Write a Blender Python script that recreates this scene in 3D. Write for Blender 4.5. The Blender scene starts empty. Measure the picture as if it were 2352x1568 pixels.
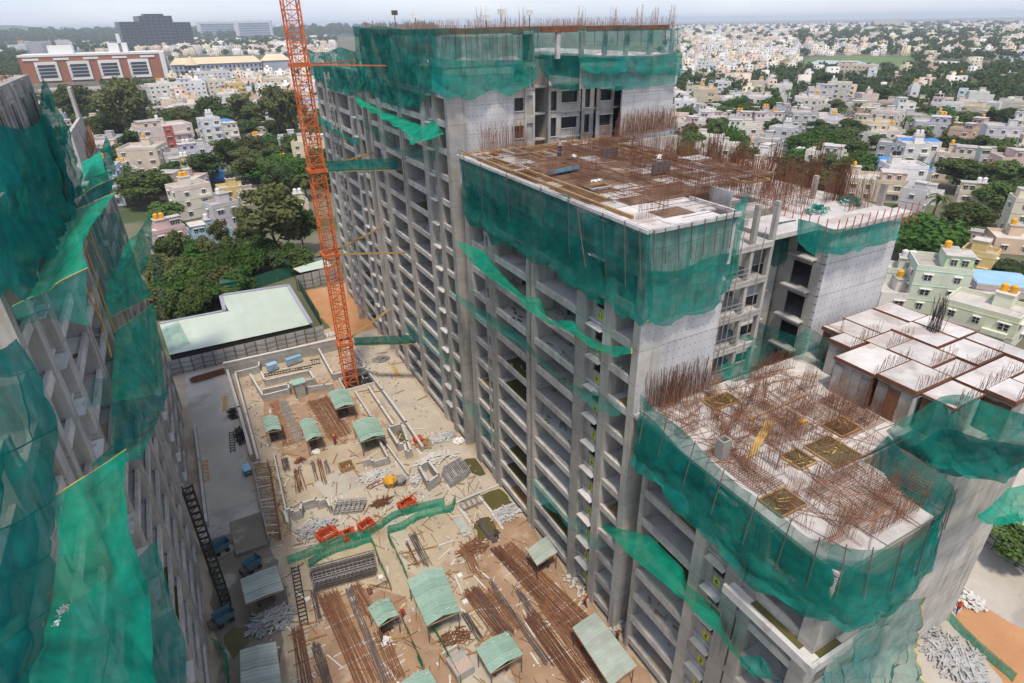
import bpy, math, random
import numpy as np
from mathutils import Vector, Matrix, noise as mnoise

# ------------------------------------------------------------------ camera, sky, sun, exposure
sc = bpy.context.scene
COL = sc.collection
F_PX, PITCH, ROLL, TH, CXP, CYP, CAMH = 1395.17, 0.483952, -0.0161386, -0.492521, 1176.0, 784.0, 53.0
_f = np.array([0, math.cos(PITCH), -math.sin(PITCH)]); _x = np.array([1.0, 0, 0]); _u = np.cross(_x, _f)
_x2 = math.cos(ROLL)*_x + math.sin(ROLL)*_u
_u2 = -math.sin(ROLL)*_x + math.cos(ROLL)*_u
_B = np.array([[math.cos(TH), -math.sin(TH), 0], [math.sin(TH), math.cos(TH), 0], [0, 0, 1]])
FW, XR, UP = _B@_f, _B@_x2, _B@_u2
CAM = np.array([0, 0, CAMH])
cam = bpy.data.cameras.new('camera'); camo = bpy.data.objects.new('camera', cam); COL.objects.link(camo)
cam.sensor_width = 36.0; cam.lens = F_PX/2352*36; cam.clip_start = 0.5; cam.clip_end = 40000
camo.matrix_world = Matrix(((XR[0], UP[0], -FW[0], 0), (XR[1], UP[1], -FW[1], 0), (XR[2], UP[2], -FW[2], CAMH), (0, 0, 0, 1)))
sc.camera = camo

SUN_DIR = Vector((-0.17, -0.39, 0.90)).normalized()
world = bpy.data.worlds.new('World'); sc.world = world; world.use_nodes = True
nt = world.node_tree; nt.nodes.clear()
wo = nt.nodes.new('ShaderNodeOutputWorld'); b1 = nt.nodes.new('ShaderNodeBackground'); b2 = nt.nodes.new('ShaderNodeBackground')
sky = nt.nodes.new('ShaderNodeTexSky'); sky.sky_type = 'NISHITA'; sky.sun_disc = False
sky.sun_elevation = math.asin(SUN_DIR.z); sky.sun_rotation = math.atan2(SUN_DIR.x, SUN_DIR.y)
sky.air_density = 1.0; sky.dust_density = 1.5; sky.altitude = 900
nt.links.new(sky.outputs[0], b1.inputs[0]); b1.inputs[1].default_value = 0.06
# the even veil of thin high cloud that covers the whole sky
tc = nt.nodes.new('ShaderNodeTexCoord'); nz = nt.nodes.new('ShaderNodeTexNoise'); nz.inputs['Scale'].default_value = 2.4; nz.inputs['Detail'].default_value = 5
mp = nt.nodes.new('ShaderNodeMapping'); mp.inputs['Scale'].default_value = (1, 1, 4)
nt.links.new(tc.outputs['Generated'], mp.inputs[0]); nt.links.new(mp.outputs[0], nz.inputs['Vector'])
mx = nt.nodes.new('ShaderNodeMix'); mx.data_type = 'RGBA'
mx.inputs['A'].default_value = (0.52, 0.585, 0.81, 1); mx.inputs['B'].default_value = (0.80, 0.82, 0.93, 1)
cr_ = nt.nodes.new('ShaderNodeMapRange'); cr_.inputs[1].default_value = .38; cr_.inputs[2].default_value = .66; nt.links.new(nz.outputs[0], cr_.inputs[0]); nt.links.new(cr_.outputs[0], mx.inputs['Factor']); nt.links.new(mx.outputs['Result'], b2.inputs[0]); b2.inputs[1].default_value = 0.67
ad = nt.nodes.new('ShaderNodeAddShader'); nt.links.new(b1.outputs[0], ad.inputs[0]); nt.links.new(b2.outputs[0], ad.inputs[1]); nt.links.new(ad.outputs[0], wo.inputs[0])
sl = bpy.data.lights.new('sun', 'SUN'); sl.energy = 2.9; sl.angle = math.radians(7); sl.color = (1, 0.89, 0.75)
so = bpy.data.objects.new('sun', sl); COL.objects.link(so); so.rotation_euler = SUN_DIR.to_track_quat('Z', 'Y').to_euler()
sc.view_settings.view_transform = 'Standard'; sc.view_settings.look = 'None'; sc.view_settings.gamma = 1
sc.view_settings.exposure = 0.26
try: sc.view_settings.use_curve_mapping = False
except Exception: pass
sc.cycles.use_denoising = True
sc.cycles.max_bounces = 5; sc.cycles.diffuse_bounces = 3; sc.cycles.glossy_bounces = 2; sc.cycles.transmission_bounces = 3
sc.cycles.transparent_max_bounces = 12; sc.cycles.volume_bounces = 1
sc.cycles.caustics_reflective = False; sc.cycles.caustics_refractive = False
rnd = random.Random(7); HAZE = 1.25e-4

# ------------------------------------------------------------------ placing: a viewing direction cut with a real plane of the place
def _ray(x, y): return FW*F_PX + XR*(x-CXP) - UP*(y-CYP)
def PZ(x, y, z=0.0):
    d = _ray(x, y); p = CAM + d*((z-CAMH)/d[2]); return (float(p[0]), float(p[1]), float(p[2]))
def PX(x, y, X):
    d = _ray(x, y); p = CAM + d*(X/d[0]); return (float(p[0]), float(p[1]), float(p[2]))
def PY(x, y, Y):
    d = _ray(x, y); p = CAM + d*(Y/d[1]); return (float(p[0]), float(p[1]), float(p[2]))
def MPP(p): return float((np.array(p)-CAM)@FW)/F_PX      # metres per unit of view at a point
REG = {'Z1': (1440, 780, 2.6133), 'Z2': (1000, 200, 2.24), 'Z3': (2000, 1500, 2.306), 'Z4': (1700, 400, 1.96), 'Z5': (1500, 0, 3.267), 'r1': (0, 0, 2.138), 'r2': (900, 0, 1.809),
       'r4': (0, 700, 2.613), 'r5': (600, 1000, 2.138), 'r6': (1400, 600, 2.138), 'r7': (2200, 800, 2.198), 'r8': (0, 1300, 1.782), 'rB': (600, 1447, 2.138), 'rC': (1500, 1447, 2.138),
       'rD': (2400, 1500, 2.306), 'r10': (400, 600, 2.24), 'r3': (2100, 0, 2.0103), 'D': (0, 0, 0.71927)}
def S(r, x, y):
    ox, oy, k = REG[r]; return ((ox+x/k)*.71927, (oy+y/k)*.71927)
def G(r, x, y, z=0.0): return PZ(*S(r, x, y), z)

# ------------------------------------------------------------------ materials
MAT = {}
def _nodes(name):
    m = bpy.data.materials.new(name); m.use_nodes = True; m.node_tree.nodes.clear(); return m, m.node_tree
def _noise(n, vec, scale, detail=4, rough=.6, sc3=None):
    if sc3:
        mp = n.nodes.new('ShaderNodeMapping'); mp.inputs['Scale'].default_value = sc3; n.links.new(vec, mp.inputs[0]); vec = mp.outputs[0]
    t = n.nodes.new('ShaderNodeTexNoise'); t.inputs['Scale'].default_value = scale; t.inputs['Detail'].default_value = detail; t.inputs['Roughness'].default_value = rough
    n.links.new(vec, t.inputs['Vector']); return t.outputs[0]
def _ramp(n, v, a, b, lo=0.0, hi=1.0):
    r = n.nodes.new('ShaderNodeMapRange'); r.inputs[1].default_value = a; r.inputs[2].default_value = b; r.inputs[3].default_value = lo; r.inputs[4].default_value = hi
    n.links.new(v, r.inputs[0]); return r.outputs[0]
def _mix(n, fac, a, b, mode='MIX'):
    m = n.nodes.new('ShaderNodeMix'); m.data_type = 'RGBA'; m.blend_type = mode
    for k, s in (('Factor', fac), ('A', a), ('B', b)):
        if isinstance(s, (int, float)): m.inputs[k].default_value = s
        elif isinstance(s, tuple): m.inputs[k].default_value = (*s, 1) if len(s) == 3 else s
        else: n.links.new(s, m.inputs[k])
    return m.outputs['Result']
def surf(name, col, col2=None, scale=.6, rough=.9, streak=0.0, streakcol=(.12, .11, .10), rand=.12, bump=.25, spec=.2, objcol=False, spots=None, vcol=False, metal=0.0, holes=False, patch=None, pours=False):
    """noise-mottled surface in world space: colour, stains, streaks, fine relief"""
    m, n = _nodes(name); L = n.links
    out = n.nodes.new('ShaderNodeOutputMaterial'); p = n.nodes.new('ShaderNodeBsdfPrincipled')
    geo = n.nodes.new('ShaderNodeNewGeometry').outputs['Position']; oi = n.nodes.new('ShaderNodeObjectInfo')
    col2 = col2 or tuple(c*.72 for c in col)
    n1 = _noise(n, geo, scale, 6, .62)
    if objcol or vcol:
        if objcol: src = oi.outputs['Color']
        else:
            a = n.nodes.new('ShaderNodeVertexColor'); a.layer_name = 'Col'; src = a.outputs[0]
        c = _mix(n, _ramp(n, n1, .45, .75, 0, .45), src, _mix(n, 1.0, src, (.62, .58, .52), 'MULTIPLY'))
    else:
        c = _mix(n, _ramp(n, n1, .32, .68), col, col2)
    if patch:
        n3 = _noise(n, geo, patch[0], 5, .55); c = _mix(n, _ramp(n, n3, patch[2], patch[2]+.08, 0, patch[3] if len(patch) > 3 else .85), c, patch[1])
    if patch:
        c = _mix(n, _ramp(n, _noise(n, geo, patch[0]*14, 5, .7), .56, .68, 0, .40), c, tuple(v_*.55 for v_ in col))
    if pours:
        sz = n.nodes.new('ShaderNodeSeparateXYZ'); L.new(geo, sz.inputs[0])
        a_ = n.nodes.new('ShaderNodeMath'); a_.operation = 'MULTIPLY_ADD'; L.new(sz.outputs[2], a_.inputs[0]); a_.inputs[1].default_value = 1/3; a_.inputs[2].default_value = -.36
        fr_ = n.nodes.new('ShaderNodeMath'); fr_.operation = 'FRACT'; L.new(a_.outputs[0], fr_.inputs[0]); fl_ = n.nodes.new('ShaderNodeMath'); fl_.operation = 'FLOOR'; L.new(a_.outputs[0], fl_.inputs[0])
        wn = n.nodes.new('ShaderNodeTexWhiteNoise'); wn.noise_dimensions = '2D'; cb = n.nodes.new('ShaderNodeCombineXYZ'); L.new(fl_.outputs[0], cb.inputs[0]); L.new(oi.outputs['Random'], cb.inputs[1]); L.new(cb.outputs[0], wn.inputs['Vector'])
        c = _mix(n, _ramp(n, wn.outputs[0], 0, 1, 0, .38), c, col2); c = _mix(n, _ramp(n, fr_.outputs[0], .012, .022, .6, 0), c, (.09, .085, .08))
    if streak:
        s = _noise(n, geo, 1.0, 4, .6, (2.2, 2.2, .10)); s2 = _noise(n, geo, 1.0, 3, .6, (.5, .5, .25))
        f = n.nodes.new('ShaderNodeMath'); f.operation = 'MULTIPLY'
        L.new(_ramp(n, s, .48, .72, 0, 1), f.inputs[0]); L.new(_ramp(n, s2, .40, .65, 0, streak), f.inputs[1])
        c = _mix(n, f.outputs[0], c, streakcol)
    if holes:
        sx = n.nodes.new('ShaderNodeSeparateXYZ'); L.new(geo, sx.inputs[0])
        def cell(o, per):
            a = n.nodes.new('ShaderNodeMath'); a.operation = 'DIVIDE'; L.new(o, a.inputs[0]); a.inputs[1].default_value = per
            b = n.nodes.new('ShaderNodeMath'); b.operation = 'FRACT'; L.new(a.outputs[0], b.inputs[0])
            d = n.nodes.new('ShaderNodeMath'); d.operation = 'SUBTRACT'; L.new(b.outputs[0], d.inputs[0]); d.inputs[1].default_value = .5
            e = n.nodes.new('ShaderNodeMath'); e.operation = 'MULTIPLY'; L.new(d.outputs[0], e.inputs[0]); e.inputs[1].default_value = per
            return e.outputs[0]
        cx, cz = cell(sx.outputs[0], .55), cell(sx.outputs[2], .75)
        h = n.nodes.new('ShaderNodeMath'); h.operation = 'POWER'; L.new(cx, h.inputs[0]); h.inputs[1].default_value = 2
        h2 = n.nodes.new('ShaderNodeMath'); h2.operation = 'MULTIPLY_ADD'; L.new(cz, h2.inputs[0]); L.new(cz, h2.inputs[1]); L.new(h.outputs[0], h2.inputs[2])
        c = _mix(n, _ramp(n, h2.outputs[0], .0022, .0045, .75, 0), c, (.10, .09, .09))
        jl = n.nodes.new('ShaderNodeMath'); jl.operation = 'ABSOLUTE'; L.new(cell(sx.outputs[0], .55), jl.inputs[0])
        c = _mix(n, _ramp(n, jl.outputs[0], .255, .27, 0, .09), c, (.2, .19, .19))
    v = n.nodes.new('ShaderNodeHueSaturation'); L.new(c, v.inputs['Color']); L.new(_ramp(n, oi.outputs['Random'], 0, 1, 1-rand, 1+rand), v.inputs['Value'])
    L.new(v.outputs[0], p.inputs['Base Color'])
    p.inputs['Roughness'].default_value = rough; p.inputs['Specular IOR Level'].default_value = spec; p.inputs['Metallic'].default_value = metal
    if bump:
        b = n.nodes.new('ShaderNodeBump'); b.inputs['Strength'].default_value = bump; b.inputs['Distance'].default_value = .05
        L.new(_noise(n, geo, scale*9, 5, .7), b.inputs['Height']); L.new(b.outputs[0], p.inputs['Normal'])
    L.new(p.outputs[0], out.inputs[0]); MAT[name] = m; return m
def netmat(name, col, opac, var=.16):
    """knitted debris net: sewn strips of differing age, seams, dust, small tears"""
    m, n = _nodes(name); L = n.links
    out = n.nodes.new('ShaderNodeOutputMaterial'); geo = n.nodes.new('ShaderNodeNewGeometry').outputs['Position']; oi = n.nodes.new('ShaderNodeObjectInfo'); uv = n.nodes.new('ShaderNodeTexCoord').outputs['UV']
    wob = n.nodes.new('ShaderNodeVectorMath'); wob.operation = 'ADD'; nc = n.nodes.new('ShaderNodeTexNoise'); nc.inputs['Scale'].default_value = .5; L.new(uv, nc.inputs['Vector'])
    sv = n.nodes.new('ShaderNodeVectorMath'); sv.operation = 'SCALE'; sv.inputs['Scale'].default_value = .25; L.new(nc.outputs['Color'], sv.inputs[0]); L.new(uv, wob.inputs[0]); L.new(sv.outputs[0], wob.inputs[1])
    bk = n.nodes.new('ShaderNodeTexBrick'); bk.offset = .37; bk.inputs['Scale'].default_value = 1; bk.inputs['Brick Width'].default_value = 2.9; bk.inputs['Row Height'].default_value = 2.3; bk.inputs['Mortar Size'].default_value = .03; bk.inputs['Mortar Smooth'].default_value = .3
    bk.inputs['Color1'].default_value = (0, 0, 0, 1); bk.inputs['Color2'].default_value = (1, 1, 1, 1); bk.inputs['Mortar'].default_value = (.5, .5, .5, 1); L.new(wob.outputs[0], bk.inputs['Vector'])
    n1 = _noise(n, geo, .55, 6, .65); n2 = _noise(n, uv, 1.0, 5, .6, (2.4, .35, 1))
    c = _mix(n, _ramp(n, n1, .35, .7), tuple(x*.8 for x in col), tuple(min(1, x*1.5+.01) for x in col)); c = _mix(n, bk.outputs['Color'], c, _mix(n, 1.0, c, (.72, .86, 1.0), 'MULTIPLY'))
    c = _mix(n, _ramp(n, n2, .58, .82, 0, .30), c, (.24, .34, .30)); c = _mix(n, _ramp(n, bk.outputs['Fac'], 0, 1, 0, .5), c, tuple(x*.6 for x in col))
    v = n.nodes.new('ShaderNodeHueSaturation'); L.new(c, v.inputs['Color']); L.new(_ramp(n, oi.outputs['Random'], 0, 1, .85, 1.16), v.inputs['Value'])
    d = n.nodes.new('ShaderNodeBsdfDiffuse'); t = n.nodes.new('ShaderNodeBsdfTranslucent'); L.new(v.outputs[0], d.inputs[0]); L.new(v.outputs[0], t.inputs[0])
    m1 = n.nodes.new('ShaderNodeMixShader'); m1.inputs[0].default_value = .42; L.new(d.outputs[0], m1.inputs[1]); L.new(t.outputs[0], m1.inputs[2])
    def add(a, b, op='ADD', clamp=True):
        q = n.nodes.new('ShaderNodeMath'); q.operation = op; q.use_clamp = clamp
        for i_, s_ in enumerate((a, b)):
            if isinstance(s_, (int, float)): q.inputs[i_].default_value = s_
            else: L.new(s_, q.inputs[i_])
        return q.outputs[0]
    op = _ramp(n, _noise(n, geo, .9, 5, .6), .3, .7, opac-var, min(1, opac+var)); op = add(op, _ramp(n, bk.outputs['Color'], 0, 1, -.10, .10)); op = add(op, _ramp(n, bk.outputs['Fac'], 0, 1, 0, .18))
    op = add(op, _ramp(n, _noise(n, uv, 1.1, 4, .6), .70, .74, 1, .05), 'MULTIPLY')
    tr = n.nodes.new('ShaderNodeBsdfTransparent'); m2 = n.nodes.new('ShaderNodeMixShader'); L.new(op, m2.inputs[0]); L.new(tr.outputs[0], m2.inputs[1]); L.new(m1.outputs[0], m2.inputs[2])
    L.new(m2.outputs[0], out.inputs[0]); MAT[name] = m
def leafmat(name, a, b):
    m, n = _nodes(name); L = n.links
    out = n.nodes.new('ShaderNodeOutputMaterial'); geo = n.nodes.new('ShaderNodeNewGeometry').outputs['Position']; oi = n.nodes.new('ShaderNodeObjectInfo')
    c = _mix(n, _ramp(n, _noise(n, geo, .5, 5, .65), .3, .7), a, b)
    v = n.nodes.new('ShaderNodeHueSaturation'); L.new(c, v.inputs['Color']); L.new(_ramp(n, oi.outputs['Random'], 0, 1, .72, 1.3), v.inputs['Value']); L.new(_ramp(n, oi.outputs['Random'], 0, 1, .48, .515), v.inputs['Hue'])
    d = n.nodes.new('ShaderNodeBsdfDiffuse'); t = n.nodes.new('ShaderNodeBsdfTranslucent'); L.new(v.outputs[0], d.inputs[0]); L.new(v.outputs[0], t.inputs[0])
    m1 = n.nodes.new('ShaderNodeMixShader'); m1.inputs[0].default_value = .3; L.new(d.outputs[0], m1.inputs[1]); L.new(t.outputs[0], m1.inputs[2]); L.new(m1.outputs[0], out.inputs[0]); MAT[name] = m

surf('concrete', (.52, .495, .45), (.35, .33, .30), .5, streak=.8, rand=.13, pours=True)
surf('concrete_edge', (.62, .59, .54), (.40, .38, .35), .8, streak=.5, rand=.14)
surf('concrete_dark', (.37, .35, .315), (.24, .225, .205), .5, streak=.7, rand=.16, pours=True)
surf('concrete_pale', (.60, .59, .59), (.44, .43, .43), .45, streak=.5, streakcol=(.25, .22, .20), rand=.05, holes=True)
surf('slab_grey', (.50, .48, .45), (.35, .335, .31), .8, rand=.16, patch=(.9, (.16, .14, .11), .60, .7))
surf('slab_white', (.62, .61, .59), (.47, .46, .44), .5, rand=.10, patch=(.6, (.34, .29, .24), .60, .7))
surf('slab_new', (.66, .63, .60), (.46, .43, .41), .45, rand=.10, patch=(.4, (.38, .31, .27), .54, .65))
surf('block', (.42, .40, .38), (.30, .285, .265), 1.2, rand=.1)
surf('block_cap', (.62, .60, .56), (.48, .46, .43), 1.2, rand=.1)
surf('rust', (.23, .10, .055), (.13, .06, .038), 1.5, rand=.2, rough=.95)
surf('rust_light', (.36, .18, .10), (.21, .10, .06), 1.5, rand=.2, rough=.95)
surf('steel_dark', (.145, .12, .115), (.085, .07, .068), 1.5, rand=.25, rough=.7)
surf('steel_grey', (.38, .375, .37), (.22, .215, .21), 2.0, rand=.2, rough=.6)
surf('alu', (.50, .50, .49), (.30, .30, .295), 1.5, rand=.2, rough=.55)
surf('form_dirty', (.38, .35, .32), (.22, .185, .16), .8, rand=.28, streak=.8, streakcol=(.20, .09, .05))
surf('form_panel', (.55, .54, .53), (.33, .31, .29), 1.0, rand=.22, streak=.4)
surf('ply_brown', (.20, .125, .085), (.12, .075, .05), .7, rand=.22, patch=(.5, (.36, .30, .25), .60, .7))
surf('timber', (.42, .27, .13), (.28, .17, .08), 2.0, rand=.2)
surf('bamboo', (.50, .34, .12), (.36, .23, .08), 2.0, rand=.2)
surf('orange', (.72, .17, .035), (.50, .11, .03), 1.2, rand=.05, rough=.6, spec=.4)
surf('orange_red', (.62, .10, .04), (.42, .07, .03), 1.2, rand=.1, rough=.7)
surf('black', (.025, .025, .027), (.04, .035, .03), 2.0, rand=.2, rough=.6)
surf('blue', (.10, .22, .28), (.07, .14, .18), 1.5, rand=.2, rough=.5, spec=.4)
surf('blue_bright', (.03, .20, .62), (.04, .25, .50), .3, rand=.2, rough=.5)
surf('blue_pale', (.30, .48, .66), (.22, .40, .56), .3, rand=.15, rough=.5)
surf('yellow', (.72, .42, .05), (.6, .33, .04), 2.0, rand=.1, rough=.6)
surf('tank_orange', (.80, .40, .03), (.7, .33, .03), 2.0, rand=.1, rough=.5)
surf('sign_yellow', (.62, .68, .05), (.55, .60, .06), 2.0, rand=.02)
surf('sign_black', (.02, .02, .02), (.03, .03, .03), 2.0, rand=.02)
surf('shed_green', (.32, .48, .395), (.26, .40, .33), .8, rand=.10, rough=.55, spec=.35, patch=(1.2, (.30, .33, .28), .62, .5))
surf('shed_grey', (.42, .48, .43), (.34, .39, .345), .8, rand=.10, rough=.6, spec=.3, patch=(1.0, (.36, .30, .24), .62, .5))
surf('roof_pale', (.50, .57, .47), (.44, .50, .42), .12, rand=.03, rough=.5, spec=.35, bump=.05)
surf('gutter', (.34, .34, .40), (.28, .28, .34), .5, rand=.05)
surf('fence_grey', (.42, .43, .43), (.33, .335, .335), .35, rand=.14, streak=.45, rough=.65)
surf('fence_green', (.035, .15, .095), (.025, .10, .07), .5, rand=.08, rough=.6)
surf('white_paint', (.78, .77, .75), (.66, .65, .62), 1.0, rand=.06)
surf('wall', (.6, .6, .6), None, .35, objcol=True, rand=.05, streak=.35, streakcol=(.28, .26, .24))
surf('terrace', (.55, .52, .47), (.38, .35, .32), .25, rand=.2, patch=(.3, (.26, .22, .19), .60, .6))
surf('glass', (.035, .04, .045), (.02, .022, .025), 1.0, rand=.2, rough=.25, spec=.5)
surf('far_wall', (.6, .6, .6), None, .1, vcol=True, rand=.0, bump=0)
surf('brick', (.36, .15, .09), (.30, .12, .075), .12, rand=.04, bump=.05)
surf('office_dark', (.045, .05, .065), (.03, .033, .045), .05, rand=.1, rough=.3, spec=.5)
surf('office_blue', (.20, .25, .31), (.15, .19, .24), .05, rand=.1, rough=.3, spec=.4)
surf('office_white', (.62, .63, .65), (.54, .55, .58), .05, rand=.05)
surf('cream_roof', (.66, .54, .36), (.58, .48, .34), .05, rand=.05)
surf('grey_block', (.40, .42, .47), (.35, .37, .42), .08, rand=.05)
surf('trunk', (.13, .10, .07), (.08, .06, .045), 2.0, rand=.2)
surf('cloth_red', (.60, .04, .03), (.45, .03, .03), 3.0, rand=.1)
surf('cloth_blue', (.05, .07, .14), (.04, .05, .1), 3.0, rand=.1)
surf('cloth_pale', (.55, .42, .36), (.45, .35, .3), 3.0, rand=.1)
surf('skin', (.16, .085, .05), (.13, .07, .045), 3.0, rand=.05)
surf('helmet', (.75, .5, .04), (.7, .45, .04), 3.0, rand=.05)
surf('ground_city', (.22, .185, .135), (.075, .10, .045), .012, rough=.95, rand=0, patch=(.03, (.055, .085, .03), .52, .9))
surf('sand', (.50, .415, .305), (.40, .32, .225), .35, rough=.95, rand=0, patch=(.16, (.33, .235, .16), .56, .7), bump=.6)
surf('sand_pale', (.52, .46, .37), (.43, .37, .285), .3, rough=.95, rand=0, patch=(.16, (.40, .36, .31), .55, .8), bump=.5)
surf('road_conc', (.50, .46, .39), (.40, .365, .31), .22, rough=.9, rand=0, patch=(.14, (.30, .275, .24), .56, .75), bump=.4)
surf('mud', (.24, .205, .16), (.165, .14, .11), .25, rough=.8, rand=0, patch=(.22, (.40, .37, .32), .58, .8))
surf('red_soil', (.50, .27, .13), (.42, .21, .10), .25, rough=.95, rand=0, patch=(.2, (.42, .36, .28), .60, .7))
surf('soil_pink', (.40, .265, .17), (.30, .195, .125), .4, rough=.95, rand=0, patch=(.3, (.50, .40, .29), .55, .7), bump=.6)
surf('pond', (.12, .105, .035), (.085, .08, .03), .3, rough=.18, spec=.5, rand=.1, bump=0)
surf('lake', (.30, .35, .36), (.22, .28, .25), .01, rough=.12, spec=.5, rand=0, bump=0)
surf('marsh', (.14, .20, .07), (.10, .15, .055), .015, rand=0)
surf('hill', (.07, .11, .06), (.05, .085, .05), .004, rand=0)
surf('asphalt', (.16, .16, .165), (.12, .12, .125), .1, rand=0)
surf('rope', (.62, .44, .08), (.5, .34, .06), 3.0, rand=.1)
netmat('net', (.008, .245, .182), .72); netmat('net_thin', (.014, .255, .195), .48, .14); netmat('net_dense', (.006, .18, .14), .84, .08); netmat('net_mid', (.010, .25, .188), .60, .12)
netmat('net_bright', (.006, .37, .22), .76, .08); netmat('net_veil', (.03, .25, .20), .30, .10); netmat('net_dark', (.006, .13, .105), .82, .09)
leafmat('leaf', (.07, .115, .035), (.13, .17, .055)); leafmat('leaf_dark', (.05, .085, .03), (.09, .13, .048)); leafmat('leaf_olive', (.10, .12, .045), (.17, .175, .07))
leafmat('leaf_bright', (.05, .12, .025), (.09, .17, .04)); leafmat('leaf_brown', (.13, .10, .04), (.10, .11, .04))

# ------------------------------------------------------------------ mesh helpers
class MB:
    def __init__(self): self.v = []; self.f = []; self.mi = []; self.m = 0
    def box(self, x0, y0, z0, x1, y1, z1):
        i = len(self.v)
        self.v += [(x0, y0, z0), (x1, y0, z0), (x1, y1, z0), (x0, y1, z0), (x0, y0, z1), (x1, y0, z1), (x1, y1, z1), (x0, y1, z1)]
        self.f += [(i, i+3, i+2, i+1), (i+4, i+5, i+6, i+7), (i, i+1, i+5, i+4), (i+1, i+2, i+6, i+5), (i+2, i+3, i+7, i+6), (i+3, i, i+4, i+7)]
        self.mi += [self.m]*6; return self
    def bar(self, p, q, w, h=None):
        """square bar from p to q"""
        h = h or w; p, q = Vector(p), Vector(q); d = q-p
        if d.length < 1e-5: return self
        d.normalize(); up = Vector((0, 0, 1)) if abs(d.z) < .95 else Vector((1, 0, 0))
        a = d.cross(up).normalized()*w/2; b = a.normalized().cross(d)*h/2; i = len(self.v)
        for c in (p, q): self.v += [tuple(c-a-b), tuple(c+a-b), tuple(c+a+b), tuple(c-a+b)]
        self.f += [(i, i+1, i+2, i+3), (i+7, i+6, i+5, i+4), (i, i+4, i+5, i+1), (i+1, i+5, i+6, i+2), (i+2, i+6, i+7, i+3), (i+3, i+7, i+4, i)]
        self.mi += [self.m]*6; return self
    def rod(self, p, q, r):
        """three-sided thin rod without caps"""
        p, q = Vector(p), Vector(q); d = (q-p)
        if d.length < 1e-5: return self
        d.normalize(); up = Vector((0, 0, 1)) if abs(d.z) < .9 else Vector((1, 0, 0)); a = d.cross(up).normalized(); b = a.cross(d); i = len(self.v)
        for c in (p, q):
            for k in range(3):
                t = k*2.0944; self.v.append(tuple(c+(a*math.cos(t)+b*math.sin(t))*r))
        self.f += [(i, i+1, i+4, i+3), (i+1, i+2, i+5, i+4), (i+2, i, i+3, i+5)]; self.mi += [self.m]*3; return self
    def cyl(self, p, q, r0, r1=None, n=8, cap=True):
        r1 = r0 if r1 is None else r1; p, q = Vector(p), Vector(q); d = (q-p).normalized(); up = Vector((0, 0, 1)) if abs(d.z) < .9 else Vector((1, 0, 0)); a = d.cross(up).normalized(); b = a.cross(d); i = len(self.v)
        for c, r in ((p, r0), (q, r1)):
            for k in range(n):
                t = k*2*math.pi/n; self.v.append(tuple(c+(a*math.cos(t)+b*math.sin(t))*r))
        for k in range(n): self.f.append((i+k, i+(k+1) % n, i+n+(k+1) % n, i+n+k)); self.mi.append(self.m)
        if cap: self.f += [tuple(i+n-1-k for k in range(n)), tuple(i+n+k for k in range(n))]; self.mi += [self.m]*2
        return self
    def poly(self, pts):
        i = len(self.v); self.v += [tuple(p) for p in pts]; self.f.append(tuple(range(i, i+len(pts)))); self.mi.append(self.m); return self
    def mesh(self, name, mats):
        me = bpy.data.meshes.new(name); me.from_pydata(self.v, [], self.f)
        for k in ([mats] if isinstance(mats, str) else mats): me.materials.append(MAT[k])
        if not isinstance(mats, str): me.polygons.foreach_set('material_index', self.mi)
        me.update(); return me
    def build(self, name, mats, parent=None, loc=None, smooth=False):
        me = self.mesh(name, mats); o = bpy.data.objects.new(name, me); COL.objects.link(o)
        if smooth: me.polygons.foreach_set('use_smooth', [True]*len(me.polygons))
        if loc: o.location = loc
        if parent: o.parent = parent
        return o
def npmesh(name, v, f, mats, cols=None):
    """big mesh from numpy arrays of quads"""
    me = bpy.data.meshes.new(name); v = np.asarray(v, np.float32); f = np.asarray(f, np.int32); k = f.shape[1]
    me.vertices.add(len(v)); me.vertices.foreach_set('co', v.ravel()); me.loops.add(f.size); me.loops.foreach_set('vertex_index', f.ravel())
    me.polygons.add(len(f)); me.polygons.foreach_set('loop_start', np.arange(0, f.size, k, dtype=np.int32)); me.update(calc_edges=True); me.validate()
    for m in ([mats] if isinstance(mats, str) else mats): me.materials.append(MAT[m])
    if cols is not None:
        a = me.color_attributes.new('Col', 'FLOAT_COLOR', 'POINT'); a.data.foreach_set('color', np.asarray(cols, np.float32).ravel())
    return me
def link(name, me, parent=None, loc=None):
    o = bpy.data.objects.new(name, me); COL.objects.link(o)
    if loc: o.location = loc
    if parent: o.parent = parent
    return o
def empty(name, loc=(0, 0, 0), rz=0.0):
    o = bpy.data.objects.new(name, None); COL.objects.link(o); o.location = loc; o.rotation_euler = (0, 0, rz); o.empty_display_size = .5; return o
def tag(o, label=None, cat=None, group=None, kind=None):
    if label: o['label'] = label
    if cat: o['category'] = cat
    if group: o['group'] = group
    if kind: o['kind'] = kind
    return o
_unit = {}
def part(name, mat, parent, x0, y0, z0, x1, y1, z1):
    """a box-shaped piece that shares one unit mesh per material; coordinates are in the parent's frame"""
    me = _unit.get(mat)
    if me is None: me = _unit[mat] = MB().box(-.5, -.5, -.5, .5, .5, .5).mesh('piece_'+mat, mat)
    o = bpy.data.objects.new(name, me); COL.objects.link(o)
    o.location = ((x0+x1)/2, (y0+y1)/2, (z0+z1)/2); o.scale = (abs(x1-x0), abs(y1-y0), abs(z1-z0))
    if parent: o.parent = parent
    return o
def copy_tree(o, parent=None):
    c = o.copy(); COL.objects.link(c); c.parent = parent
    for ch in list(o.children): copy_tree(ch, c)
    return c
def under(child, p):
    """hang a sub-part on a part that is a scaled unit piece, without inheriting its scale"""
    child.parent = p; child.matrix_parent_inverse = (Matrix.Translation(p.location) @ Matrix.Diagonal((*p.scale, 1))).inverted(); return child
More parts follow.
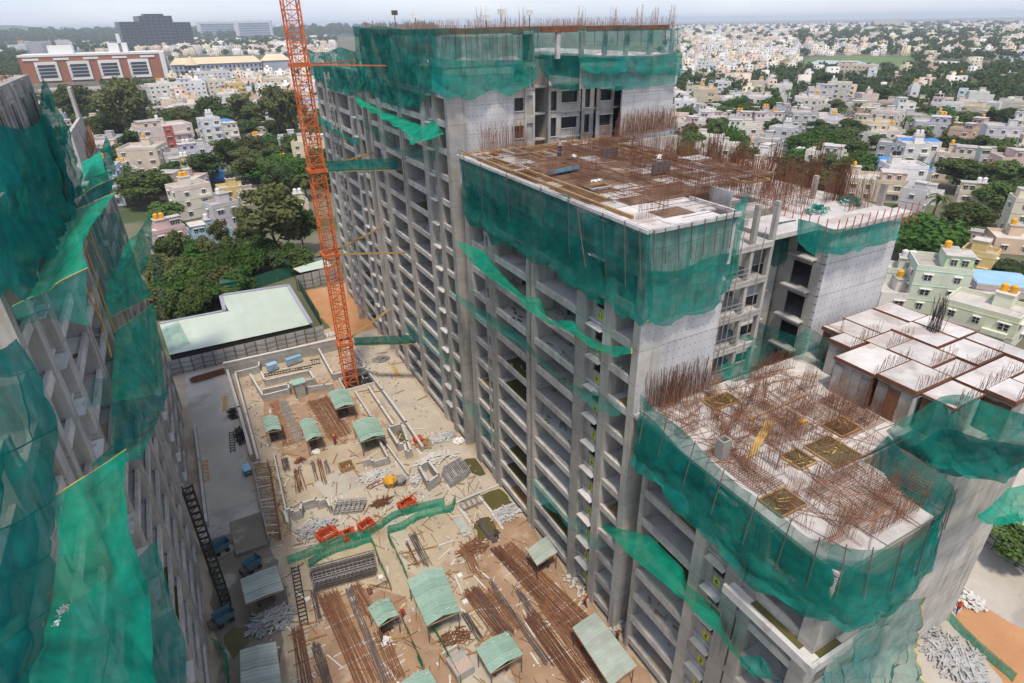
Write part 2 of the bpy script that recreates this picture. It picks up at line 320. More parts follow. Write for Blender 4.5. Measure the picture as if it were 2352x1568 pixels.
ORD = 'first second third fourth fifth sixth seventh eighth ninth tenth eleventh twelfth thirteenth fourteenth fifteenth sixteenth seventeenth eighteenth nineteenth twentieth'.split()
ORD += ['twenty-'+w for w in ORD[:9]]+['thirtieth']+['thirty-'+w for w in ORD[:9]]+['fortieth']+['forty-'+w for w in ORD[:9]]
def nz3(x, y, z): return mnoise.noise(Vector((x, y, z)))
# ================================================================== the setting: ground sheets
def sheet(name, mat, pts, z, kind='structure', fray=.55):
    P = []      # the rim of a laid surface is never straight: small sheets get a frayed outline
    for a, b in zip(pts, list(pts[1:])+[pts[0]]):
        L = math.hypot(b[0]-a[0], b[1]-a[1]); n = 1 if L > 900 or not fray else max(1, int(L/.8))
        for i in range(n):
            t = i/n; x, y = a[0]+(b[0]-a[0])*t, a[1]+(b[1]-a[1])*t; P.append((x+fray*(nz3(x*.6, y*.6, 3)+.5*nz3(x*2, y*2, 5)), y+fray*(nz3(x*.6, y*.6, 8)+.5*nz3(x*2, y*2, 9)), z))
    o = MB().poly(P).build(name, mat); o['kind'] = kind; return o
sheet('ground', 'ground_city', [(-16000, -16000), (16000, -16000), (16000, 16000), (-16000, 16000)], -.06)
sheet('courtyard_ground', 'sand', [(-9, -20), (30, -20), (30, 112), (-9, 112)], 0)
sheet('road_beside_podium', 'road_conc', [(-7.0, 57), (-1.1, 57), (-.6, 80), (-.5, 106.5), (-7.0, 106.5)], .006)
sheet('road_behind_podium', 'sand_pale', [(20.5, 58), (26.6, 58), (26.6, 112), (19.5, 112)], .007)
sheet('mud_patch', 'mud', [(-7.6, 40), (-3.2, 41), (-.3, 49), (-.6, 57.4), (-1.0, 60.5), (-4.4, 60.2), (-7.2, 59)], .011)
sheet('stained_ground', 'soil_pink', [(15.5, 20), (27, 20), (27, 48), (23.5, 50), (19, 47), (17, 38)], .008)
sheet('podium_soil', 'soil_pink', [(4.2, 92.5), (8.5, 94), (13, 92), (16.6, 85), (16.3, 78), (13.8, 73.5), (9.5, 74), (6.0, 72), (3.3, 76), (2.2, 84)], .013)
sheet('yard_soil', 'soil_pink', [(1.5, 47.5), (7.5, 47.5), (10.8, 44), (11.6, 34), (11.8, 27), (2, 27), (-.5, 38)], .010)
sheet('cement_stain', 'road_conc', [(6, 66.5), (10, 68), (13, 65.8), (12, 63.5), (7.5, 63)], .015)
sheet('red_soil_ground', 'red_soil', [(19.5, 107), (30, 107), (30, 134), (18, 134)], .011)
sheet('side_yard_ground', 'road_conc', [(44, -30), (140, -30), (100, 34), (58, 34), (58, 25), (44, 20)], .004)
sheet('side_yard_soil', 'red_soil', [PZ(2190, 1420), PZ(2230, 1370), PZ(2300, 1420), PZ(2420, 1480), PZ(2480, 1600), PZ(2330, 1600)], .012)
sheet('work_deck', 'sand_pale', [(12.0, 26), (16.2, 26), (14.8, 44), (13.9, 53.4), (11.8, 53.4), (12.4, 40)], .012)
sheet('slurry_apron', 'sand_pale', [(1.5, 55.5), (14, 54.6), (26.5, 55), (26.5, 64), (14, 66), (3, 63)], .009)

# ================================================================== towers under construction
def wall_with_hole(root, mat, axis, c, t, a0, a1, z0, z1, h0, h1, hz0, hz1, name='wall_panel'):
    """wall in a plane at c (thickness t) with an opening; axis 'x': the plane is X=c and a runs along Y"""
    def B(p0, p1, q0, q1):
        if p1-p0 < .02 or q1-q0 < .02: return
        if axis == 'x': part(name, mat, root, c, p0, q0, c+t, p1, q1)
        else: part(name, mat, root, p0, c, q0, p1, c+t, q1)
    B(a0, h0, z0, z1); B(h1, a1, z0, z1); B(h0, h1, z0, hz0); B(h0, h1, hz1, z1)
_digits = {}
def sign(root, n, x, y, z, nx):
    """yellow floor-number plate on a wall whose outside is in direction nx along X"""
    pl = part('floor_number', 'sign_yellow', root, x, y-.30, z-.33, x+nx*.03, y+.30, z+.33)
    me = _digits.get(n)
    if me is None:
        cu = bpy.data.curves.new('digits', 'FONT'); cu.body = str(n); cu.size = .62; cu.extrude = .01; cu.align_x = 'CENTER'; cu.align_y = 'CENTER'
        cu.materials.append(MAT['sign_black']); t = bpy.data.objects.new('digits', cu); COL.objects.link(t)
        bpy.context.view_layer.update(); me = _digits[n] = bpy.data.meshes.new_from_object(t.evaluated_get(bpy.context.evaluated_depsgraph_get())); bpy.data.objects.remove(t); bpy.data.curves.remove(cu)
    t = under(link('digits', me, root, (x+nx*.045, y, z)), pl); t.rotation_euler = (math.pi/2, 0, -math.pi/2 if nx < 0 else math.pi/2)
def facade(root, X, n, bays, zs, ztop, seed, signs=True, zbase=0.0, first=1, depth=10.0):
    """one long face of a tower; n is the outward direction along X (-1 or 1); bays run along Y"""
    r = random.Random(seed); inn = -n
    def bx(name, mat, d0, d1, y0, y1, z0, z1):
        a, b = X+inn*d0, X+inn*d1
        return part(name, mat, root, min(a, b), y0, z0, max(a, b), y1, z1)
    ya, yb = bays[0][1], bays[-1][2]
    for k, z in enumerate(zs):
        bx('floor_slab', r.choice(['slab_grey', 'slab_grey', 'slab_white']), .35, depth, ya+.05, yb-.05, z-.17, z)
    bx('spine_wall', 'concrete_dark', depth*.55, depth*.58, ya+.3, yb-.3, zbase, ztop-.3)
    for kind, y0, y1 in bays:
        if kind == 'col':
            bx('column', 'concrete', 0, 2.3, y0, y1, zbase-.05, ztop)
        elif kind == 'twin':
            w = (y1-y0)*.32
            bx('column', 'concrete', 0, 2.3, y0, y0+w, zbase-.05, ztop); bx('column', 'concrete', 0, 2.3, y1-w, y1, zbase-.05, ztop)
            for z in zs: bx('edge_beam', 'concrete', .25, .45, y0+w, y1-w, z-.55, z+.1)
        elif kind == 'pier':
            ym = y0+(y1-y0)*.52
            bx('column', 'concrete', 0, 2.3, y0, ym, zbase-.05, ztop)
            for z in zs:
                bx('edge_beam', 'concrete', .1, .35, ym, y1, z-1.15, z+.55); bx('wall_panel', 'concrete', .15, .32, ym+(y1-ym)*.72, y1, z+.55, z+1.85)
        elif kind == 'balc':
            w = y1-y0
            for k, z in enumerate(zs):
                zt = zs[k+1] if k+1 < len(zs) else ztop
                bx('edge_beam', 'concrete_edge', .12, .36, y0, y1, z-.42, z+.24)
                h0, h1 = y0+w*r.uniform(.25, .35), y0+w*r.uniform(.6, .75)
                a, b = X+inn*2.35, X+inn*2.5
                for p0, p1, q0, q1 in ((y0, h0, z, zt-.17), (h1, y1, z, zt-.17), (h0, h1, z+2.1, zt-.17)):
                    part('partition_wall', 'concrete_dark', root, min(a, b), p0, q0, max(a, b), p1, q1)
                u = r.random()
                if u < .18 and w > 4: bx('standing_water', 'pond', .40, 2.2, y0+.2, y0+w*r.uniform(.7, .97), z+.01, z+.03)
                elif u < .40 and w > 4:
                    yy = y0+r.uniform(.2, .5)*w; bx('parapet_form', 'steel_grey', .30, .75, y0+.1, yy, z+.24, z+.34)
                elif u < .55: bx('screed', r.choice(['slab_white', 'timber', 'sand']), .40, 2.2, y0+.1, y0+w*r.uniform(.4, .9), z+.01, z+.04)
                if r.random() < .35 and w > 2.5:
                    m = MB()
                    for _ in range(r.randint(3, 8)):
                        yy = r.uniform(y0+.3, y1-.8); xx = X+inn*r.uniform(.5, 1.9); a_ = r.uniform(0, 3.1); l = r.uniform(.3, .9)
                        m.bar((xx-l*.4*math.cos(a_), yy-l*math.sin(a_)*.6, z+.08), (xx+l*.4*math.cos(a_), yy+l*math.sin(a_)*.6, z+.08+r.uniform(0, .1)), r.uniform(.06, .22), .08)
                    m.build('debris', r.choice(['steel_grey', 'timber', 'alu', 'concrete_dark', 'rust']), root)
        elif kind == 'win':
            w = y1-y0
            for k, z in enumerate(zs):
                zt = zs[k+1] if k+1 < len(zs) else ztop
                h0, h1 = y0+w*.18, y0+w*.72
                a, b = X+inn*.55, X+inn*.70; lo = min(a, b)
                wall_with_hole(root, 'concrete', 'x', lo, .15, y0, y1, z-.2, zt-.2, h0, h1, z+1.15, z+2.55)
                bx('sunshade', 'slab_white', -.28, .55, y0+.05, y0+w*.85, z+2.62, z+2.72)
                bx('window_pane', 'glass', .95, 1.0, h0, h1, z+1.15, z+2.55)
                if signs: sign(root, first+k, X+inn*.55, y0+w*.45, z+.48, n)
def shift(b, d): return [(k, y0+d, y1+d) for k, y0, y1 in b]
BAYS = [('col', 30.4, 31.2), ('balc', 31.2, 33.9), ('col', 33.9, 34.9), ('win', 34.9, 37.3), ('col', 37.3, 38.7), ('balc', 38.7, 45.8), ('twin', 45.8, 47.25), ('balc', 47.25, 54.1), ('pier', 54.1, 56.6), ('balc', 56.6, 59.8), ('col', 59.8, 61.0)]
DBAYS = [('col', 12.4, 13.5), ('balc', 13.5, 16.9), ('col', 16.9, 17.8), ('balc', 17.8, 18.0), ('col', 18.0, 19.4), ('win', 19.4, 21.5), ('col', 21.5, 22.5), ('balc', 22.5, 28.3), ('col', 28.3, 28.6)]
FZ = [1.2+3*k for k in range(17)]

def end_wall(root, y, x0, x1, z0, z1, mat='concrete_pale', t=.3):
    """blank cast end wall facing -Y, one panel for each pour, joints recessed"""
    z = z0; k = 0
    while z < z1-.1:
        zz = min(z+3.0, z1); part('wall_panel', mat, root, x0, y+(.0 if k % 2 else .015), z, x1, y+t, zz-.035); z = zz; k += 1
    part('wall_core', 'concrete_dark', root, x0+.1, y+.06, z0, x1-.1, y+t+.05, z1-.1)
def end_windows(root, y, x0, x1, zs, w0, w1, h0=.95, h1=2.3, mat='concrete', shade=True):
    for z in zs:
        wall_with_hole(root, mat, 'y', y, .18, x0, x1, z-.2, z+2.8, w0, w1, z+h0, z+h1)
        part('window_pane', 'glass', root, w0, y+.30, z+h0, w1, y+.34, z+h1)
        if shade: part('sunshade', 'slab_white', root, w0-.15, y-.45, z+h1+.03, w1+.15, y, z+h1+.12)
        part('window_sill', 'slab_white', root, w0-.05, y-.08, z+h0-.08, w1+.05, y, z+h0-.002)
def slabs(root, x0, x1, y0, y1, zs, mat='slab_grey'):
    for z in zs: part('floor_slab', mat, root, x0, y0, z-.17, x1, y1, z)

# ---- tower C: the middle one with the open formwork roof; its right wing is one floor lower
TC = empty('unfinished_tower', (0, 0, 0)); tag(TC, 'grey concrete frame tower with rust brown formwork deck on its roof', 'building', 'towers under construction')
facade(TC, 27.0, -1, BAYS, FZ[:13], 39.6, 11, depth=8.0)
end_wall(TC, 30.4, 27.02, 35.0, 22.2, 39.9)
# ---- recess with landings between the wings, and the windows of the inner wall
for z in FZ[7:13]:
    part('landing', 'slab_grey', TC, 35.2, 31.2, z-.17, 40.5, 36.0, z); part('edge_beam', 'concrete', TC, 35.3, 31.0, z-.4, 40.5, 31.2, z+.1)
    part('landing', 'slab_grey', TC, 40.6, 35.2, z-.17, 47.0, 38.0, z)
for x in (35.05, 38.2, 40.4): part('column', 'concrete', TC, x, 31.1, 20, x+.35, 31.5, 40.4)
part('lift_shaft', 'concrete_dark', TC, 36.6, 32.6, 20, 37.8, 34.6, 40.6)
part('shaft_form', 'form_panel', TC, 36.5, 32.4, 38.2, 36.6, 34.6, 41.4)
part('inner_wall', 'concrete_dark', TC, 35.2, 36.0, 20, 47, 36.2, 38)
end_windows(TC, 35.0, 41.0, 46.9, FZ[7:12], 42.6, 45.6)
part('column', 'concrete', TC, 41.0, 34.6, 20, 41.5, 35.0, 38)
m = MB()
for x in (35.6, 36.2, 36.8, 39.2):
    m.cyl((x, 30.95, 20), (x+.05, 30.95, 38.6), .035, n=5)
m.build('drain_pipes', 'steel_grey', TC)
for z in FZ[8:12]:
    m = MB()
    for dz in (.4, .8, 1.2): m.bar((35.3, 31.0, z+dz), (38.3, 31.0, z+dz), .04)
    m.build('railing', 'steel_grey', TC)
end_wall(TC, 30.4, 47.0, 56.6, 22.2, 36.9)
for z in FZ[7:12]:      # flank of the right wing with its dark openings
    wall_with_hole(TC, 'concrete', 'x', 47.0, .2, 30.7, 35.0, z-.2, z+2.8, 31.6, 33.6, z+.3, z+2.5); part('landing', 'slab_white', TC, 46.3, 31.3, z+.1, 47.0, 34.0, z+.25)
part('flank_wall', 'concrete', TC, 56.4, 30.7, 0, 56.6, 60, 36.9)
slabs(TC, 47.2, 56.4, 30.7, 60, FZ[8:12]); part('floor_slab', 'slab_new', TC, 41.0, 31.6, 37.0, 56.9, 60.5, 37.4); part('floor_slab', 'slab_new', TC, 46.6, 30.1, 37.05, 57.3, 31.6, 37.42)
part('wall_panel', 'concrete', TC, 27.3, 60.7, 0, 57, 61.0, 40); part('column', 'form_dirty', TC, 53.4, 37.5, 37.4, 53.8, 37.9, 39.6); part('column', 'form_dirty', TC, 56.5, 32.6, 37.4, 56.9, 33.1, 39.4); part('column', 'form_dirty', TC, 49.7, 45.5, 37.4, 50.1, 45.9, 40.4)

# ---- tower B1: the tall far one, and B2 beyond it
TB = empty('unfinished_tower', (0, 0, 0)); tag(TB, 'tallest grey concrete frame tower, upper floors wrapped in green net, behind crane', 'building', 'towers under construction')
facade(TB, 27.0, -1, shift(BAYS, 33.8), FZ[:16], 52.0, 12, depth=8.0, first=1)
end_wall(TB, 64.2, 27.02, 35.1, 30, 52.0); end_windows(TB, 64.3, 35.1, 37.9, FZ[11:16], 35.3, 36.5, .8, 2.2, shade=False)
for z in FZ[11:16]: wall_with_hole(TB, 'concrete', 'y', 64.1, .25, 36.6, 37.9, z-.2, z+2.8, 36.8, 37.6, z+.2, z+2.4)
part('inner_wall', 'concrete_dark', TB, 37.8, 64.4, 25, 38.0, 75, 52); part('inner_wall', 'concrete_dark', TB, 38, 72, 25, 41, 72.2, 49); part('inner_wall', 'concrete', TB, 41.0, 66.4, 25, 41.2, 73, 49)
end_windows(TB, 66.4, 41.0, 43.0, FZ[11:15], 41.5, 42.3, .2, 2.4, shade=False); end_windows(TB, 67.0, 43.0, 46.2, FZ[11:15], 43.3, 45.7); end_windows(TB, 66.6, 46.2, 48.0, FZ[11:15], 46.6, 47.4, .2, 2.4, shade=False); end_windows(TB, 66.0, 48.0, 50.6, FZ[11:15], 48.5, 50.2)
end_wall(TB, 64.3, 50.6, 58.9, 30, 48.9); part('flank_wall', 'concrete', TB, 58.7, 64.6, 0, 58.9, 94, 48.9)
for x in (41.2, 44.5, 47.8, 51.0, 54.6, 58.2): part('column', 'form_panel', TB, x, 64.9, 49.2, x+.5, 65.3, 51.9)
slabs(TB, 35, 58.6, 66.8, 94, FZ[10:16]); part('floor_slab', 'slab_new', TB, 50, 64.5, 48.9, 58.8, 94, 49.2); part('floor_slab', 'slab_grey', TB, 27.3, 64.6, 51.8, 38.0, 94, 52.1); part('wall_panel', 'concrete', TB, 27.3, 94.5, 0, 58.8, 94.8, 48.9)
TB2 = empty('unfinished_tower', (0, 0, 0)); tag(TB2, 'farthest grey concrete frame tower, lower netted top, seen just right of crane mast', 'building', 'towers under construction')
facade(TB2, 27.0, -1, shift(BAYS, 66.6), FZ[:15], 46.9, 13, depth=8.0)
part('wall_panel', 'concrete', TB2, 27.3, 97.1, 0, 58, 97.4, 46.5); part('wall_panel', 'concrete', TB2, 27.2, 127.5, 0, 58, 127.8, 46.5); part('floor_slab', 'slab_grey', TB2, 27.2, 97.2, 46.6, 58, 127.4, 46.9)
for z in (48.2,):
    for y in (102, 110, 119): part('column', 'concrete', TB2, 27.6, y, 46.9, 28.6, y+1.4, z)

# ---- tower D: the near, lowest one, its bare roof slab full of bars
TD = empty('unfinished_tower', (0, 0, 0)); tag(TD, 'lowest and nearest grey frame tower, white roof slab bristling with bars', 'building', 'towers under construction')
facade(TD, 27.0, -1, DBAYS, FZ[:8], 25.2, 14, depth=9.0)
part('roof_slab', 'slab_new', TD, 27.0, 12.4, 25.35, 37.2, 30.35, 25.62); part('roof_slab', 'slab_new', TD, 37.2, 18.4, 25.35, 57.0, 30.35, 25.60)
end_wall(TD, 12.4, 28.2, 36.9, 0, 25.2, 'concrete'); part('flank_wall', 'concrete', TD, 36.7, 12.7, 0, 37.0, 18.4, 25.2); part('flank_wall', 'concrete', TD, 37.0, 18.2, 0, 44, 18.4, 25.2)
# terrace with a raised kerb at the near corner, a tank of brown water on it
part('terrace_slab', 'slab_white', TD, 25.9, 11.6, 18.45, 32.0, 18.6, 18.72); part('kerb', 'slab_white', TD, 25.9, 11.6, 18.72, 26.15, 18.6, 19.15); part('kerb', 'slab_white', TD, 26.15, 11.6, 18.72, 32.0, 11.85, 19.15)
part('standing_water', 'pond', TD, 26.6, 13.0, 18.73, 27.4, 16.8, 18.78); part('standing_water', 'pond', TD, 27.2, 12.0, 18.73, 29.2, 13.2, 18.78)
# right wing of D, a floor higher: separate cast slabs parted by upturned form edges
end_wall(TD, 15.2, 43.6, 57.0, 0, 25.4, 'concrete'); part('flank_wall', 'concrete_pale', TD, 43.5, 15.4, 0, 43.8, 30.3, 25.4); part('flank_wall', 'concrete_pale', TD, 56.8, 15.4, 0, 57.0, 30.3, 25.4)
part('floor_slab', 'slab_grey', TD, 43.6, 15.4, 25.2, 57.0, 18.4, 25.58)
RAISED = [(43.1, 21.9, 47.6, 25.2), (43.3, 18.8, 47.5, 21.7), (43.8, 16.4, 47.5, 18.6), (47.8, 20.4, 51.1, 23.8), (47.9, 18.8, 51.0, 20.2), (47.9, 14.6, 51.0, 16.5), (47.9, 16.7, 54.9, 18.6), (51.4, 18.9, 55.0, 21.8), (45.3, 25.5, 47.2, 27.4), (47.4, 26.0, 50.1, 29.3), (46.9, 27.6, 47.3, 29.2), (47.8, 24.0, 51.5, 25.8), (51.4, 22.0, 54.2, 25.8), (50.3, 26.0, 54.2, 29.5), (54.4, 26.0, 56.9, 29.4), (54.5, 22.0, 57.0, 25.8), (51.2, 14.4, 56.5, 16.5), (55.2, 16.8, 57.0, 21.8)]
for i, (x0, y0, x1, y1) in enumerate(RAISED):
    dz = (0, .1, -.12, .05, -.06, .12, -.1)[i % 7]
    part('roof_slab', 'slab_new', TD, x0, y0, 28.45, x1, y1, 28.80+dz)
    part('room_wall', 'form_dirty', TD, x0+.12, y0+.12, 25.6, x1-.05, y0+.25, 28.45); part('room_wall', 'form_dirty', TD, x0+.12, y0+.25, 25.6, x0+.25, y1-.05, 28.45)
    nn = max(1, int((x1-x0)/.75)); mm = max(1, int((y1-y0)/.75)); rr_ = random.Random(i)
    for j in range(nn): part('form_panel', rr_.choice(['form_dirty', 'form_panel', 'form_dirty', 'rust']), TD, x0+.08+(x1-x0-.1)*j/nn, y0+.04, 25.6, x0+.04+(x1-x0-.1)*(j+1)/nn, y0+.12, 28.3+rr_.uniform(-.3, .12))
    for j in range(mm): part('form_panel', rr_.choice(['form_dirty', 'form_panel', 'form_dirty', 'rust']), TD, x0+.04, y0+.14+(y1-y0-.2)*j/mm, 25.6, x0+.12, y0+.1+(y1-y0-.2)*(j+1)/mm, 28.3+rr_.uniform(-.3, .12))
    for a in ((x0-.09, y0-.08, x0-.02, y1+.08), (x0-.02, y0-.09, x1+.02, y0-.02), (x1+.02, y0-.09, x1+.08, y1+.08)):
        part('form_edge', 'rust', TD, a[0], a[1], 28.55, a[2], a[3], 28.82+dz)

# ---- tower A on the left: seen at a grazing angle behind its nets
TA = empty('unfinished_tower', (0, 0, 0)); tag(TA, 'near grey frame tower at the left edge, draped in dark green nets', 'building', 'towers under construction')
facade(TA, -8.0, 1, shift(BAYS, 1.5), FZ[:15], 46.2, 21, depth=9.0)
facade(TA, -8.0, 1, [('col', 12, 13), ('balc', 13, 16), ('twin', 16, 17.4), ('balc', 17.4, 24), ('pier', 24, 26.5), ('balc', 26.5, 30), ('col', 30, 31.2)], FZ[:13], 39.5, 22, depth=9.0, signs=False)
part('floor_slab', 'slab_grey', TA, -17, 31.2, 46.0, -8.2, 62.4, 46.3)
TA2 = empty('unfinished_tower', (0, 0, 0)); tag(TA2, 'grey frame tower left of the courtyard road, behind the netted left tower', 'building', 'towers under construction')
facade(TA2, -8.0, 1, shift(BAYS, 35.3), FZ[:13], 39.6, 23, depth=9.0, signs=False)
part('floor_slab', 'slab_grey', TA2, -17, 65.8, 39.5, -8.3, 96, 39.8); part('wall_panel', 'concrete', TA2, -17, 96.1, 0, -8.2, 96.3, 39.5)
part('wall_panel', 'concrete', TA2, -8.6, 76.0, 39.8, -8.3, 91, 44.0); part('wall_panel', 'concrete', TA2, -8.65, 88.5, 39.8, -8.35, 90.6, 47.2)
# the unfinished block walls and starter bars on top of A
for (x0, y0, x1, y1, z1) in ((-9.0, 41, -8.2, 62, 50.0), (-16, 61.5, -9, 62.2, 50.0), (-14, 45, -13.7, 61, 49.3), (-16, 40.9, -9, 41.2, 48.6)):
    part('block_wall', 'form_panel' if x0 < -12 else 'concrete_dark', TA, x0, y0, 46.3, x1, y1, z1)
for k, y in enumerate((44, 48.5, 53, 57.5)):
    part('wall_form', 'form_dirty', TA, -8.9, y, 46.4, -8.1, y+1.0, 49.9); part('window_frame', 'steel_grey', TA, -8.18, y+1.6, 47.0, -8.08, y+2.9, 49.0); part('window_pane', 'glass', TA, -8.12, y+1.75, 47.1, -8.03, y+2.75, 48.9)
# ================================================================== nets
def _res(pl, n):
    pl = [Vector(p) for p in pl]; out = []
    for i in range(n):
        t = i/(n-1)*(len(pl)-1); k = min(int(t), len(pl)-2); f = t-k
        p0 = pl[max(k-1, 0)]; p1 = pl[k]; p2 = pl[k+1]; p3 = pl[min(k+2, len(pl)-1)]
        lin = p1.lerp(p2, f)
        cat = .5*((2*p1)+(p2-p0)*f+(2*p0-5*p1+4*p2-p3)*f*f+(3*p1-p0-3*p2+p3)*f**3)
        out.append(lin.lerp(cat, .55))
    return out
def net(label, rows, mat, nu=60, nv=18, bulge=.25, wav=.22, ragged=.35, seed=0, group=None, rope=(), name='safety_net', cat='net', fold=.12, sag=0.0, poles=0):
    """cloth sheet from polylines listed top to bottom; puckered, bulging between its ties, ragged at the hem"""
    nu, nv = int(nu*1.5), int(nv*1.5); R = [_res(r, nu) for r in rows]; root = empty(name, R[0][0]); o0 = Vector(R[0][0])
    V = []
    for j in range(nv):
        t = j/(nv-1)*(len(R)-1); k = min(int(t), len(R)-2); f = t-k; v = j/(nv-1)
        for i in range(nu):
            p = R[k][i].lerp(R[k+1][i], f); V.append(p)
    N = []
    for j in range(nv):
        for i in range(nu):
            a = V[j*nu+min(i+1, nu-1)]-V[j*nu+max(i-1, 0)]; b = V[min(j+1, nv-1)*nu+i]-V[max(j-1, 0)*nu+i]; c = a.cross(b)
            N.append(c.normalized() if c.length > 1e-6 else Vector((0, 0, 1)))
    Lr = sum((R[0][i+1]-R[0][i]).length for i in range(nu-1)); Hr = sum((R[j+1][nu//2]-R[j][nu//2]).length for j in range(len(R)-1)); nsc = max(1, round(Lr/4.2)); scal = min(.9, .16*Hr)
    W = []
    for j in range(nv):
        v = j/(nv-1)
        for i in range(nu):
            p, n = V[j*nu+i], N[j*nu+i]; u = i/(nu-1)
            cr = 1-abs(nz3(p.x*.30+p.z*.42+seed, p.y*.30-p.z*.25, seed*1.7)); cr2 = 1-abs(nz3(p.x*.5-p.z*.55, p.y*.5+p.z*.6+seed, 4.4))
            d = bulge*math.sin(math.pi*min(1, v*1.02))*(.6+.4*nz3(u*6, seed, 1)) + wav*nz3(p.x*.35+seed, p.y*.35, p.z*.35)*(.35+.65*v) + fold*(.8*nz3(p.x*1.1+seed*3, p.y*1.1, p.z*.2)+1.0*(cr**5-.3)+.6*(cr2**6-.25))*(.35+.65*v)
            q = p + n*d
            if ragged >= .15 and v > .55: q.z += scal*(1-abs(math.sin(u*nsc*math.pi+.5*nz3(u*9, seed, 2))))*((v-.55)/.45)**2 * (.5+.8*abs(nz3(u*nsc*.7, seed, 6)))
            if j == nv-1 or j == nv-2: q.z += ragged*(nz3(p.x*.4+9, p.y*.4, seed)*1.1+nz3(p.x*1.3, p.y*1.3, seed+4)*.5)*(1 if j == nv-1 else .6)
            if sag: q.z -= sag*math.sin(math.pi*u)*math.sin(math.pi*v)
            W.append(q-o0)
    F = [(j*nu+i, j*nu+i+1, (j+1)*nu+i+1, (j+1)*nu+i) for j in range(nv-1) for i in range(nu-1)]
    me = bpy.data.meshes.new('netting'); me.from_pydata([tuple(w) for w in W], [], F); me.materials.append(MAT[mat]); me.polygons.foreach_set('use_smooth', [True]*len(F))
    ul = me.uv_layers.new(name='UVMap'); ul.data.foreach_set('uv', [c_ for f_ in F for i_ in f_ for c_ in ((i_ % nu)/(nu-1)*Lr+seed*1.37, -(i_//nu)/(nv-1)*Hr+seed*.71)])
    link('netting', me, root)
    def edge(idx, r, mt, nm):
        m = MB()
        for a, b in zip(idx[:-1], idx[1:]): m.rod(W[a], W[b], r)
        m.build(nm, mt, root)
    for e in rope:
        if e == 'top': edge(list(range(0, nu, 2)), .025, 'rope', 'edge_rope')
        if e == 'bottom': edge(list(range((nv-1)*nu, nv*nu, 2)), .025, 'rope', 'edge_rope')
        if e == 'left': edge([j*nu for j in range(nv)], .04, 'rope', 'edge_rope')
        if e == 'right': edge([j*nu+nu-1 for j in range(nv)], .04, 'rope', 'edge_rope')
        if e == 'pole_left': MB().cyl(W[0], W[(nv-1)*nu], .055, n=6).build('support_pole', 'bamboo', root)
        if e == 'pole_right': MB().cyl(W[nu-1], W[nv*nu-1], .055, n=6).build('support_pole', 'bamboo', root)
    for k in range(poles):
        i = int((k+.5)/poles*nu); a, b = V[i]-o0, V[(nv-1)*nu+i]-o0; n = N[i]*.12
        MB().cyl(a-n+Vector((0, 0, .3)), a.lerp(b, .62)-n, .035, n=5).build('net_pole', 'steel_dark', root)
    tag(root, label, cat, group); return root
NETGRP = 'green debris nets'
def fx(pts, X, r='D'): return [PX(*S(r, *p), X) if r != 'D' else PX(*p, X) for p in pts]
def fy(pts, Y, r='D'): return [PY(*S(r, *p), Y) if r != 'D' else PY(*p, Y) for p in pts]
# --- tower C
net('long green net over the top floors of the brown-roofed tower, courtyard side', [
    fx([(1052, 352), (1085, 372), (1120, 388), (1180, 408), (1255, 437), (1308, 452), (1322, 482), (1375, 495), (1428, 508), (1452, 530), (1492, 540)], 26.55),
    fx([(1056, 430), (1090, 460), (1130, 482), (1190, 505), (1260, 540), (1312, 570), (1330, 590), (1380, 610), (1430, 625), (1458, 640), (1493, 650)], 26.5),
    fx([(1064, 500), (1092, 530), (1125, 552), (1190, 580), (1252, 615), (1312, 660), (1355, 690), (1392, 705), (1430, 735), (1460, 745), (1492, 752)], 26.4)], 'net', 130, 26, .3, .3, .5, 3, NETGRP, poles=9)
net('second darker layer of green net low on the brown-roofed tower, courtyard side', [
    fx([(1062, 420), (1120, 455), (1190, 490), (1260, 530), (1320, 575), (1380, 610)], 26.35), fx([(1068, 495), (1122, 535), (1190, 575), (1255, 610), (1320, 665), (1385, 690)], 26.1)], 'net_thin', 90, 14, .35, .35, .4, 5, NETGRP)
net('pale see-through green net over the near end wall of the brown-roofed tower', [
    fy([(1490, 540), (1560, 525), (1640, 505), (1690, 490)], 30.0), fy([(1489, 650), (1560, 640), (1630, 625), (1672, 610)], 29.95)], 'net_thin', 60, 16, .15, .15, .15, 8, NETGRP, poles=8)
net('green net hem hanging across the pale end wall of the brown-roofed tower', [
    fy([(1489, 622), (1560, 622), (1630, 590), (1676, 580)], 29.9), fy([(1487, 752), (1540, 745), (1600, 728), (1655, 702)], 29.7)], 'net', 60, 14, .25, .25, .3, 9, NETGRP)
net('narrow green net strip at the right corner of the brown-roofed tower', [
    fy([(1690, 470), (1722, 443)], 30.2), fy([(1655, 690), (1690, 640)], 30.2)], 'net', 14, 18, .2, .2, .2, 10, NETGRP)
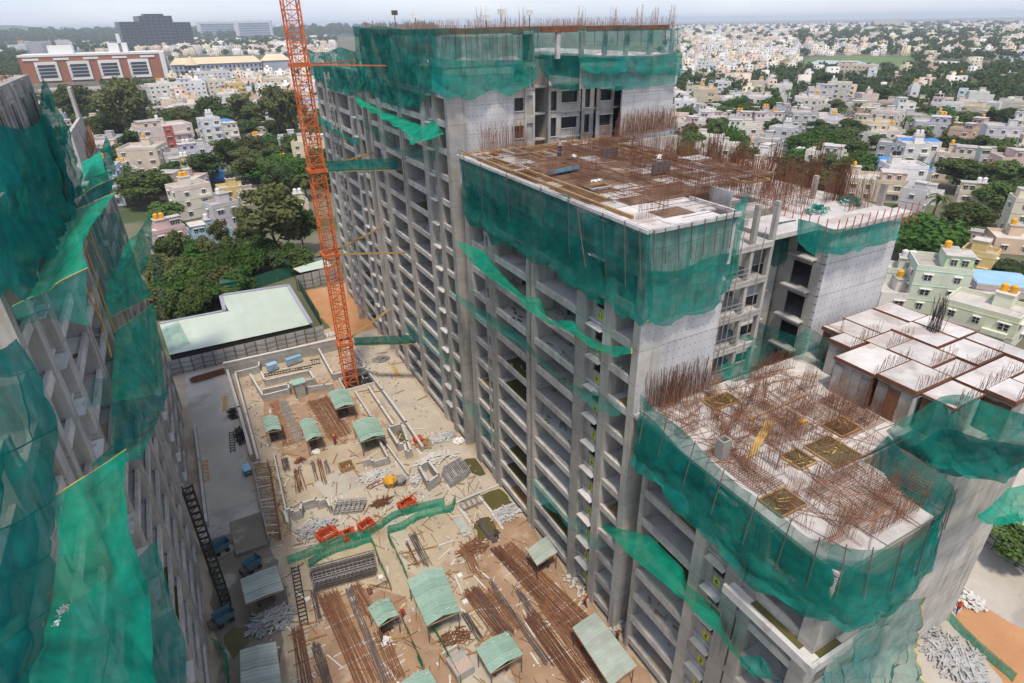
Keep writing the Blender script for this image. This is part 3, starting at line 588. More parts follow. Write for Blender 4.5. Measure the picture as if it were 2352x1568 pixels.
# --- tower B
r2 = lambda *p: [S('r2', *q) for q in p]
net('dark green net around the top of the tallest tower, courtyard side', [
    fx(r2((412, 148), (480, 160), (560, 150), (640, 160), (700, 168), (800, 170), (880, 165)), 26.5), fx(r2((420, 300), (470, 330), (560, 330), (640, 340), (710, 370), (800, 390), (880, 390)), 26.4),
    fx(r2((440, 520), (490, 545), (560, 590), (620, 605), (700, 628), (790, 610), (872, 548)), 26.3)], 'net', 100, 24, .35, .55, .6, 12, NETGRP, fold=.3)
net('lower dark green net on the farthest tower beside the orange mast', [
    fx(r2((132, 268), (190, 300), (260, 298), (330, 272), (400, 290), (425, 300)), 26.4), fx(r2((150, 425), (210, 470), (280, 525), (350, 545), (410, 560), (480, 500)), 26.2)], 'net', 60, 20, .4, .6, .6, 13, NETGRP, fold=.3)
net('upper green net on the near end of the tallest tower', [
    fy(r2((875, 163), (1000, 165), (1150, 165), (1370, 165), (1490, 163)), 63.8), fy(r2((880, 345), (1000, 350), (1180, 348), (1370, 345), (1495, 325)), 63.8)], 'net_thin', 70, 14, .15, .2, .15, 14, NETGRP, poles=10)
net('lower darker green net on the near end of the tallest tower', [
    fy(r2((870, 335), (1000, 348), (1180, 345), (1370, 345), (1480, 330)), 63.6), fy(r2((872, 540), (960, 560), (1060, 575), (1200, 545), (1340, 545), (1475, 470)), 63.3)], 'net', 70, 14, .3, .35, .35, 15, NETGRP, fold=.2)
net('green net in the shadowed recess of the tallest tower', [
    fy(r2((1480, 163), (1560, 170), (1640, 168), (1725, 165)), 65.5), fy(r2((1490, 330), (1560, 340), (1640, 335), (1735, 330)), 65.4)], 'net_thin', 40, 12, .15, .2, .2, 16, NETGRP)
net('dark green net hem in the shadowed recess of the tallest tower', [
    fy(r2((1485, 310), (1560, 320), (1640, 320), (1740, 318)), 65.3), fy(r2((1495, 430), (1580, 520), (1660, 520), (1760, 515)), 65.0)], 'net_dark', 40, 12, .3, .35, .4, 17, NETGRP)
net('pale see-through net on the right wing of the tallest tower', [
    fy(r2((1715, 163), (1850, 168), (2000, 160), (2150, 168), (2305, 160)), 63.8), fy(r2((1725, 320), (1850, 325), (2000, 325), (2150, 320), (2305, 315)), 63.8)], 'net_thin', 60, 12, .1, .2, .15, 18, NETGRP, poles=9)
net('dark green net band on the right wing of the tallest tower', [
    fy(r2((1720, 312), (1850, 325), (2000, 322), (2150, 322), (2312, 300)), 63.6), fy(r2((1730, 410), (1850, 425), (2000, 420), (2150, 425), (2312, 425)), 63.4)], 'net', 70, 10, .2, .3, .35, 19, NETGRP)
net('lowest green net hem on the right wing of the tallest tower', [
    fy(r2((1725, 390), (1850, 410), (2000, 410), (2150, 410), (2300, 400)), 63.7), fy(r2((1745, 515), (1850, 515), (2040, 522), (2130, 500), (2285, 485)), 63.5)], 'net_thin', 70, 12, .25, .3, .3, 20, NETGRP)
# --- tower D: the net wall that curls round its slab
Dtop = [(26.95, 29.7, 27.9), (27.0, 27.8, 27.4), (26.8, 25, 27.6), (26.65, 22, 27.1), (26.5, 19.2, 26.9), (26.45, 16.5, 27.2), (26.55, 14.4, 26.9), (26.9, 13.2, 27.3), (27.7, 12.2, 27.3), (29.0, 11.55, 27.3), (31.0, 11.15, 27.35), (33.4, 11.3, 27.35), (35.8, 11.85, 27.4), (37.4, 12.5, 27.5)]
Dbot = [(26.0, 29.0, 21.9), (25.9, 27.4, 22.4), (25.9, 25, 22.2), (25.8, 22, 21.9), (25.7, 19.2, 21.5), (25.7, 16.5, 21.4), (25.9, 14.2, 21.7), (26.5, 12.6, 21.9), (27.5, 11.4, 22.0), (29.0, 10.9, 22.1), (31.0, 10.7, 22.1), (33.4, 10.9, 22.3), (35.8, 11.4, 22.5), (37.4, 12.3, 23.0)]
Dmid = [((a[0]*.55+b[0]*.45)-.12, (a[1]*.55+b[1]*.45)-.05, a[2]*.55+b[2]*.45) for a, b in zip(Dtop, Dbot)]
net('curved green net wall round the near bar-covered roof slab', [Dtop, Dmid, Dbot], 'net_mid', 170, 24, .2, .3, .4, 22, NETGRP, fold=.14, poles=13)
net('heavier green net skirt below the near bar-covered roof slab', [[(p[0]-.1, p[1]-.1, p[2]-1.4 + .5*math.sin(i*1.9)) for i, p in enumerate(Dtop)], [(p[0]-.25, p[1]-.2, p[2]+.1) for p in Dbot]], 'net', 160, 18, .3, .4, .45, 23, NETGRP, fold=.25)
REG['K'] = (2670, 1200, 2.6133)
Kz = lambda z, *p: [PZ(*S('K', x, y), z if isinstance(z, (int, float)) else z[i]) for i, (x, y) in enumerate(p)]
net('green net curling into the notch between the wings of the near tower', [Kz(27.5, (430, 500), (480, 545), (590, 670), (760, 750), (870, 820), (945, 880), (985, 940), (1000, 1000), (1002, 1060)), Kz(25.6, (340, 560), (350, 640), (365, 780), (440, 905), (560, 1010), (660, 1080), (740, 1140), (800, 1170), (850, 1190)), [(p[0]+.3, p[1]-.1, 23.0) for p in Kz(25.6, (340, 560), (350, 640), (365, 780), (440, 905), (560, 1010), (660, 1080), (740, 1140), (800, 1170), (850, 1190))]], 'net', 70, 16, .15, .2, .3, 24, NETGRP)
zt = (27.6, 27.8, 28.2, 28.7, 29.2, 29.4, 29.5, 29.5, 29.4, 29.4, 29.4)
net('round green net bulge on the right wing of the near tower', [Kz(zt, (415, 455), (500, 400), (620, 320), (760, 240), (880, 172), (1000, 155), (1085, 160), (1200, 200), (1400, 270), (1568, 320), (1720, 370)), Kz([z_-1.9 for z_ in zt], (480, 540), (580, 570), (690, 520), (800, 440), (900, 400), (1000, 420), (1090, 460), (1210, 500), (1400, 540), (1568, 560), (1720, 580)), Kz(24.6, (545, 630), (690, 710), (830, 775), (930, 800), (1020, 835), (1110, 860), (1250, 880), (1420, 885), (1500, 840), (1568, 780), (1700, 750))], 'net', 90, 26, .15, .25, .2, 25, NETGRP, fold=.2)
net('darker lower net tier under the round bulge of the near tower', [Kz([z_-1.5 for z_ in zt], (510, 560), (600, 590), (700, 560), (800, 480), (900, 440), (1000, 450), (1090, 490), (1210, 530), (1400, 560), (1568, 580), (1720, 600)), Kz(24.2, (560, 640), (700, 720), (840, 790), (930, 815), (1020, 850), (1110, 875), (1250, 892), (1420, 900), (1500, 850), (1568, 790), (1700, 760))], 'net_dense', 90, 18, .35, .4, .3, 30, NETGRP, fold=.25)
# --- parapet nets between C and D wings, and on the right wing of C
r7 = lambda *p: [S('r7', *q) for q in p]
net('green net screen standing on the slab in front of the landings', [[PZ(*q, 28.6) for q in r7((225, 520), (350, 580), (460, 610), (580, 680))], [PZ(*q, 25.65) for q in r7((190, 880), (300, 920), (420, 900), (520, 850))]], 'net_thin', 40, 14, .2, .3, .2, 26, NETGRP)
net('green net screen beside the white formwork slabs', [[PZ(*q, 28.4) for q in r7((480, 500), (640, 560), (760, 600), (840, 540), (960, 610), (1075, 630))], [PZ(*q, 25.65) for q in r7((480, 640), (620, 700), (740, 760), (860, 800), (930, 840), (985, 800))]], 'net_thin', 50, 14, .2, .3, .2, 27, NETGRP)
Z4 = lambda *p: [S('Z4', *q) for q in p]
net('green net apron below the white slab of the right wing', [fy(Z4((1668, 585), (1760, 605), (1890, 650), (2050, 640), (2200, 605), (2312, 598)), 29.6), fy(Z4((1690, 770), (1770, 800), (1860, 808), (2050, 795), (2160, 740), (2285, 715)), 29.3)], 'net', 60, 14, .25, .3, .3, 28, NETGRP)
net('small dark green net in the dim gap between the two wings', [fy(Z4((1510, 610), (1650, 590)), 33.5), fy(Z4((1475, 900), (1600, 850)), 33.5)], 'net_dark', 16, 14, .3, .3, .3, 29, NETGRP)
# --- catch nets on the right-hand facades
r6 = lambda *p: [S('r6', *q) for q in p]
rC = lambda *p: [S('rC', *q) for q in p]
CG = 'catch nets strung out from the facades'
net('bright green catch net slanting across the middle facade', [fx(r6((315, 430), (405, 552), (520, 680), (600, 738), (690, 750), (760, 895), (915, 905), (985, 990), (1120, 1065), (1320, 1085)), 26.9), fx(r6((118, 360), (215, 492), (330, 600), (520, 730), (640, 850), (760, 922), (930, 1012), (1090, 1100), (1210, 1150), (1318, 1130)), 24.9)], 'net_bright', 90, 12, -.15, .15, .1, 31, CG, rope=('pole_right',), sag=.2)
net('thin torn catch net below the bright one on the middle facade', [fx(r6((70, 690), (300, 830), (560, 1000), (700, 1160), (900, 1330), (1100, 1400), (1250, 1500)), 26.9), fx(r6((65, 700), (240, 880), (480, 1020), (640, 1150), (880, 1350), (1050, 1500), (1240, 1567)), 25.4)], 'net_thin', 90, 8, .1, .15, .2, 32, CG)
net('bright green catch net across the nearest facade', [fx(rC((905, 488), (1210, 555), (1330, 660), (1450, 780), (1485, 890), (1600, 990), (1705, 1085), (1722, 1200), (1790, 1320), (1850, 1395)), 26.9), fx(rC((905, 492), (1040, 640), (1225, 800), (1390, 935), (1480, 1020), (1565, 1105), (1690, 1220), (1740, 1290), (1820, 1400), (1950, 1567)), 24.6)], 'net_bright', 100, 14, -.2, .2, .1, 33, CG, rope=('pole_left',), sag=.25)
net('crumpled green net heap at the foot of the nearest facade', [fx(rC((1840, 1385), (1990, 1385), (2060, 1500)), 26.0), fx(rC((1860, 1420), (1960, 1520), (2120, 1567)), 25.2)], 'net', 24, 12, .3, .5, .3, 34, CG)
net('green catch net on a pole at the upper tallest tower', [fx(r2((425, 540), (560, 630), (700, 680), (840, 735), (870, 690), (940, 772)), 26.9), fx(r2((430, 600), (520, 650), (640, 720), (720, 770), (750, 840), (860, 800)), 24.6)], 'net_bright', 60, 10, -.1, .2, .15, 35, CG)
net('green catch net beside the orange mast on the farthest tower', [fx(r2((195, 660), (280, 710), (380, 790), (440, 790)), 26.9), fx(r2((200, 700), (270, 750), (370, 810), (445, 850)), 25.0)], 'net', 40, 8, .1, .2, .15, 36, CG)
net('grey green veil of torn net on the tallest tower', [fx(r2((430, 680), (560, 740), (680, 860), (890, 870)), 26.8), fx(r2((430, 700), (600, 840), (700, 920), (880, 930)), 25.4)], 'net_veil', 50, 8, .1, .2, .2, 37, CG)
Z1r = lambda *p: [S('r5', *q) for q in p]
net('veil of torn net on the lower floors of the tallest tower', [fx(Z1r((1470, 60), (1600, 100), (1700, 190), (1760, 290), (1850, 320)), 26.6), fx(Z1r((1480, 130), (1600, 210), (1690, 290), (1760, 340), (1840, 345)), 25.5)], 'net_veil', 50, 10, .1, .3, .2, 38, CG)
net('teal torn net trailing at the corner of the middle facade', [fx(Z1r((1840, 560), (1930, 600), (2010, 640), (2060, 760)), 26.6), fx(Z1r((1880, 650), (1960, 740), (2010, 830), (2120, 880)), 25.6)], 'net_veil', 40, 10, .2, .3, .3, 39, CG)
net('torn clear net low on the middle facade above the rebar yard', [fx(rC((420, 130), (560, 270), (700, 430), (960, 640)), 26.6), fx(rC((420, 280), (600, 440), (720, 540), (820, 650)), 24.9)], 'net_veil', 50, 10, .1, .3, .2, 40, CG)
rD = lambda *p: [S('rD', *q) for q in p]
net('large green net curtain hanging below the near tower end', [fy(rD((1000, 1030), (1130, 960), (1272, 935)), 10.6), fy(rD((800, 1290), (1000, 1300), (1262, 1250)), 10.2), fy(rD((430, 1620), (800, 1640), (1255, 1640)), 9.2)], 'net_thin', 50, 30, .5, .5, .3, 41, CG, fold=.35, rope=('right',))
net('green net jutting out behind the right wing of the near tower', [fy(rD((1880, 140), (2006, 110), (2120, 80)), 13), fy(rD((1665, 385), (1850, 400), (2100, 420)), 11)], 'net_bright', 40, 20, .3, .4, .2, 42, CG, fold=.3)

# --- tower A
r1 = lambda *p: [S('r1', *q) for q in p]
r4 = lambda *p: [S('r4', *q) for q in p]
r8 = lambda *p: [S('r8', *q) for q in p]
LG = 'nets on the left tower'
net('large dark green net wrapped round the top of the left tower', [fx([(-260, 330), (-120, 300), (0, 289), (50, 297), (82, 287), (97, 262)], -7.4), fx([(-260, 480), (-120, 455), (0, 440), (60, 432), (110, 400), (150, 330)], -7.2), fx([(-260, 700), (-120, 720), (5, 695), (62, 668), (118, 590), (172, 500)], -7.3)], 'net_dense', 90, 30, .3, .5, .4, 51, LG, fold=.3)
net('dark green net folded to a point at the far top corner of the left tower', [fx([(92, 265), (100, 172)], -7.3), fx([(150, 420), (160, 290)], -7.3), fx([(168, 520), (190, 432)], -7.4)], 'net_dense', 20, 26, .2, .35, .3, 52, LG, fold=.3)
def patch(label, mat, seed, pts_in, pts_out, ropes=(), nu=50, nv=16, xi=-7.9, xo=-5.0, **k):
    return net(label, [fx(pts_in, xi), fx(pts_out, xo)], mat, nu, nv, -.1, .18, .05, seed, LG, rope=ropes, sag=k.get('sag', .35), fold=.1)
def quadnet(label, mat, seed, rows, ropes=(), nu=40, nv=24, **k):
    """rows: list of lists of (x, y, X)"""
    return net(label, [[PX(a, b, X) for a, b, X in row] for row in rows], mat, nu, nv, k.get('bulge', .1), k.get('wav', .2), .05, seed, LG, rope=ropes, fold=k.get('fold', .1), sag=k.get('sag', .2))
def A4(*p): return [(*S('r4', x, y), X) for x, y, X in p]
def A8(*p): return [(*S('r8', x, y), X) for x, y, X in p]
def A1(*p): return [(*S('r1', x, y), X) for x, y, X in p]
quadnet('bright green catch net nearest the grey wall on the left tower', 'net_bright', 53, [A1((560, 1105, -7.8), (620, 1070, -7.0), (683, 1028, -6.2)), A1((535, 1230, -7.8), (610, 1190, -6.6), (720, 1170, -5.4)), A1((505, 1345, -7.8), (640, 1280, -6.4), (790, 1205, -5.0))], ('bottom',))
quadnet('big bright green catch net spread out from the left tower', 'net_bright', 54, [A1((500, 1440, -7.8), (640, 1378, -6.4), (795, 1310, -5.0)), A4((420, 230, -7.8), (560, 120, -6.4), (760, 50, -5.0)), A4((300, 480, -7.8), (480, 380, -6.4), (690, 150, -5.0)), A4((180, 650, -7.8), (420, 530, -6.4), (700, 330, -5.0)), A4((90, 715, -7.8), (400, 570, -6.4), (720, 412, -5.0))], ('top', 'bottom'), nu=50, nv=40)
quadnet('thin green net apron hanging from the big catch net', 'net_thin', 55, [A4((90, 720, -7.6), (400, 575, -6.2), (720, 416, -4.9)), A4((130, 830, -7.5), (420, 700, -6.2), (722, 640, -4.9)), A4((200, 890, -7.5), (450, 835, -6.3), (728, 870, -5.0))], nu=50)
quadnet('green net sail bulging right of the bamboo poles', 'net_bright', 56, [A4((1060, 190, -6.8), (1150, 110, -6.0), (1262, -60, -5.2)), A4((960, 400, -7.0), (1100, 300, -6.0), (1275, 200, -5.2)), A4((880, 505, -7.4), (1010, 410, -6.4), (1255, 330, -5.2)), A4((890, 660, -7.4), (1020, 600, -6.4), (1180, 490, -5.6)), A4((900, 830, -7.4), (1080, 740, -6.4), (1293, 630, -5.0))], ('bottom',), nu=44, nv=40, fold=.2)
quadnet('long sheer green net falling beside the left tower', 'net_bright', 57, [A4((965, 925, -7.4), (1120, 820, -6.2), (1285, 698, -5.0)), A4((950, 1180, -7.4), (1140, 1120, -6.2), (1335, 1058, -5.0)), A4((930, 1530, -7.4), (1160, 1490, -6.2), (1405, 1440, -5.0))], ('top',), nu=44, nv=40)
quadnet('green net continuing down behind the knotted rope', 'net', 58, [A4((930, 1530, -7.3), (1160, 1490, -6.2), (1405, 1442, -5.0)), A8((640, 200, -7.2), (780, 150, -6.2), (900, 60, -5.0)), A8((520, 330, -7.2), (640, 330, -6.4), (800, 300, -5.4))], nu=40)
quadnet('widest bright green catch net in front of the lower left tower', 'net_bright', 59, [A8((300, 510, -7.6), (500, 380, -6.4), (718, 240, -5.0)), A8((330, 760, -7.6), (520, 700, -6.4), (697, 430, -5.0)), A8((300, 1080, -7.6), (560, 900, -6.4), (730, 700, -5.0)), A8((220, 1390, -7.6), (540, 1220, -6.4), (862, 1035, -5.0)), A8((60, 1640, -7.6), (480, 1560, -6.4), (885, 1440, -5.0)), A8((0, 1900, -7.6), (480, 1850, -6.4), (900, 1800, -5.0))], ('top',), nu=50, nv=60, sag=.4)
quadnet('narrow green net behind the widest one, under its cord', 'net', 60, [A8((700, 920, -7.6), (800, 840, -6.8), (887, 758, -6.0)), A8((760, 1200, -7.6), (880, 1150, -6.8), (985, 1110, -6.0)), A8((800, 1480, -7.6), (940, 1400, -6.8), (1057, 1325, -6.0)), A8((840, 1760, -7.6), (960, 1740, -6.8), (1065, 1700, -6.0))], nu=30, nv=40)
quadnet('heavy dark green net at the lower left corner', 'net_dense', 61, [A4((-260, 880, -7.5), (-100, 900, -7.3), (20, 1080, -7.2), (145, 990, -7.2)), A4((-260, 1300, -7.5), (-100, 1300, -7.2), (120, 1300, -7.0), (320, 1260, -6.9)), A8((-260, 300, -7.5), (-100, 300, -7.2), (150, 200, -6.9), (335, 130, -6.8)), A8((-260, 700, -7.5), (-100, 700, -7.2), (150, 600, -6.9), (310, 520, -6.8)), A8((-260, 1100, -7.5), (-100, 1000, -7.2), (120, 900, -6.9), (320, 800, -6.8)), A8((-260, 1500, -7.5), (-100, 1400, -7.2), (80, 1250, -6.9), (240, 1120, -6.8)), A8((-260, 1900, -7.5), (-100, 1800, -7.2), (60, 1700, -6.9), (170, 1640, -6.8))], nu=60, nv=60, fold=.25, wav=.35)
quadnet('thin grey green net veil behind the bamboo poles', 'net_thin', 66, [A4((720, -40, -7.5), (860, -40, -7.0), (1000, -60, -6.5)), A4((750, 260, -7.5), (900, 240, -7.0), (1050, 200, -6.5)), A4((830, 520, -7.5), (900, 500, -7.1), (970, 440, -6.7))], nu=30)
quadnet('faint dark net veil at the far corner of the left tower', 'net_veil', 62, [A4((1260, 330, -5.2), (1340, 300, -4.6)), A4((1330, 850, -5.2), (1400, 650, -4.6))], nu=14)
quadnet('teal green net patch on the far corner tower at left', 'net_dense', 63, [A1((700, 1000, -7.8), (725, 935, -7.2), (745, 960, -6.8)), A1((705, 1190, -7.8), (760, 1190, -7.0), (795, 1195, -6.2))], nu=24)
quadnet('shadowed green net strip under the catch net rope', 'net_dense', 64, [A1((560, 1320, -7.6), (660, 1270, -6.4), (785, 1215, -5.2)), A1((520, 1420, -7.9), (650, 1370, -6.8), (760, 1320, -5.8))], nu=30)
quadnet('small torn blue grey net bundle on the left tower', 'net_veil', 65, [A4((770, 1335, -6.6), (940, 1310, -6.2)), A4((740, 1567, -6.8), (930, 1540, -6.3))], nu=20, fold=.4)
m = MB(); kk = random.Random(3)
for k_ in range(26):
    t = k_/25; a, b = S('r8', 300+110*t, 1240-150*t+12*math.sin(t*9)); w_ = 4+7*math.sin(math.pi*min(1, t*1.1))
    m.poly([PX(a+kk.uniform(-w_, w_), b+kk.uniform(-w_, w_), -5.5+kk.uniform(-.12, .12)) for _ in range(4)])
tag(m.build('tangled_rag', 'white_paint'), 'tangled pale rag caught on the green net at lower left', 'rag')
# bamboo poles and pipes leaning along the left tower
for i, (a, b) in enumerate(((((740, 90)), (880, 450)), ((700, 200), (960, 950)), ((690, 530), (880, 920)), ((770, 560), (930, 1150)), ((720, 120), (850, 380)))):
    lab = ['pale bamboo pole leaning highest among the left tower nets', 'longest bamboo pole leaning along the left tower', 'bamboo pole beside the yellow floor plates at left', 'thin bamboo pole near the torn net on the left tower', 'grey pipe standing among bamboo poles on the left tower'][i]
    tag(MB().cyl(PX(*S('r4', *a), -6.8), PX(*S('r4', *b), -6.9), .06, n=6).build('bamboo_pole', 'steel_grey' if i == 4 else 'bamboo'), lab, 'pole', 'poles along the left tower')

# ================================================================== bars and formwork on the roofs
def bars(name, label, pts, h, mat='rust', r=.018, jit=.35, seed=1):
    q = random.Random(seed); m = MB()
    for (x, y, z) in pts:
        hh = h*q.uniform(.55, 1.15); m.rod((x, y, z), (x+q.gauss(0, jit)*.16*hh, y+q.gauss(0, jit)*.16*hh, z+hh), r)
    return tag(m.build(name, mat), label, 'rebar', None, 'stuff')
q = random.Random(5)
def wallbars(segs, z, step=.22):
    out = []
    for (x0, y0, x1, y1) in segs:
        L = math.hypot(x1-x0, y1-y0); n = max(2, int(L/step))
        for i in range(n):
            t = i/n
            for off in (-.09, .09): out.append((x0+(x1-x0)*t+q.gauss(0, .03)+(off if abs(x1-x0) < abs(y1-y0) else 0), y0+(y1-y0)*t+q.gauss(0, .03)+(off if abs(x1-x0) >= abs(y1-y0) else 0), z))
    return out
segD = [(29+q.uniform(0, 13), 19+q.uniform(0, 10), 29+q.uniform(0, 13), 19+q.uniform(0, 10)) for _ in range(7)]+[(28, 29.5, 28, 26), (30, 29, 34.5, 29), (29.5, 24.5, 29.5, 19), (31.5, 26.5, 36, 26.5), (33, 25, 33, 20), (36, 28, 36, 22), (38, 29, 44, 29), (38.5, 27, 38.5, 20), (40.5, 26, 43, 26), (41, 24, 41, 19.5), (43, 22.5, 43, 19), (30, 17, 30, 13.4), (32, 18, 35.5, 18), (34.5, 17, 34.5, 13.4), (36.6, 17.5, 36.6, 13), (31, 13.2, 36.5, 13.2), (28.2, 22, 28.2, 15), (33.5, 22.5, 36.5, 22.5), (39, 22, 42.5, 22), (35, 15.2, 36.8, 15.2), (31.2, 21, 31.2, 18.5), (37.5, 24.3, 40, 24.3)]
bars('starter_bars', 'thicket of rusty starter bars standing on the near roof slab', wallbars(segD, 25.6, .19), 1.9, 'rust_light', .011, .45, seed=3)
def cages(label, cs, z, h, seed, mat='rust', r=.014):
    kk = random.Random(seed); m = MB()
    for (x, y, w, d) in cs:
        lx, ly = kk.gauss(0, .05), kk.gauss(0, .05); nx, ny = max(2, int(w/.16)), max(2, int(d/.16)); hh = h*kk.uniform(.85, 1.15)
        P = [(-w/2+w*i/(nx-1), s_*d/2) for i in range(nx) for s_ in (-1, 1)]+[(s_*w/2, -d/2+d*j/(ny-1)) for j in range(1, ny-1) for s_ in (-1, 1)]
        for (a, b) in P: m.rod((x+a, y+b, z), (x+a+lx+kk.gauss(0, .02), y+b+ly+kk.gauss(0, .02), z+hh*kk.uniform(.86, 1.04)), r)
        t = .2
        while t < hh*.6:
            q_ = [(x+a*w/2+lx*t/hh, y+b*d/2+ly*t/hh, z+t) for a, b in ((-1, -1), (1, -1), (1, 1), (-1, 1))]
            for i in range(4): m.rod(q_[i], q_[(i+1) % 4], r*.8)
            t += .24
    return tag(m.build('column_cages', mat), label, 'rebar', None, 'stuff')
kc = random.Random(31)
cages('tied column cages of bars standing on the near roof slab', [(x+kc.uniform(-.3, .3), y+kc.uniform(-.3, .3), *kc.choice([(1.2, .3), (.3, 1.3), (.7, .4), (1.8, .3)])) for x in (29, 31.5, 34, 36.5, 39, 41.5) for y in (14.2, 17.4, 20.5, 23.4, 26.3, 28.9) if not (x > 37 and y < 19)], 25.62, 2.6, 7, 'rust_light', .012)
cages('tied column cages of bars on the brown formwork deck', [(x+kc.uniform(-.4, .4), y+kc.uniform(-.4, .4), *kc.choice([(1.4, .3), (.3, 1.4), (.7, .4)])) for x in (30, 35.5, 40, 44.5) for y in (37, 42.5, 48, 53.5, 59)], 40.4, 2.1, 8, 'rust')
cages('tied column cages of bars on the white slab of the right wing', [(x+kc.uniform(-.4, .4), y+kc.uniform(-.4, .4), *kc.choice([(1.4, .3), (.3, 1.4), (.8, .4)])) for x in (48, 51, 54, 56.5) for y in (36.5, 41, 46, 51, 56)], 37.42, 3.0, 9, 'rust')
segR = [(x0, y0, x1, y0) for (x0, y0, x1, y1) in RAISED[:12]]
bars('starter_bars', 'rusty bars rising between the white formwork slabs', wallbars(segR, 28.7, .30), 1.3, 'rust', .013, .5, seed=4)
bars('starter_bars', 'tall cluster of dark bars on the right formwork slabs', [(54.0+q.uniform(-.5, .5), 23.8+q.uniform(-.5, .5), 28.8) for _ in range(40)], 3.2, 'steel_dark', .022, seed=6)
m = MB()
for k in range(320):
    x, y = q.uniform(28.3, 43), q.uniform(13.5, 29.5)
    if x > 37 and y < 19: continue
    a = q.choice([0, math.pi/2])+q.gauss(0, .3); l = q.uniform(.6, 2.6)
    m.rod((x-l*math.cos(a), y-l*math.sin(a), 25.66+q.uniform(0, .12)), (x+l*math.cos(a), y+l*math.sin(a), 25.66+q.uniform(0, .25)), .022)
for (x0, x1, y0, y1) in ((31, 36.6, 13.3, 18), (33, 38, 22, 26.5), (38.5, 43, 20, 24.5), (28.2, 30.5, 19, 24)):
    x = x0
    while x < x1: m.rod((x, y0, 25.7), (x, y1, 25.7), .018); x += .2
    y = y0
    while y < y1: m.rod((x0, y, 25.73), (x1, y, 25.73), .018); y += .2
tag(m.build('loose_bars', 'rust_light'), 'mat and litter of rusty bars lying on the near roof slab', 'rebar', None, 'stuff')
# brown pits with water and timber frames in the slab
def frame_pit(label, x0, y0, x1, y1, z):
    r_ = empty('slab_opening', ((x0+x1)/2, (y0+y1)/2, z)); cx, cy = (x0+x1)/2, (y0+y1)/2
    part('brown_infill', 'pond', r_, x0-cx, y0-cy, .005, x1-cx, y1-cy, .03)
    for a in ((x0-cx, y0-cy-.1, x1-cx, y0-cy), (x0-cx, y1-cy, x1-cx, y1-cy+.1), (x0-cx-.1, y0-cy, x0-cx, y1-cy), (x1-cx, y0-cy, x1-cx+.1, y1-cy)): part('timber_edge', 'timber', r_, a[0], a[1], 0, a[2], a[3], .16)
    k = random.Random(int(x0*10)); m_ = MB()
    for _ in range(5):
        xx, yy = k.uniform(x0-cx, x1-cx), k.uniform(y0-cy, y1-cy); m_.bar((xx, yy, .08), (xx+k.uniform(-1, 1), yy+k.uniform(-1, 1), .12), .09, .06)
    m_.build('loose_plank', 'bamboo', r_); tag(r_, label, 'opening')
for lab, c, w, d in (('brown timber framed slab opening near the curved net', (28.9, 17.8), 2.2, 1.7), ('largest timber framed opening in the middle of the bar-covered slab', (36.2, 19.6), 2.6, 2.6), ('timber framed slab opening beside the pale end wall', (34.2, 28.2), 2.6, 1.4), ('brown slab opening in front of the formwork boxes', (39.4, 21.2), 2.2, 1.6), ('small brown slab opening next to the bar thicket', (33.4, 20.2), 1.6, 1.6)):
    frame_pit(lab, c[0]-w/2, c[1]-d/2, c[0]+w/2, c[1]+d/2, 25.62)
for i in range(8):
    p = PZ(*S('r7', 400+i*8, 1460-i*4), 25.75); e = PZ(*S('r7', 545+i*7, 1190+i*3), 25.9)
    tag(MB().bar(p, e, .12, .07).build('timber_plank', 'bamboo'), '%s yellow timber plank from the left in the bundle on the near roof slab' % ORD[i], 'plank', 'planks bundled on the near roof slab')
tag(MB().bar(PZ(*S('r7', 420, 1185), 25.72), PZ(*S('r7', 830, 1010), 25.72), .16, .08).build('timber_plank', 'timber'), 'single brown plank lying across the near roof slab', 'plank')
p = PZ(*S('r7', 225, 1450), 25.6); m = MB()
for a in ((-.4, -.35, -.28, .35), (.28, -.35, .4, .35), (-.28, -.35, .28, -.23), (-.28, .23, .28, .35)): m.box(p[0]+a[0], p[1]+a[1], 25.6, p[0]+a[2], p[1]+a[3], 27.2)
tag(m.build('concrete_duct', 'concrete_dark'), 'hollow grey concrete duct stub at the edge of the near roof slab', 'duct')
tag(MB().box(-.3, -.2, 0, .3, .2, .25).build('yellow_bucket_box', 'yellow', None, PZ(*S('r7', 790, 1210), 25.62)), 'small yellow box on the bar-covered slab', 'box')

# ---- C roof: plywood deck panels, timbers, steel mat
deck = empty('formwork_deck', (27, 30.4, 40.2)); tag(deck, 'brown plywood formwork deck with timber edge laid over the middle tower', 'formwork')
k = random.Random(2); y = 0.0
while y < 30.6:
    x = 0.0; yl = 2.0
    while x < 19.8:
        xl = k.choice([2.4, 2.4, 3.0]); lim = 8.2 if y < 4.5 else (13 if y < 8 else 22)
        if x+xl <= lim+.6:
            pale = y < 6 and x < 8.5
            part('deck_panel', 'slab_new' if (pale and k.random() < .75) else ('ply_brown' if k.random() < .86 else 'slab_grey'), deck, x+.03, y+.03, 0, x+xl-.03, y+yl-.03, .12+k.uniform(0, .06))
        x += xl
    y += yl
for (x0, y0, x1, y1) in ((0, -.2, 8.1, -.05), (0, -.45, 8.1, -.3), (-.25, -.3, -.1, 31), (-.5, -.3, -.35, 31), (.8, 3, 1.0, 31), (2.2, 8, 2.4, 31), (8.1, -.2, 8.3, 5), (0, 31, 20, 31.2)):
    part('edge_timber', 'form_panel' if x0 < 0 or y0 < 0 else 'timber', deck, x0, y0, .16, x1, y1, .42)
for i in range(15):
    x, y = k.uniform(.5, 17), k.uniform(4, 29); w, d = k.uniform(1.2, 3), k.uniform(1.2, 3.5)
    for a in ((x, y, x+w, y+.12), (x, y+d, x+w, y+d+.12), (x, y, x+.12, y+d), (x+w, y, x+w+.12, y+d)): part('beam_form', k.choice(['form_panel', 'steel_grey', 'timber']), deck, *a[:2], .2, *a[2:], .40)
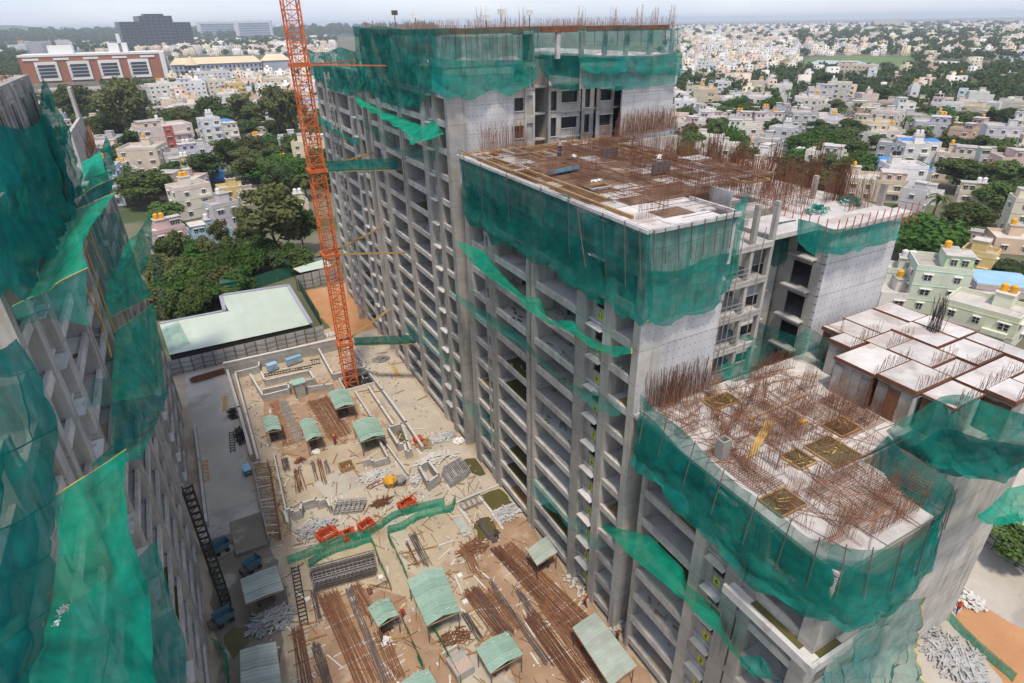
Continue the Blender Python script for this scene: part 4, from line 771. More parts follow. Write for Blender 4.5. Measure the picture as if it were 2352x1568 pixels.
# white formwork panels standing round the top floor, seen through the net
for i in range(13): part('form_panel', 'form_panel', deck, .02+i*.62, -.12, -3.6, .60+i*.62, -.02, .10)
for i in range(13): part('form_panel', 'form_panel', deck, .02+i*.62, -.10, -6.6, .60+i*.62, -.01, -3.66)
for i in range(50): part('form_panel', 'form_panel', deck, -.12, .02+i*.62, -2.6, -.02, .60+i*.62, .1)
m = MB()
for i in range(240):
    x, y = k.uniform(27.3, 46), k.uniform(33, 61); a = k.choice([0, math.pi/2])+k.gauss(0, .05); l = k.uniform(1.5, 5)
    if y < 36 and x > 35: continue
    m.rod((x, y, 40.45+k.uniform(0, .12)), (x+l*math.cos(a), y+l*math.sin(a), 40.45+k.uniform(0, .12)), .03)
for i in range(70): m.rod((38+k.gauss(0, 5), 30.8+i*.42, 40.6), (38+k.uniform(3, 8), 30.8+i*.42, 40.62), .025)
tag(m.build('loose_bars', 'rust'), 'rusty steel mat lying on the brown formwork deck', 'rebar', None, 'stuff')
segC = [(36, 34, 36, 44), (38.5, 38, 46, 38), (40, 40, 40, 58), (43, 42, 47, 42), (44, 45, 44, 60), (47, 40, 47, 60), (36, 50, 40, 50), (38, 55, 46, 55), (34, 34.5, 38, 34.5), (28, 33, 31, 33), (31, 46, 34, 46)]
bars('starter_bars', 'rusty starter bars rising from the brown formwork deck', wallbars(segC, 40.4, .22), 2.0, 'rust', .013, .5, seed=8)
segE = [(48, 34, 48, 58), (52, 33, 56, 33), (50, 36, 50, 52), (53, 36, 57, 36), (55, 40, 55, 58), (49, 40, 56, 40), (51, 46, 57, 46), (48, 52, 56, 52), (57, 34, 57, 50), (44, 36, 47, 36), (45, 40, 45, 60)]
bars('starter_bars', 'rusty starter bars on the white slab of the right wing', wallbars(segE, 37.4, .22), 2.6, 'rust', .016, .5, seed=9)
bars('starter_bars', 'rusty bar cages of the far columns on the right wing', [(c[0]+q.uniform(-.6, .6), c[1]+q.uniform(-.5, .5), 37.4) for c in ((51, 45), (53, 50), (56.5, 40), (55, 36), (49.5, 48), (52.5, 42)) for _ in range(34)], 4.6, 'rust', .022, seed=10)
m = MB()
for i in range(23):
    x = 46.7+i*.5
    if i % 2 == 0: m.bar((x, 29.95, 36.4), (x+.03, 29.93, 38.3), .06)
    if i % 3 == 0 and i > 0: m.bar((46.55, 30+i*.28, 36.4), (46.52, 30+i*.28, 38.2), .06)
tag(m.build('edge_props', 'orange_red'), 'row of orange edge posts round the white slab of the right wing', 'posts', None, 'stuff')
for lab, c in (('round green net bale at left on the white slab', (49.6, 34.2)), ('larger green net bale at right on the white slab', (54.6, 34.4))):
    m = MB(); kk = random.Random(int(c[0]))
    for _ in range(60):
        a, b = kk.uniform(0, 6.28), kk.uniform(0, 1.4); rr = .9*kk.uniform(.75, 1.05); x, y, z = rr*math.cos(a)*math.cos(b)*1.2, rr*math.sin(a)*math.cos(b), rr*math.sin(b)*.75
        m.poly([(x+kk.uniform(-.35, .35), y+kk.uniform(-.35, .35), max(0.02, z+kk.uniform(-.25, .25))) for _ in range(4)])
    tag(m.build('net_bale', 'net', None, (c[0], c[1], 37.42)), lab, 'net', NETGRP)
# loose things on the deck
p = PZ(*S('Z4', 190, 295), 40.5); m = MB()
for i in range(7): m.bar((-1.9+.1*i, -.5+.14*i, .12+.05*(i % 3)), (1.9+.1*i, .1+.14*i, .15+.05*(i % 3)), .14, .1)
tag(m.build('blue_sheet_bundle', 'blue', None, p), 'bundle of blue wrapped pipes lying on the brown deck', 'bundle')
for lab, a in (('dark rust coloured upright board at the middle of the brown deck', (480, 205)), ('dark upright board nearer the landings on the brown deck', (800, 300))):
    p = PZ(*S('Z4', *a), 40.5); m = MB(); m.box(-1.0, -.08, 0, 1.0, .08, 1.05)
    for x in (-1.0, -.35, .3, .94): m.box(x, -.14, 0, x+.06, -.08, 1.08)
    tag(m.build('upright_board', 'steel_dark', None, p), lab, 'board')
for i, a in enumerate(((400, 365), (270, 205), (840, 370), (790, 210))):
    p = PZ(*S('Z4', *a), 40.5); m = MB(); kk = random.Random(i)
    for _ in range(7):
        x, y = kk.uniform(-.5, .5), kk.uniform(-.4, .4); m.poly([(x+kk.uniform(-.3, .3), y+kk.uniform(-.3, .3), .05+kk.uniform(0, .4)) for _ in range(4)])
    tag(m.build('crumpled_sack', 'white_paint', None, p), ['largest crumpled white sack on the brown deck', 'small white sack by the worker on the brown deck', 'white sack near the blue cables on the brown deck', 'white sack beside the upright board on the brown deck'][i], 'sack')

# ---- B roof: rusty shutter ring, bars, lamps
ring = empty('wall_formwork', (27, 64.2, 51.9)); tag(ring, 'rusty wall formwork ring on top of the tallest tower', 'formwork')
for (x0, y0, x1, y1) in ((0, 0, 9.5, .3), (0, .3, .3, 30), (11, 1, 12, 1.5), (12.2, .6, 17, 1.0), (18.0, 0, 30, .3), (9.5, 2, 9.8, 12), (3, 8, 9, 8.3), (14, 8, 30, 8.3), (3, 16, 9, 16.3), (13, 18, 30, 18.3)):
    part('shutter', 'rust', ring, x0, y0, 0, x1, y1, .55)
for i in range(15): part('form_panel', 'form_panel', ring, .05+i*.62, -.08, -3.0, .62+i*.62, -.01, -.1)
for i in range(24): part('form_panel', 'form_panel', ring, -.12, .2+i*.62, -3.0, -.03, .77+i*.62, -.1)
for i in range(22): part('form_panel', 'form_panel', ring, 17+i*.62 if i < 12 else 10.2, -.06 if i < 12 else 0+(i-12)*.1, -6.0, 17.57+i*.62 if i < 12 else 10.3, -.01 if i < 12 else (i-12)*.1+.08, -3.2)
segB = [(28, 64.4, 36, 64.4), (27.3, 65, 27.3, 94), (30, 70, 36, 70), (37, 65, 37, 80), (45, 65, 58.5, 65), (41, 68, 45, 68), (48, 70, 48, 85), (53, 66, 53, 85), (58.5, 65, 58.5, 90), (30, 80, 36, 80), (40, 80, 56, 80), (33, 75, 33, 92)]
bars('starter_bars', 'rusty starter bars bristling above the tallest tower', wallbars(segB, 52.0, .34), 1.3, 'rust_light', .014, .7, seed=12)
m = MB()
for (x, y) in ((52.5, 64.6), (55.0, 64.5), (57.5, 64.5), (34.2, 64.5), (31.5, 64.5), (49.5, 65.5), (45, 66), (38, 67)):
    for _ in range(14): xx, yy = x+q.uniform(-.5, .5), y+q.uniform(-.3, .3); m.rod((xx, yy, 52), (xx+q.gauss(0, .1), yy+q.gauss(0, .1), 52+q.uniform(1.4, 2.7)), .014)
tag(m.build('starter_bars', 'rust_light'), 'taller bar clusters above the tallest tower', 'rebar', None, 'stuff')
for i, (a, hh) in enumerate((((770, 90), 2.0), ((1265, 70), 2.8), ((1430, 75), 2.6), ((1180, 105), 1.8), ((650, 75), 2.6))):
    p = PY(*S('r2', *a), 66.0 if i not in (0, 4) else 80.0); r_ = empty('floodlight', (p[0], p[1], 52.0)); h = p[2]-52.0
    MB().cyl((0, 0, 0), (0, 0, h), .05, n=6).build('pole', 'steel_dark', r_); MB().box(-.35, -.2, h-.2, .35, .05, h+.3).build('lamp_head', 'white_paint' if i != 4 else 'steel_dark', r_)
    tag(r_, ['white floodlight on a pole, leftmost on the tallest tower', 'tallest white floodlight in the middle of the tallest tower', 'wide white floodlight right of the middle on the tallest tower', 'low pale floodlight above the tallest tower end wall', 'dark pole figure at the far left roof of the tallest tower'][i], 'floodlight', 'floodlights on the tallest tower')
bars('starter_bars', 'rust brown bars standing at the foot of the tallest tower wall behind the deck', wallbars([(51, 63.6, 58.5, 63.6), (48, 62, 58, 62), (30, 62.5, 36, 62.5)], 40.4, .12), 2.6, 'rust', .02, seed=13)
bars('starter_bars', 'rusty starter bars at the foot of the pale end wall', wallbars([(28, 30.1, 34.8, 30.1), (29, 29.7, 31.5, 29.7)], 25.6, .10), 3.2, 'rust', .018, seed=14)
bars('starter_bars', 'rust brown bars on the top of the left tower', wallbars([(-9, 41, -9, 61), (-13, 44, -9, 44), (-14, 52, -9, 52), (-12, 40, -12, 60), (-16, 48, -10, 48)], 46.3, .16), 3.6, 'rust', .02, seed=15)
bars('starter_bars', 'rusty bars on the step behind the left tower', wallbars([(-8.4, 82, -8.4, 96), (-9.5, 84, -9.5, 95)], 39.8, .14), 2.5, 'rust_light', .025, seed=16)

# ================================================================== tower crane mast, ties, hoists
bx_, by_, _z = PZ(807, 884, 0)
crane = empty('tower_crane', (bx_, by_, 0)); tag(crane, 'tall orange lattice tower crane mast rising from the courtyard pit', 'crane')
m = MB(); W = .95; hs = 2.5
for sx in (-W, W):
    for sy in (-W, W): m.bar((sx, sy, 0), (sx, sy, hs), .17)
for z in (0.05, hs/2):
    for a, b in (((-W, -W), (W, -W)), ((W, -W), (W, W)), ((W, W), (-W, W)), ((-W, W), (-W, -W))): m.bar((*a, z), (*b, z), .09)
for a, b in (((-W, -W), (W, -W)), ((W, -W), (W, W)), ((W, W), (-W, W)), ((-W, W), (-W, -W))):
    m.bar((*a, 0), (*b, hs/2), .085); m.bar((*b, hs/2), (*a, hs), .085)
m.bar((-.3, .5, 0), (-.3, .5, hs), .05); m.bar((.1, .5, 0), (.1, .5, hs), .05)
for kz in range(6): m.bar((-.3, .5, kz*.42), (.1, .5, kz*.42), .04)
sec = m.mesh('mast_section', 'orange')
nsec = 30
for i in range(nsec): link('mast_section', sec, crane, (0, 0, i*hs-1.5))
top = empty('jib_head', (0, 0, nsec*hs-1.5)); top.parent = crane
MB().box(-1.4, -1.4, 0, 1.4, 1.4, 1.6).build('slewing_ring', 'orange', top)
m = MB()
for i in range(18):
    for s_ in (-.6, .6): m.bar((i*2.5-12, s_, 2), (i*2.5-9.5, s_, 2), .12); m.bar((i*2.5-12, s_, 2), (i*2.5-10.75, 0, 3.4), .08); m.bar((i*2.5-10.75, 0, 3.4), (i*2.5-9.5, s_, 2), .08)
m.build('jib', 'orange', top)
for i, (col, ends, wrapped) in enumerate(((S('r10', 1455, 470), ((S('r10', 2016, 462)), S('r10', 1835, 280)), None), (S('r10', 1555, 1105), (S('r5', 1560, 190), S('r10', 1900, 860)), 1), (S('r2', 175, 980), (S('r2', 675, 970), S('r2', 530, 880)), 1), (S('r2', 75, 375), (S('r2', 615, 378), S('r2', 450, 350)), None))):
    d = _ray(*col); t = (bx_*FW[0]+by_*FW[1])/(d[0]*FW[0]+d[1]*FW[1]); zc = CAMH+d[2]*t
    cz = zc
    cr = empty('tie_collar', (0, 0, cz)); cr.parent = crane
    m = MB()
    for a in ((-1.25, -1.25, 1.25, -1.05), (-1.25, 1.05, 1.25, 1.25), (-1.25, -1.05, -1.05, 1.05), (1.05, -1.05, 1.25, 1.05)): m.box(a[0], a[1], -.22, a[2], a[3], .22)
    m.build('collar_frame', 'orange', cr)
    for j, e in enumerate(ends):
        p = PX(*e, 27.0); q0 = Vector((1.15, -1.0 if j == 0 else 1.0, 0)); q1 = Vector((27.0-bx_, p[1]-by_, p[2]-cz))
        m = MB(); off = Vector((0, .22, 0)); m.bar(q0-off, q1-off, .12); m.bar(q0+off, q1+off, .12); n_ = 12
        for s_ in range(n_):
            a, b = q0.lerp(q1, s_/n_), q0.lerp(q1, (s_+1)/n_); m.bar(a-off, b+off, .06)
        m.build('tie_strut', 'bamboo' if i != 3 else 'orange', cr)
    if wrapped:
        p = PX(*ends[0], 26.9); A_ = Vector((bx_+1.2, by_-1.0, cz)); B_ = Vector((26.6, p[1], p[2]))
        net('green net wrapped walkway from the mast collar, %s' % ('lower one near the ground' if i == 1 else 'upper one halfway up'), [[A_+Vector((0, -.6, 1.3)), B_+Vector((0, -.6, 1.5))], [A_+Vector((0, -.7, -.1)), B_+Vector((0, -.7, .0))]], 'net_dense', 40, 8, .05, .08, .08, 70+i, 'net wrapped walkways')
        tag(MB().bar((0, 0, 0), tuple(B_-A_), .9, .06).build('walkway_plank', 'bamboo', None, A_+Vector((0, -.2, -.12))), 'plank floor of the net wrapped walkway, %s' % ('lower' if i == 1 else 'upper'), 'walkway', 'net wrapped walkways')
def hoist(label, x, y, z0, z1, mat, w=.45, step=.75):
    r_ = empty('hoist_mast', (x, y, z0)); m = MB(); z = 0
    for sx in (-w, w):
        for sy in (-w, w): m.bar((sx, sy, 0), (sx, sy, z1-z0), .11)
    m.build('chord', mat, r_); m = MB()
    while z < z1-z0:
        for a, b in (((-w, -w), (w, -w)), ((w, -w), (w, w)), ((w, w), (-w, w)), ((-w, w), (-w, -w))): m.bar((*a, z), (*b, z), .10)
        m.bar((-w, -w, z), (w, -w, z+step), .06); z += step
    m.build('rung_frame', mat, r_); tag(r_, label, 'hoist', 'material hoists'); return r_
ax, ay, az = PZ(520, 1385, 0)
hoist('black ladder-like hoist mast beside the left tower', ax, ay, 0, 15.5, 'black', .42, .8)
hx = PX(*S('r10', 1690, 930), 26.0); hoist('grey lattice hoist mast on the farthest tower right of the crane', 26.0, hx[1], 0, 46, 'steel_grey', .35, 1.0)
# ================================================================== the courtyard
k = random.Random(44)
def block_wall(label, reg, pts, h=1.15, t=.22, closed=False, z0=0.0, group='low block walls in the courtyard', mat='block'):
    P = [G(reg, *p, z0+h) for p in pts]; P = P+[P[0]] if closed else P
    r_ = empty('block_wall', (P[0][0], P[0][1], z0)); o = Vector((P[0][0], P[0][1], z0))
    for a, b in zip(P[:-1], P[1:]):
        a, b = Vector(a)-o, Vector(b)-o; d = Vector((b.x-a.x, b.y-a.y, 0)); L = d.length
        if L < .1: continue
        d.normalize(); a0, b0 = a-d*t*.5, b+d*t*.49; n = max(1, int(h/.4)); hh = h/n
        for c in range(n):                                  # courses of blocks, joints recessed by a few millimetres
            w = t-(.012 if c % 2 else 0); MB().bar((a0.x, a0.y, c*hh+hh/2), (b0.x, b0.y, c*hh+hh/2), w, hh-.015).build('block_course', mat, r_)
        MB().bar((a0.x, a0.y, h+.02), (b0.x, b0.y, h+.02), t+.05, .05).build('coping', 'block_cap', r_)
    tag(r_, label, 'wall', group); return r_
block_wall('long tall grey block wall in front of the fence', 'r5', [(250, 338), (1012, 172)], 2.3, .5)
block_wall('grey block wall stepping round the blue cabins', 'r5', [(485, 330), (483, 362), (322, 402)], 1.2)
block_wall('long block wall along the left edge of the podium', 'r5', [(322, 402), (400, 690), (478, 990)], 1.1)
block_wall('outer grey block wall of the left podium drain', 'r5', [(268, 385), (345, 640), (432, 960)], 1.3, .35)
block_wall('U-shaped grey block wall behind the small booth', 'r5', [(425, 415), (512, 560), (690, 515), (684, 480), (732, 472), (742, 512), (930, 488), (985, 482)], 1.2)
block_wall('inner rectangular block enclosure near the blue cabins', 'r5', [(500, 398), (525, 456), (828, 388), (862, 446), (512, 520)], 1.2)
block_wall('square block enclosure round the crane mast', 'r5', [(885, 226), (990, 418), (1215, 362), (1130, 238)], 1.2)
block_wall('long beam wall on the right edge of the podium', 'r5', [(1180, 330), (1330, 520), (1490, 740), (1600, 905)], .9, .3)
block_wall('narrow block wall right of the crane pit', 'r5', [(1232, 498), (1315, 625), (1400, 752)], .8, .25)
block_wall('innermost low wall right of the crane pit', 'r5', [(1140, 530), (1250, 700)], .6, .25)
block_wall('stepped block wall around the muddy chamber', 'r5', [(1365, 778), (1458, 752), (1500, 870), (1520, 935), (1490, 945), (1476, 885), (1436, 893)], 1.2, .25, True)
block_wall('angled block wall below the largest green shed', 'r5', [(1198, 1005), (1255, 990), (1263, 1012), (1368, 985), (1300, 855)], 1.1)
block_wall('small square block chamber beside the steel frames', 'r5', [(1578, 1040), (1640, 1005), (1712, 1100), (1640, 1150)], 1.5, .25, True)
block_wall('zigzag block wall at the front of the podium', 'r5', [(680, 1420), (655, 1342), (705, 1328), (715, 1356), (768, 1342), (775, 1294), (876, 1264), (888, 1284), (945, 1262), (968, 1310)], 1.3)
block_wall('thin pair of beams running toward the rubble', 'r5', [(1325, 850), (1505, 1095)], .5, .2)
block_wall('parapet wall along the left road', 'r5', [(45, 760), (75, 1000), (125, 1420)], 1.0, .25)
# left trench with wooden strutting
trench = empty('formwork_trench', G('rB', 560, 300)); tag(trench, 'long strutted formwork trench along the left of the podium', 'trench'); o = Vector(trench.location)
A_ = [G('rB', 440, 60, 1.2), G('rB', 545, 560, 1.2)]; B_ = [G('rB', 540, 40, 1.2), G('rB', 620, 545, 1.2)]; C_ = [G('rB', 585, 0, .9), G('rB', 690, 480, .9)]
for L_, nm, mt in ((A_, 'trench_wall', 'concrete_dark'), (B_, 'trench_wall', 'rust'), (C_, 'rail', 'block_cap')): MB().bar(Vector(L_[0])-o-Vector((0, 0, .5)), Vector(L_[1])-o-Vector((0, 0, .5)), .18, 1.0).build(nm, mt, trench)
for i in range(22):
    a = Vector(A_[0]).lerp(Vector(A_[1]), (i+.4)/22)-o; b = Vector(B_[0]).lerp(Vector(B_[1]), (i+.5)/22)-o
    MB().bar(a, b+Vector((0, k.uniform(-.3, .3), 0)), .09).build('strut', k.choice(['timber', 'steel_grey', 'block_cap']), trench)
m = MB()
for i in range(150):
    p = Vector(A_[0]).lerp(Vector(A_[1]), k.random()*1.02) + Vector((k.uniform(.2, 2.8), k.uniform(-.5, .5), -1.0+k.uniform(0, .5))); a = k.uniform(0, 3.14); l = k.uniform(.3, 1.2)
    m.bar(p, p+Vector((l*math.cos(a), l*math.sin(a), k.uniform(0, .25))), .07, .05)
tag(m.build('timber_offcuts', 'timber'), 'litter of brown timber offcuts along the podium trench', 'timber', None, 'stuff')

# ---- sheds
def shed(label, reg, quad, z=2.6, rise=.35, mat='shed_green', low=None, marks=True):
    P = [Vector(G(reg, *p, z)) for p in quad]; c = sum(P, Vector())/4; r_ = empty('open_shed', (c.x, c.y, 0)); o = Vector((c.x, c.y, 0))
    a, b, cc, d = [p-o for p in P]      # a-b far edge, d-c near edge
    L = ((a-d).length+(b-cc).length)/2; n = max(3, int(round(L/1.1)))
    for i in range(n):
        t0, t1 = i/n, (i+1)/n; m = MB(); K = 8; ov = Vector((0, 0, .03*(i % 2)))
        for s0, s1 in ((0, .5), (.5, 1)):
            g = []
            for t in (t0, t1+.01):
                e0, e1 = a.lerp(d, t), b.lerp(cc, t); row = []
                for q_ in range(K+1):
                    s_ = s0+(s1-s0)*q_/K; p = e0.lerp(e1, s_)+ov; p.z += rise*(1-abs(2*s_-1)); row.append(p)
                g.append(row)
            # corrugation runs down the slope: alternate strips along t
            M_ = 6
            for j in range(M_):
                f0, f1 = j/M_, (j+1)/M_; up = Vector((0, 0, .05 if j % 2 else 0))
                m.poly([g[0][0].lerp(g[1][0], f0)+up, g[0][K].lerp(g[1][K], f0)+up, g[0][K].lerp(g[1][K], f1)+up, g[0][0].lerp(g[1][0], f1)+up])
                if j < M_-1:
                    u2 = Vector((0, 0, .05 if (j+1) % 2 else 0)); m.poly([g[0][0].lerp(g[1][0], f1)+up, g[0][K].lerp(g[1][K], f1)+up, g[0][K].lerp(g[1][K], f1)+u2, g[0][0].lerp(g[1][0], f1)+u2])
        rs_ = m.build('roof_sheet', mat, r_)
        if marks and i % 2 == 0:
            for s_ in (.22, .42, .68, .88):
                p = a.lerp(d, (t0+t1)/2).lerp(b.lerp(cc, (t0+t1)/2), s_+k.uniform(-.05, .05)); p.z += rise*(1-abs(2*s_-1))+.10; part('roof_weight', 'shed_grey', rs_, p.x-.2, p.y-.08, p.z-.03, p.x+.2, p.y+.08, p.z+.02)
    for p in (a, b, cc, d):
        q_ = p.lerp(c-o, .08); MB().cyl((q_.x, q_.y, 0), (q_.x, q_.y, z), .05, n=6).build('post', 'steel_dark', r_)
    for e0, e1 in ((a, b), (d, cc), (a, d), (b, cc)): MB().bar(e0-Vector((0, 0, .08)), e1-Vector((0, 0, .08)), .07).build('rafter', 'timber', r_)
    m = MB(); w = ((b-a).length)*.25; m.box(-w, -.5, .55, w, .5, .85); m.box(-w+.1, -.4, 0, -w+.3, .4, .55); m.box(w-.3, -.4, 0, w-.1, .4, .55); m.box(-.3, -.3, .85, .4, .3, 1.25); m.build('bending_bench', 'steel_dark', r_)
    tag(r_, label, 'shed', 'open sheds in the courtyard'); return r_
shed('green ridged shed roof just below the crane base', 'r5', [(955, 545), (1085, 515), (1140, 625), (1010, 655)])
shed('small square green shed roof at left of the rusty stacks', 'r5', [(505, 715), (610, 700), (640, 795), (530, 815)])
shed('narrow green shed roof between two rusty stacks', 'r5', [(760, 740), (855, 715), (915, 840), (810, 875)])
shed('wide pale green shed roof near the block chamber', 'r5', [(1120, 750), (1280, 705), (1350, 830), (1180, 880)])
shed('grey corrugated shed roof beside the black hoist mast', 'rB', [(358, 860), (605, 765), (655, 930), (395, 1030)], 2.6, .12, 'shed_grey', marks=False)
shed('large grey green shed roof at the bottom edge left', 'rB', [(355, 1345), (600, 1285), (640, 1580), (362, 1640)], 2.6, .12, 'shed_grey', marks=False)
shed('small green shed roof between brown stacks in the rebar yard', 'rB', [(1225, 1055), (1370, 985), (1440, 1105), (1300, 1185)])
shed('biggest curved green shed roof in the rebar yard', 'rB', [(1495, 870), (1735, 775), (1860, 1080), (1630, 1180)], 2.8, .5)
shed('green shed roof with broken corner at lower right of the yard', 'rB', [(1965, 1335), (2180, 1215), (2290, 1375), (2065, 1505)])
shed('green shed roof cut by the bottom edge of the yard', 'rB', [(1450, 1567), (1640, 1470), (1740, 1640), (1530, 1760)])
shed('small pale shed roof against the middle facade', 'rC', [(390, 660), (525, 565), (600, 675), (460, 765)], 2.6, .1, 'shed_grey', marks=False)
shed('long pale green shed roof by the nearest facade', 'rC', [(700, 1190), (860, 1085), (1140, 1450), (960, 1590)], 2.6, .12, 'shed_grey', marks=False)
c = G('r5', 772, 560); r_ = empty('site_booth', c); m = MB()
for sx in (-.8, .8):
    for sy in (-.7, .7): m.bar((sx, sy, 0), (sx, sy, 2.6), .08)
m.build('frame', 'steel_dark', r_); part('panel', 'block', r_, -.75, -.65, 0, .75, -.6, 2.0); part('panel', 'block', r_, -.75, -.6, 0, -.7, .6, 2.0); part('roof', 'shed_green', r_, -1.0, -.9, 2.6, 1.0, .9, 2.68); tag(r_, 'small booth with green flat roof behind the rusty stacks', 'booth')

# ---- stacks of reinforcing bars
def bundle(label, reg, p0, p1, w, mat, n=None, h=.16, sleepers=True, ragged=.7):
    a, b = Vector(G(reg, *p0)), Vector(G(reg, *p1)); d = (b-a); L = d.length; d.normalize(); s_ = Vector((d.y, -d.x, 0)); n = n or max(6, int(w/.065)); m = MB(); r_ = empty('bar_stack', a)
    for i in range(n):
        off = (i+.5)/n*w-w/2; e0, e1 = k.uniform(0, ragged), k.uniform(0, ragged); tz = k.uniform(.02, h); sk = k.gauss(0, .16)
        m.bar(s_*off+d*e0+Vector((0, 0, .12+tz)), s_*(off+sk)+d*(L-e1)+Vector((0, 0, .12+tz)), w/n*.7, .04+tz*.3)
    m.build('bars', mat, r_)
    if sleepers:
        t = .8
        while t < L:
            q_ = d*t; j = k.uniform(-.35, .35); MB().bar(q_-s_*(w/2+.5+j)+Vector((0, 0, .06)), q_+s_*(w/2+.5-j)+Vector((0, 0, .06)), .11, .11).build('sleeper', k.choice(['timber', 'block_cap', 'timber']), r_); t += 1.7+k.uniform(-.2, .2)
    tag(r_, label, 'rebar', 'stacks of reinforcing bars'); return r_
bundle('rust brown bar stack left of the narrow shed on the podium', 'r5', (585, 600), (700, 915), 1.5, 'rust_light')
bundle('grey bar stack next to the rust one on the podium', 'r5', (645, 600), (755, 890), 1.4, 'steel_grey')
bundle('wide orange rust bar stack between podium sheds', 'r5', (880, 585), (1050, 855), 3.2, 'rust_light')
bundle('short rusty stack beside the yellow pit', 'r5', (850, 1010), (885, 1160), .5, 'steel_dark', sleepers=False)
bundle('second short rusty stack beside the yellow pit', 'r5', (890, 1000), (945, 1175), .6, 'rust', sleepers=False)
bundle('third short stack beside the yellow pit', 'r5', (935, 1000), (965, 1110), .45, 'steel_dark', sleepers=False)
bundle('rust stained heap of short bars on the podium', 'r5', (740, 1060), (780, 1230), .9, 'rust', sleepers=False)
bundle('dark bars lying by the podium trench', 'r5', (655, 985), (680, 1090), .9, 'steel_dark', sleepers=False)
bundle('grey bar stack under the fence gap, right of the path', 'rB', (1525, 545), (1640, 790), .9, 'steel_dark')
bundle('thin rusty bundle left of the grey stack past the fence', 'rB', (1485, 600), (1590, 800), .35, 'rust')
bundle('broad brown bar stack left of the small yard shed', 'rB', (950, 950), (1240, 1600), 2.0, 'rust')
bundle('dark purple grey bar stack at the left of the yard', 'rB', (855, 930), (920, 1165), .7, 'steel_dark')
bundle('long dark grey bar stack in the middle of the yard', 'rB', (1090, 915), (1360, 1600), .75, 'steel_dark')
bundle('brown bar stack meeting the small yard shed', 'rB', (1130, 885), (1270, 1130), 1.0, 'rust')
bundle('brown bar stack below the small yard shed', 'rB', (1300, 1190), (1450, 1560), 1.3, 'rust')
bundle('brown bar stack at lower left of the yard', 'rB', (740, 1180), (820, 1600), 1.1, 'rust')
bundle('dark bar stack at lower left of the yard', 'rB', (865, 1295), (975, 1620), .85, 'steel_dark')
bundle('grey bar stack right of the biggest shed', 'rB', (1870, 1080), (2010, 1290), .7, 'steel_dark')
bundle('wide brown stack right of the biggest shed', 'rB', (1920, 920), (2170, 1260), 1.8, 'rust')
bundle('purple grey strip inside the right brown stacks', 'rC', (20, 925), (290, 1270), .55, 'steel_dark')
bundle('long brown stack parallel to the middle facade', 'rC', (165, 640), (740, 1240), 1.3, 'rust')
bundle('longest rust stack next to the facade side', 'rC', (250, 620), (800, 1180), 1.3, 'rust_light')
bundle('dark grey bar strip across the right yard', 'rC', (135, 870), (560, 1480), .5, 'steel_dark')
bundle('rust stack under the broken corner shed', 'rC', (120, 930), (330, 1220), 1.0, 'rust_light')
bundle('brown stack at the bottom right of the yard', 'rC', (400, 1090), (760, 1600), 1.6, 'rust')
bundle('dark tangled steel strip at right of the yard', 'rC', (300, 900), (500, 1200), .6, 'steel_dark', ragged=2)
bundle('rusty bars right of the long pale shed', 'rC', (480, 1000), (900, 1567), 1.3, 'rust_light')
bundle('short pinkish bar stack near the pond', 'rB', (1880, 620), (1970, 830), 1.1, 'rust_light')
bundle('brown bars behind the fence at far left of the podium', 'r5', (10, 470), (265, 395), 2.2, 'rust', sleepers=False)
# sleepers laid out singly over the sand
for i, (a, b) in enumerate((((760, 1300), (950, 1240)), ((760, 1180), (900, 1150)), ((1440, 690), (1700, 640)), ((1500, 770), (1620, 740)), ((1240, 900), (1390, 930)), ((1880, 860), (2060, 800)), ((1250, 1290), (1480, 1260)), ((1900, 1380), (2010, 1350)))):
    tag(MB().bar(Vector(G('rB', *a))+Vector((0, 0, .08)), Vector(G('rB', *b))+Vector((0, 0, .08)), .14, .14).build('timber_sleeper', 'timber'), 'single weathered timber sleeper on the sand, %s' % ['bottom left', 'left of the dark stack', 'crossing the grey stack', 'below the path fence', 'by the rusty trestle', 'beside the wide brown stack', 'under the small yard shed', 'near the cabin box'][i], 'timber', 'loose sleepers in the yard')

# ---- green fabric fences
def fence(label, reg, pts, h=1.3):
    P = [Vector(G(reg, *p)) for p in pts]; r_ = net(label, [[p+Vector((0, 0, h)) for p in P], [p+Vector((0, 0, .03)) for p in P]], 'net_bright', 12*len(P), 7, .05, .12, .04, k.randint(0, 99), 'low green fabric fences', name='fabric_fence', cat='fence')
    o = P[0]+Vector((0, 0, h))
    for i in range(len(P)*2-1):
        p = P[i//2].lerp(P[min(i//2+1, len(P)-1)], .5*(i % 2))-o; MB().cyl(p, p+Vector((0, 0, h+.1)), .03, n=5).build('fence_post', 'bamboo', r_)
fence('long green fabric fence crossing the yard behind the path', 'rB', [(685, 760), (835, 705), (960, 650), (1080, 612), (1240, 568), (1330, 510), (1400, 455), (1560, 400), (1752, 355)])
fence('green fabric fence left of the sandy path', 'rB', [(830, 785), (920, 725), (1010, 685), (1130, 650), (1248, 612), (1300, 740), (1345, 840), (1388, 945)])
fence('green fabric fence with raised end beside the ponds', 'rB', [(1828, 335), (1800, 402), (1690, 425), (1560, 465), (1470, 520), (1370, 560), (1400, 650), (1450, 760), (1500, 865)])
fence('short green fence strip at left of the lower path', 'rB', [(1470, 1170), (1530, 1310), (1612, 1490)])
fence('short green fence strip at right of the lower path', 'rB', [(1660, 1190), (1740, 1330), (1800, 1450), (1860, 1580)])
fence('green fabric sheet at the foot of the left tower', 'rB', [(185, 790), (225, 900), (280, 1000)], 1.8)
fence('green fabric sheet at the bottom foot of the left tower', 'rB', [(185, 1340), (260, 1400), (290, 1640)], 1.8)

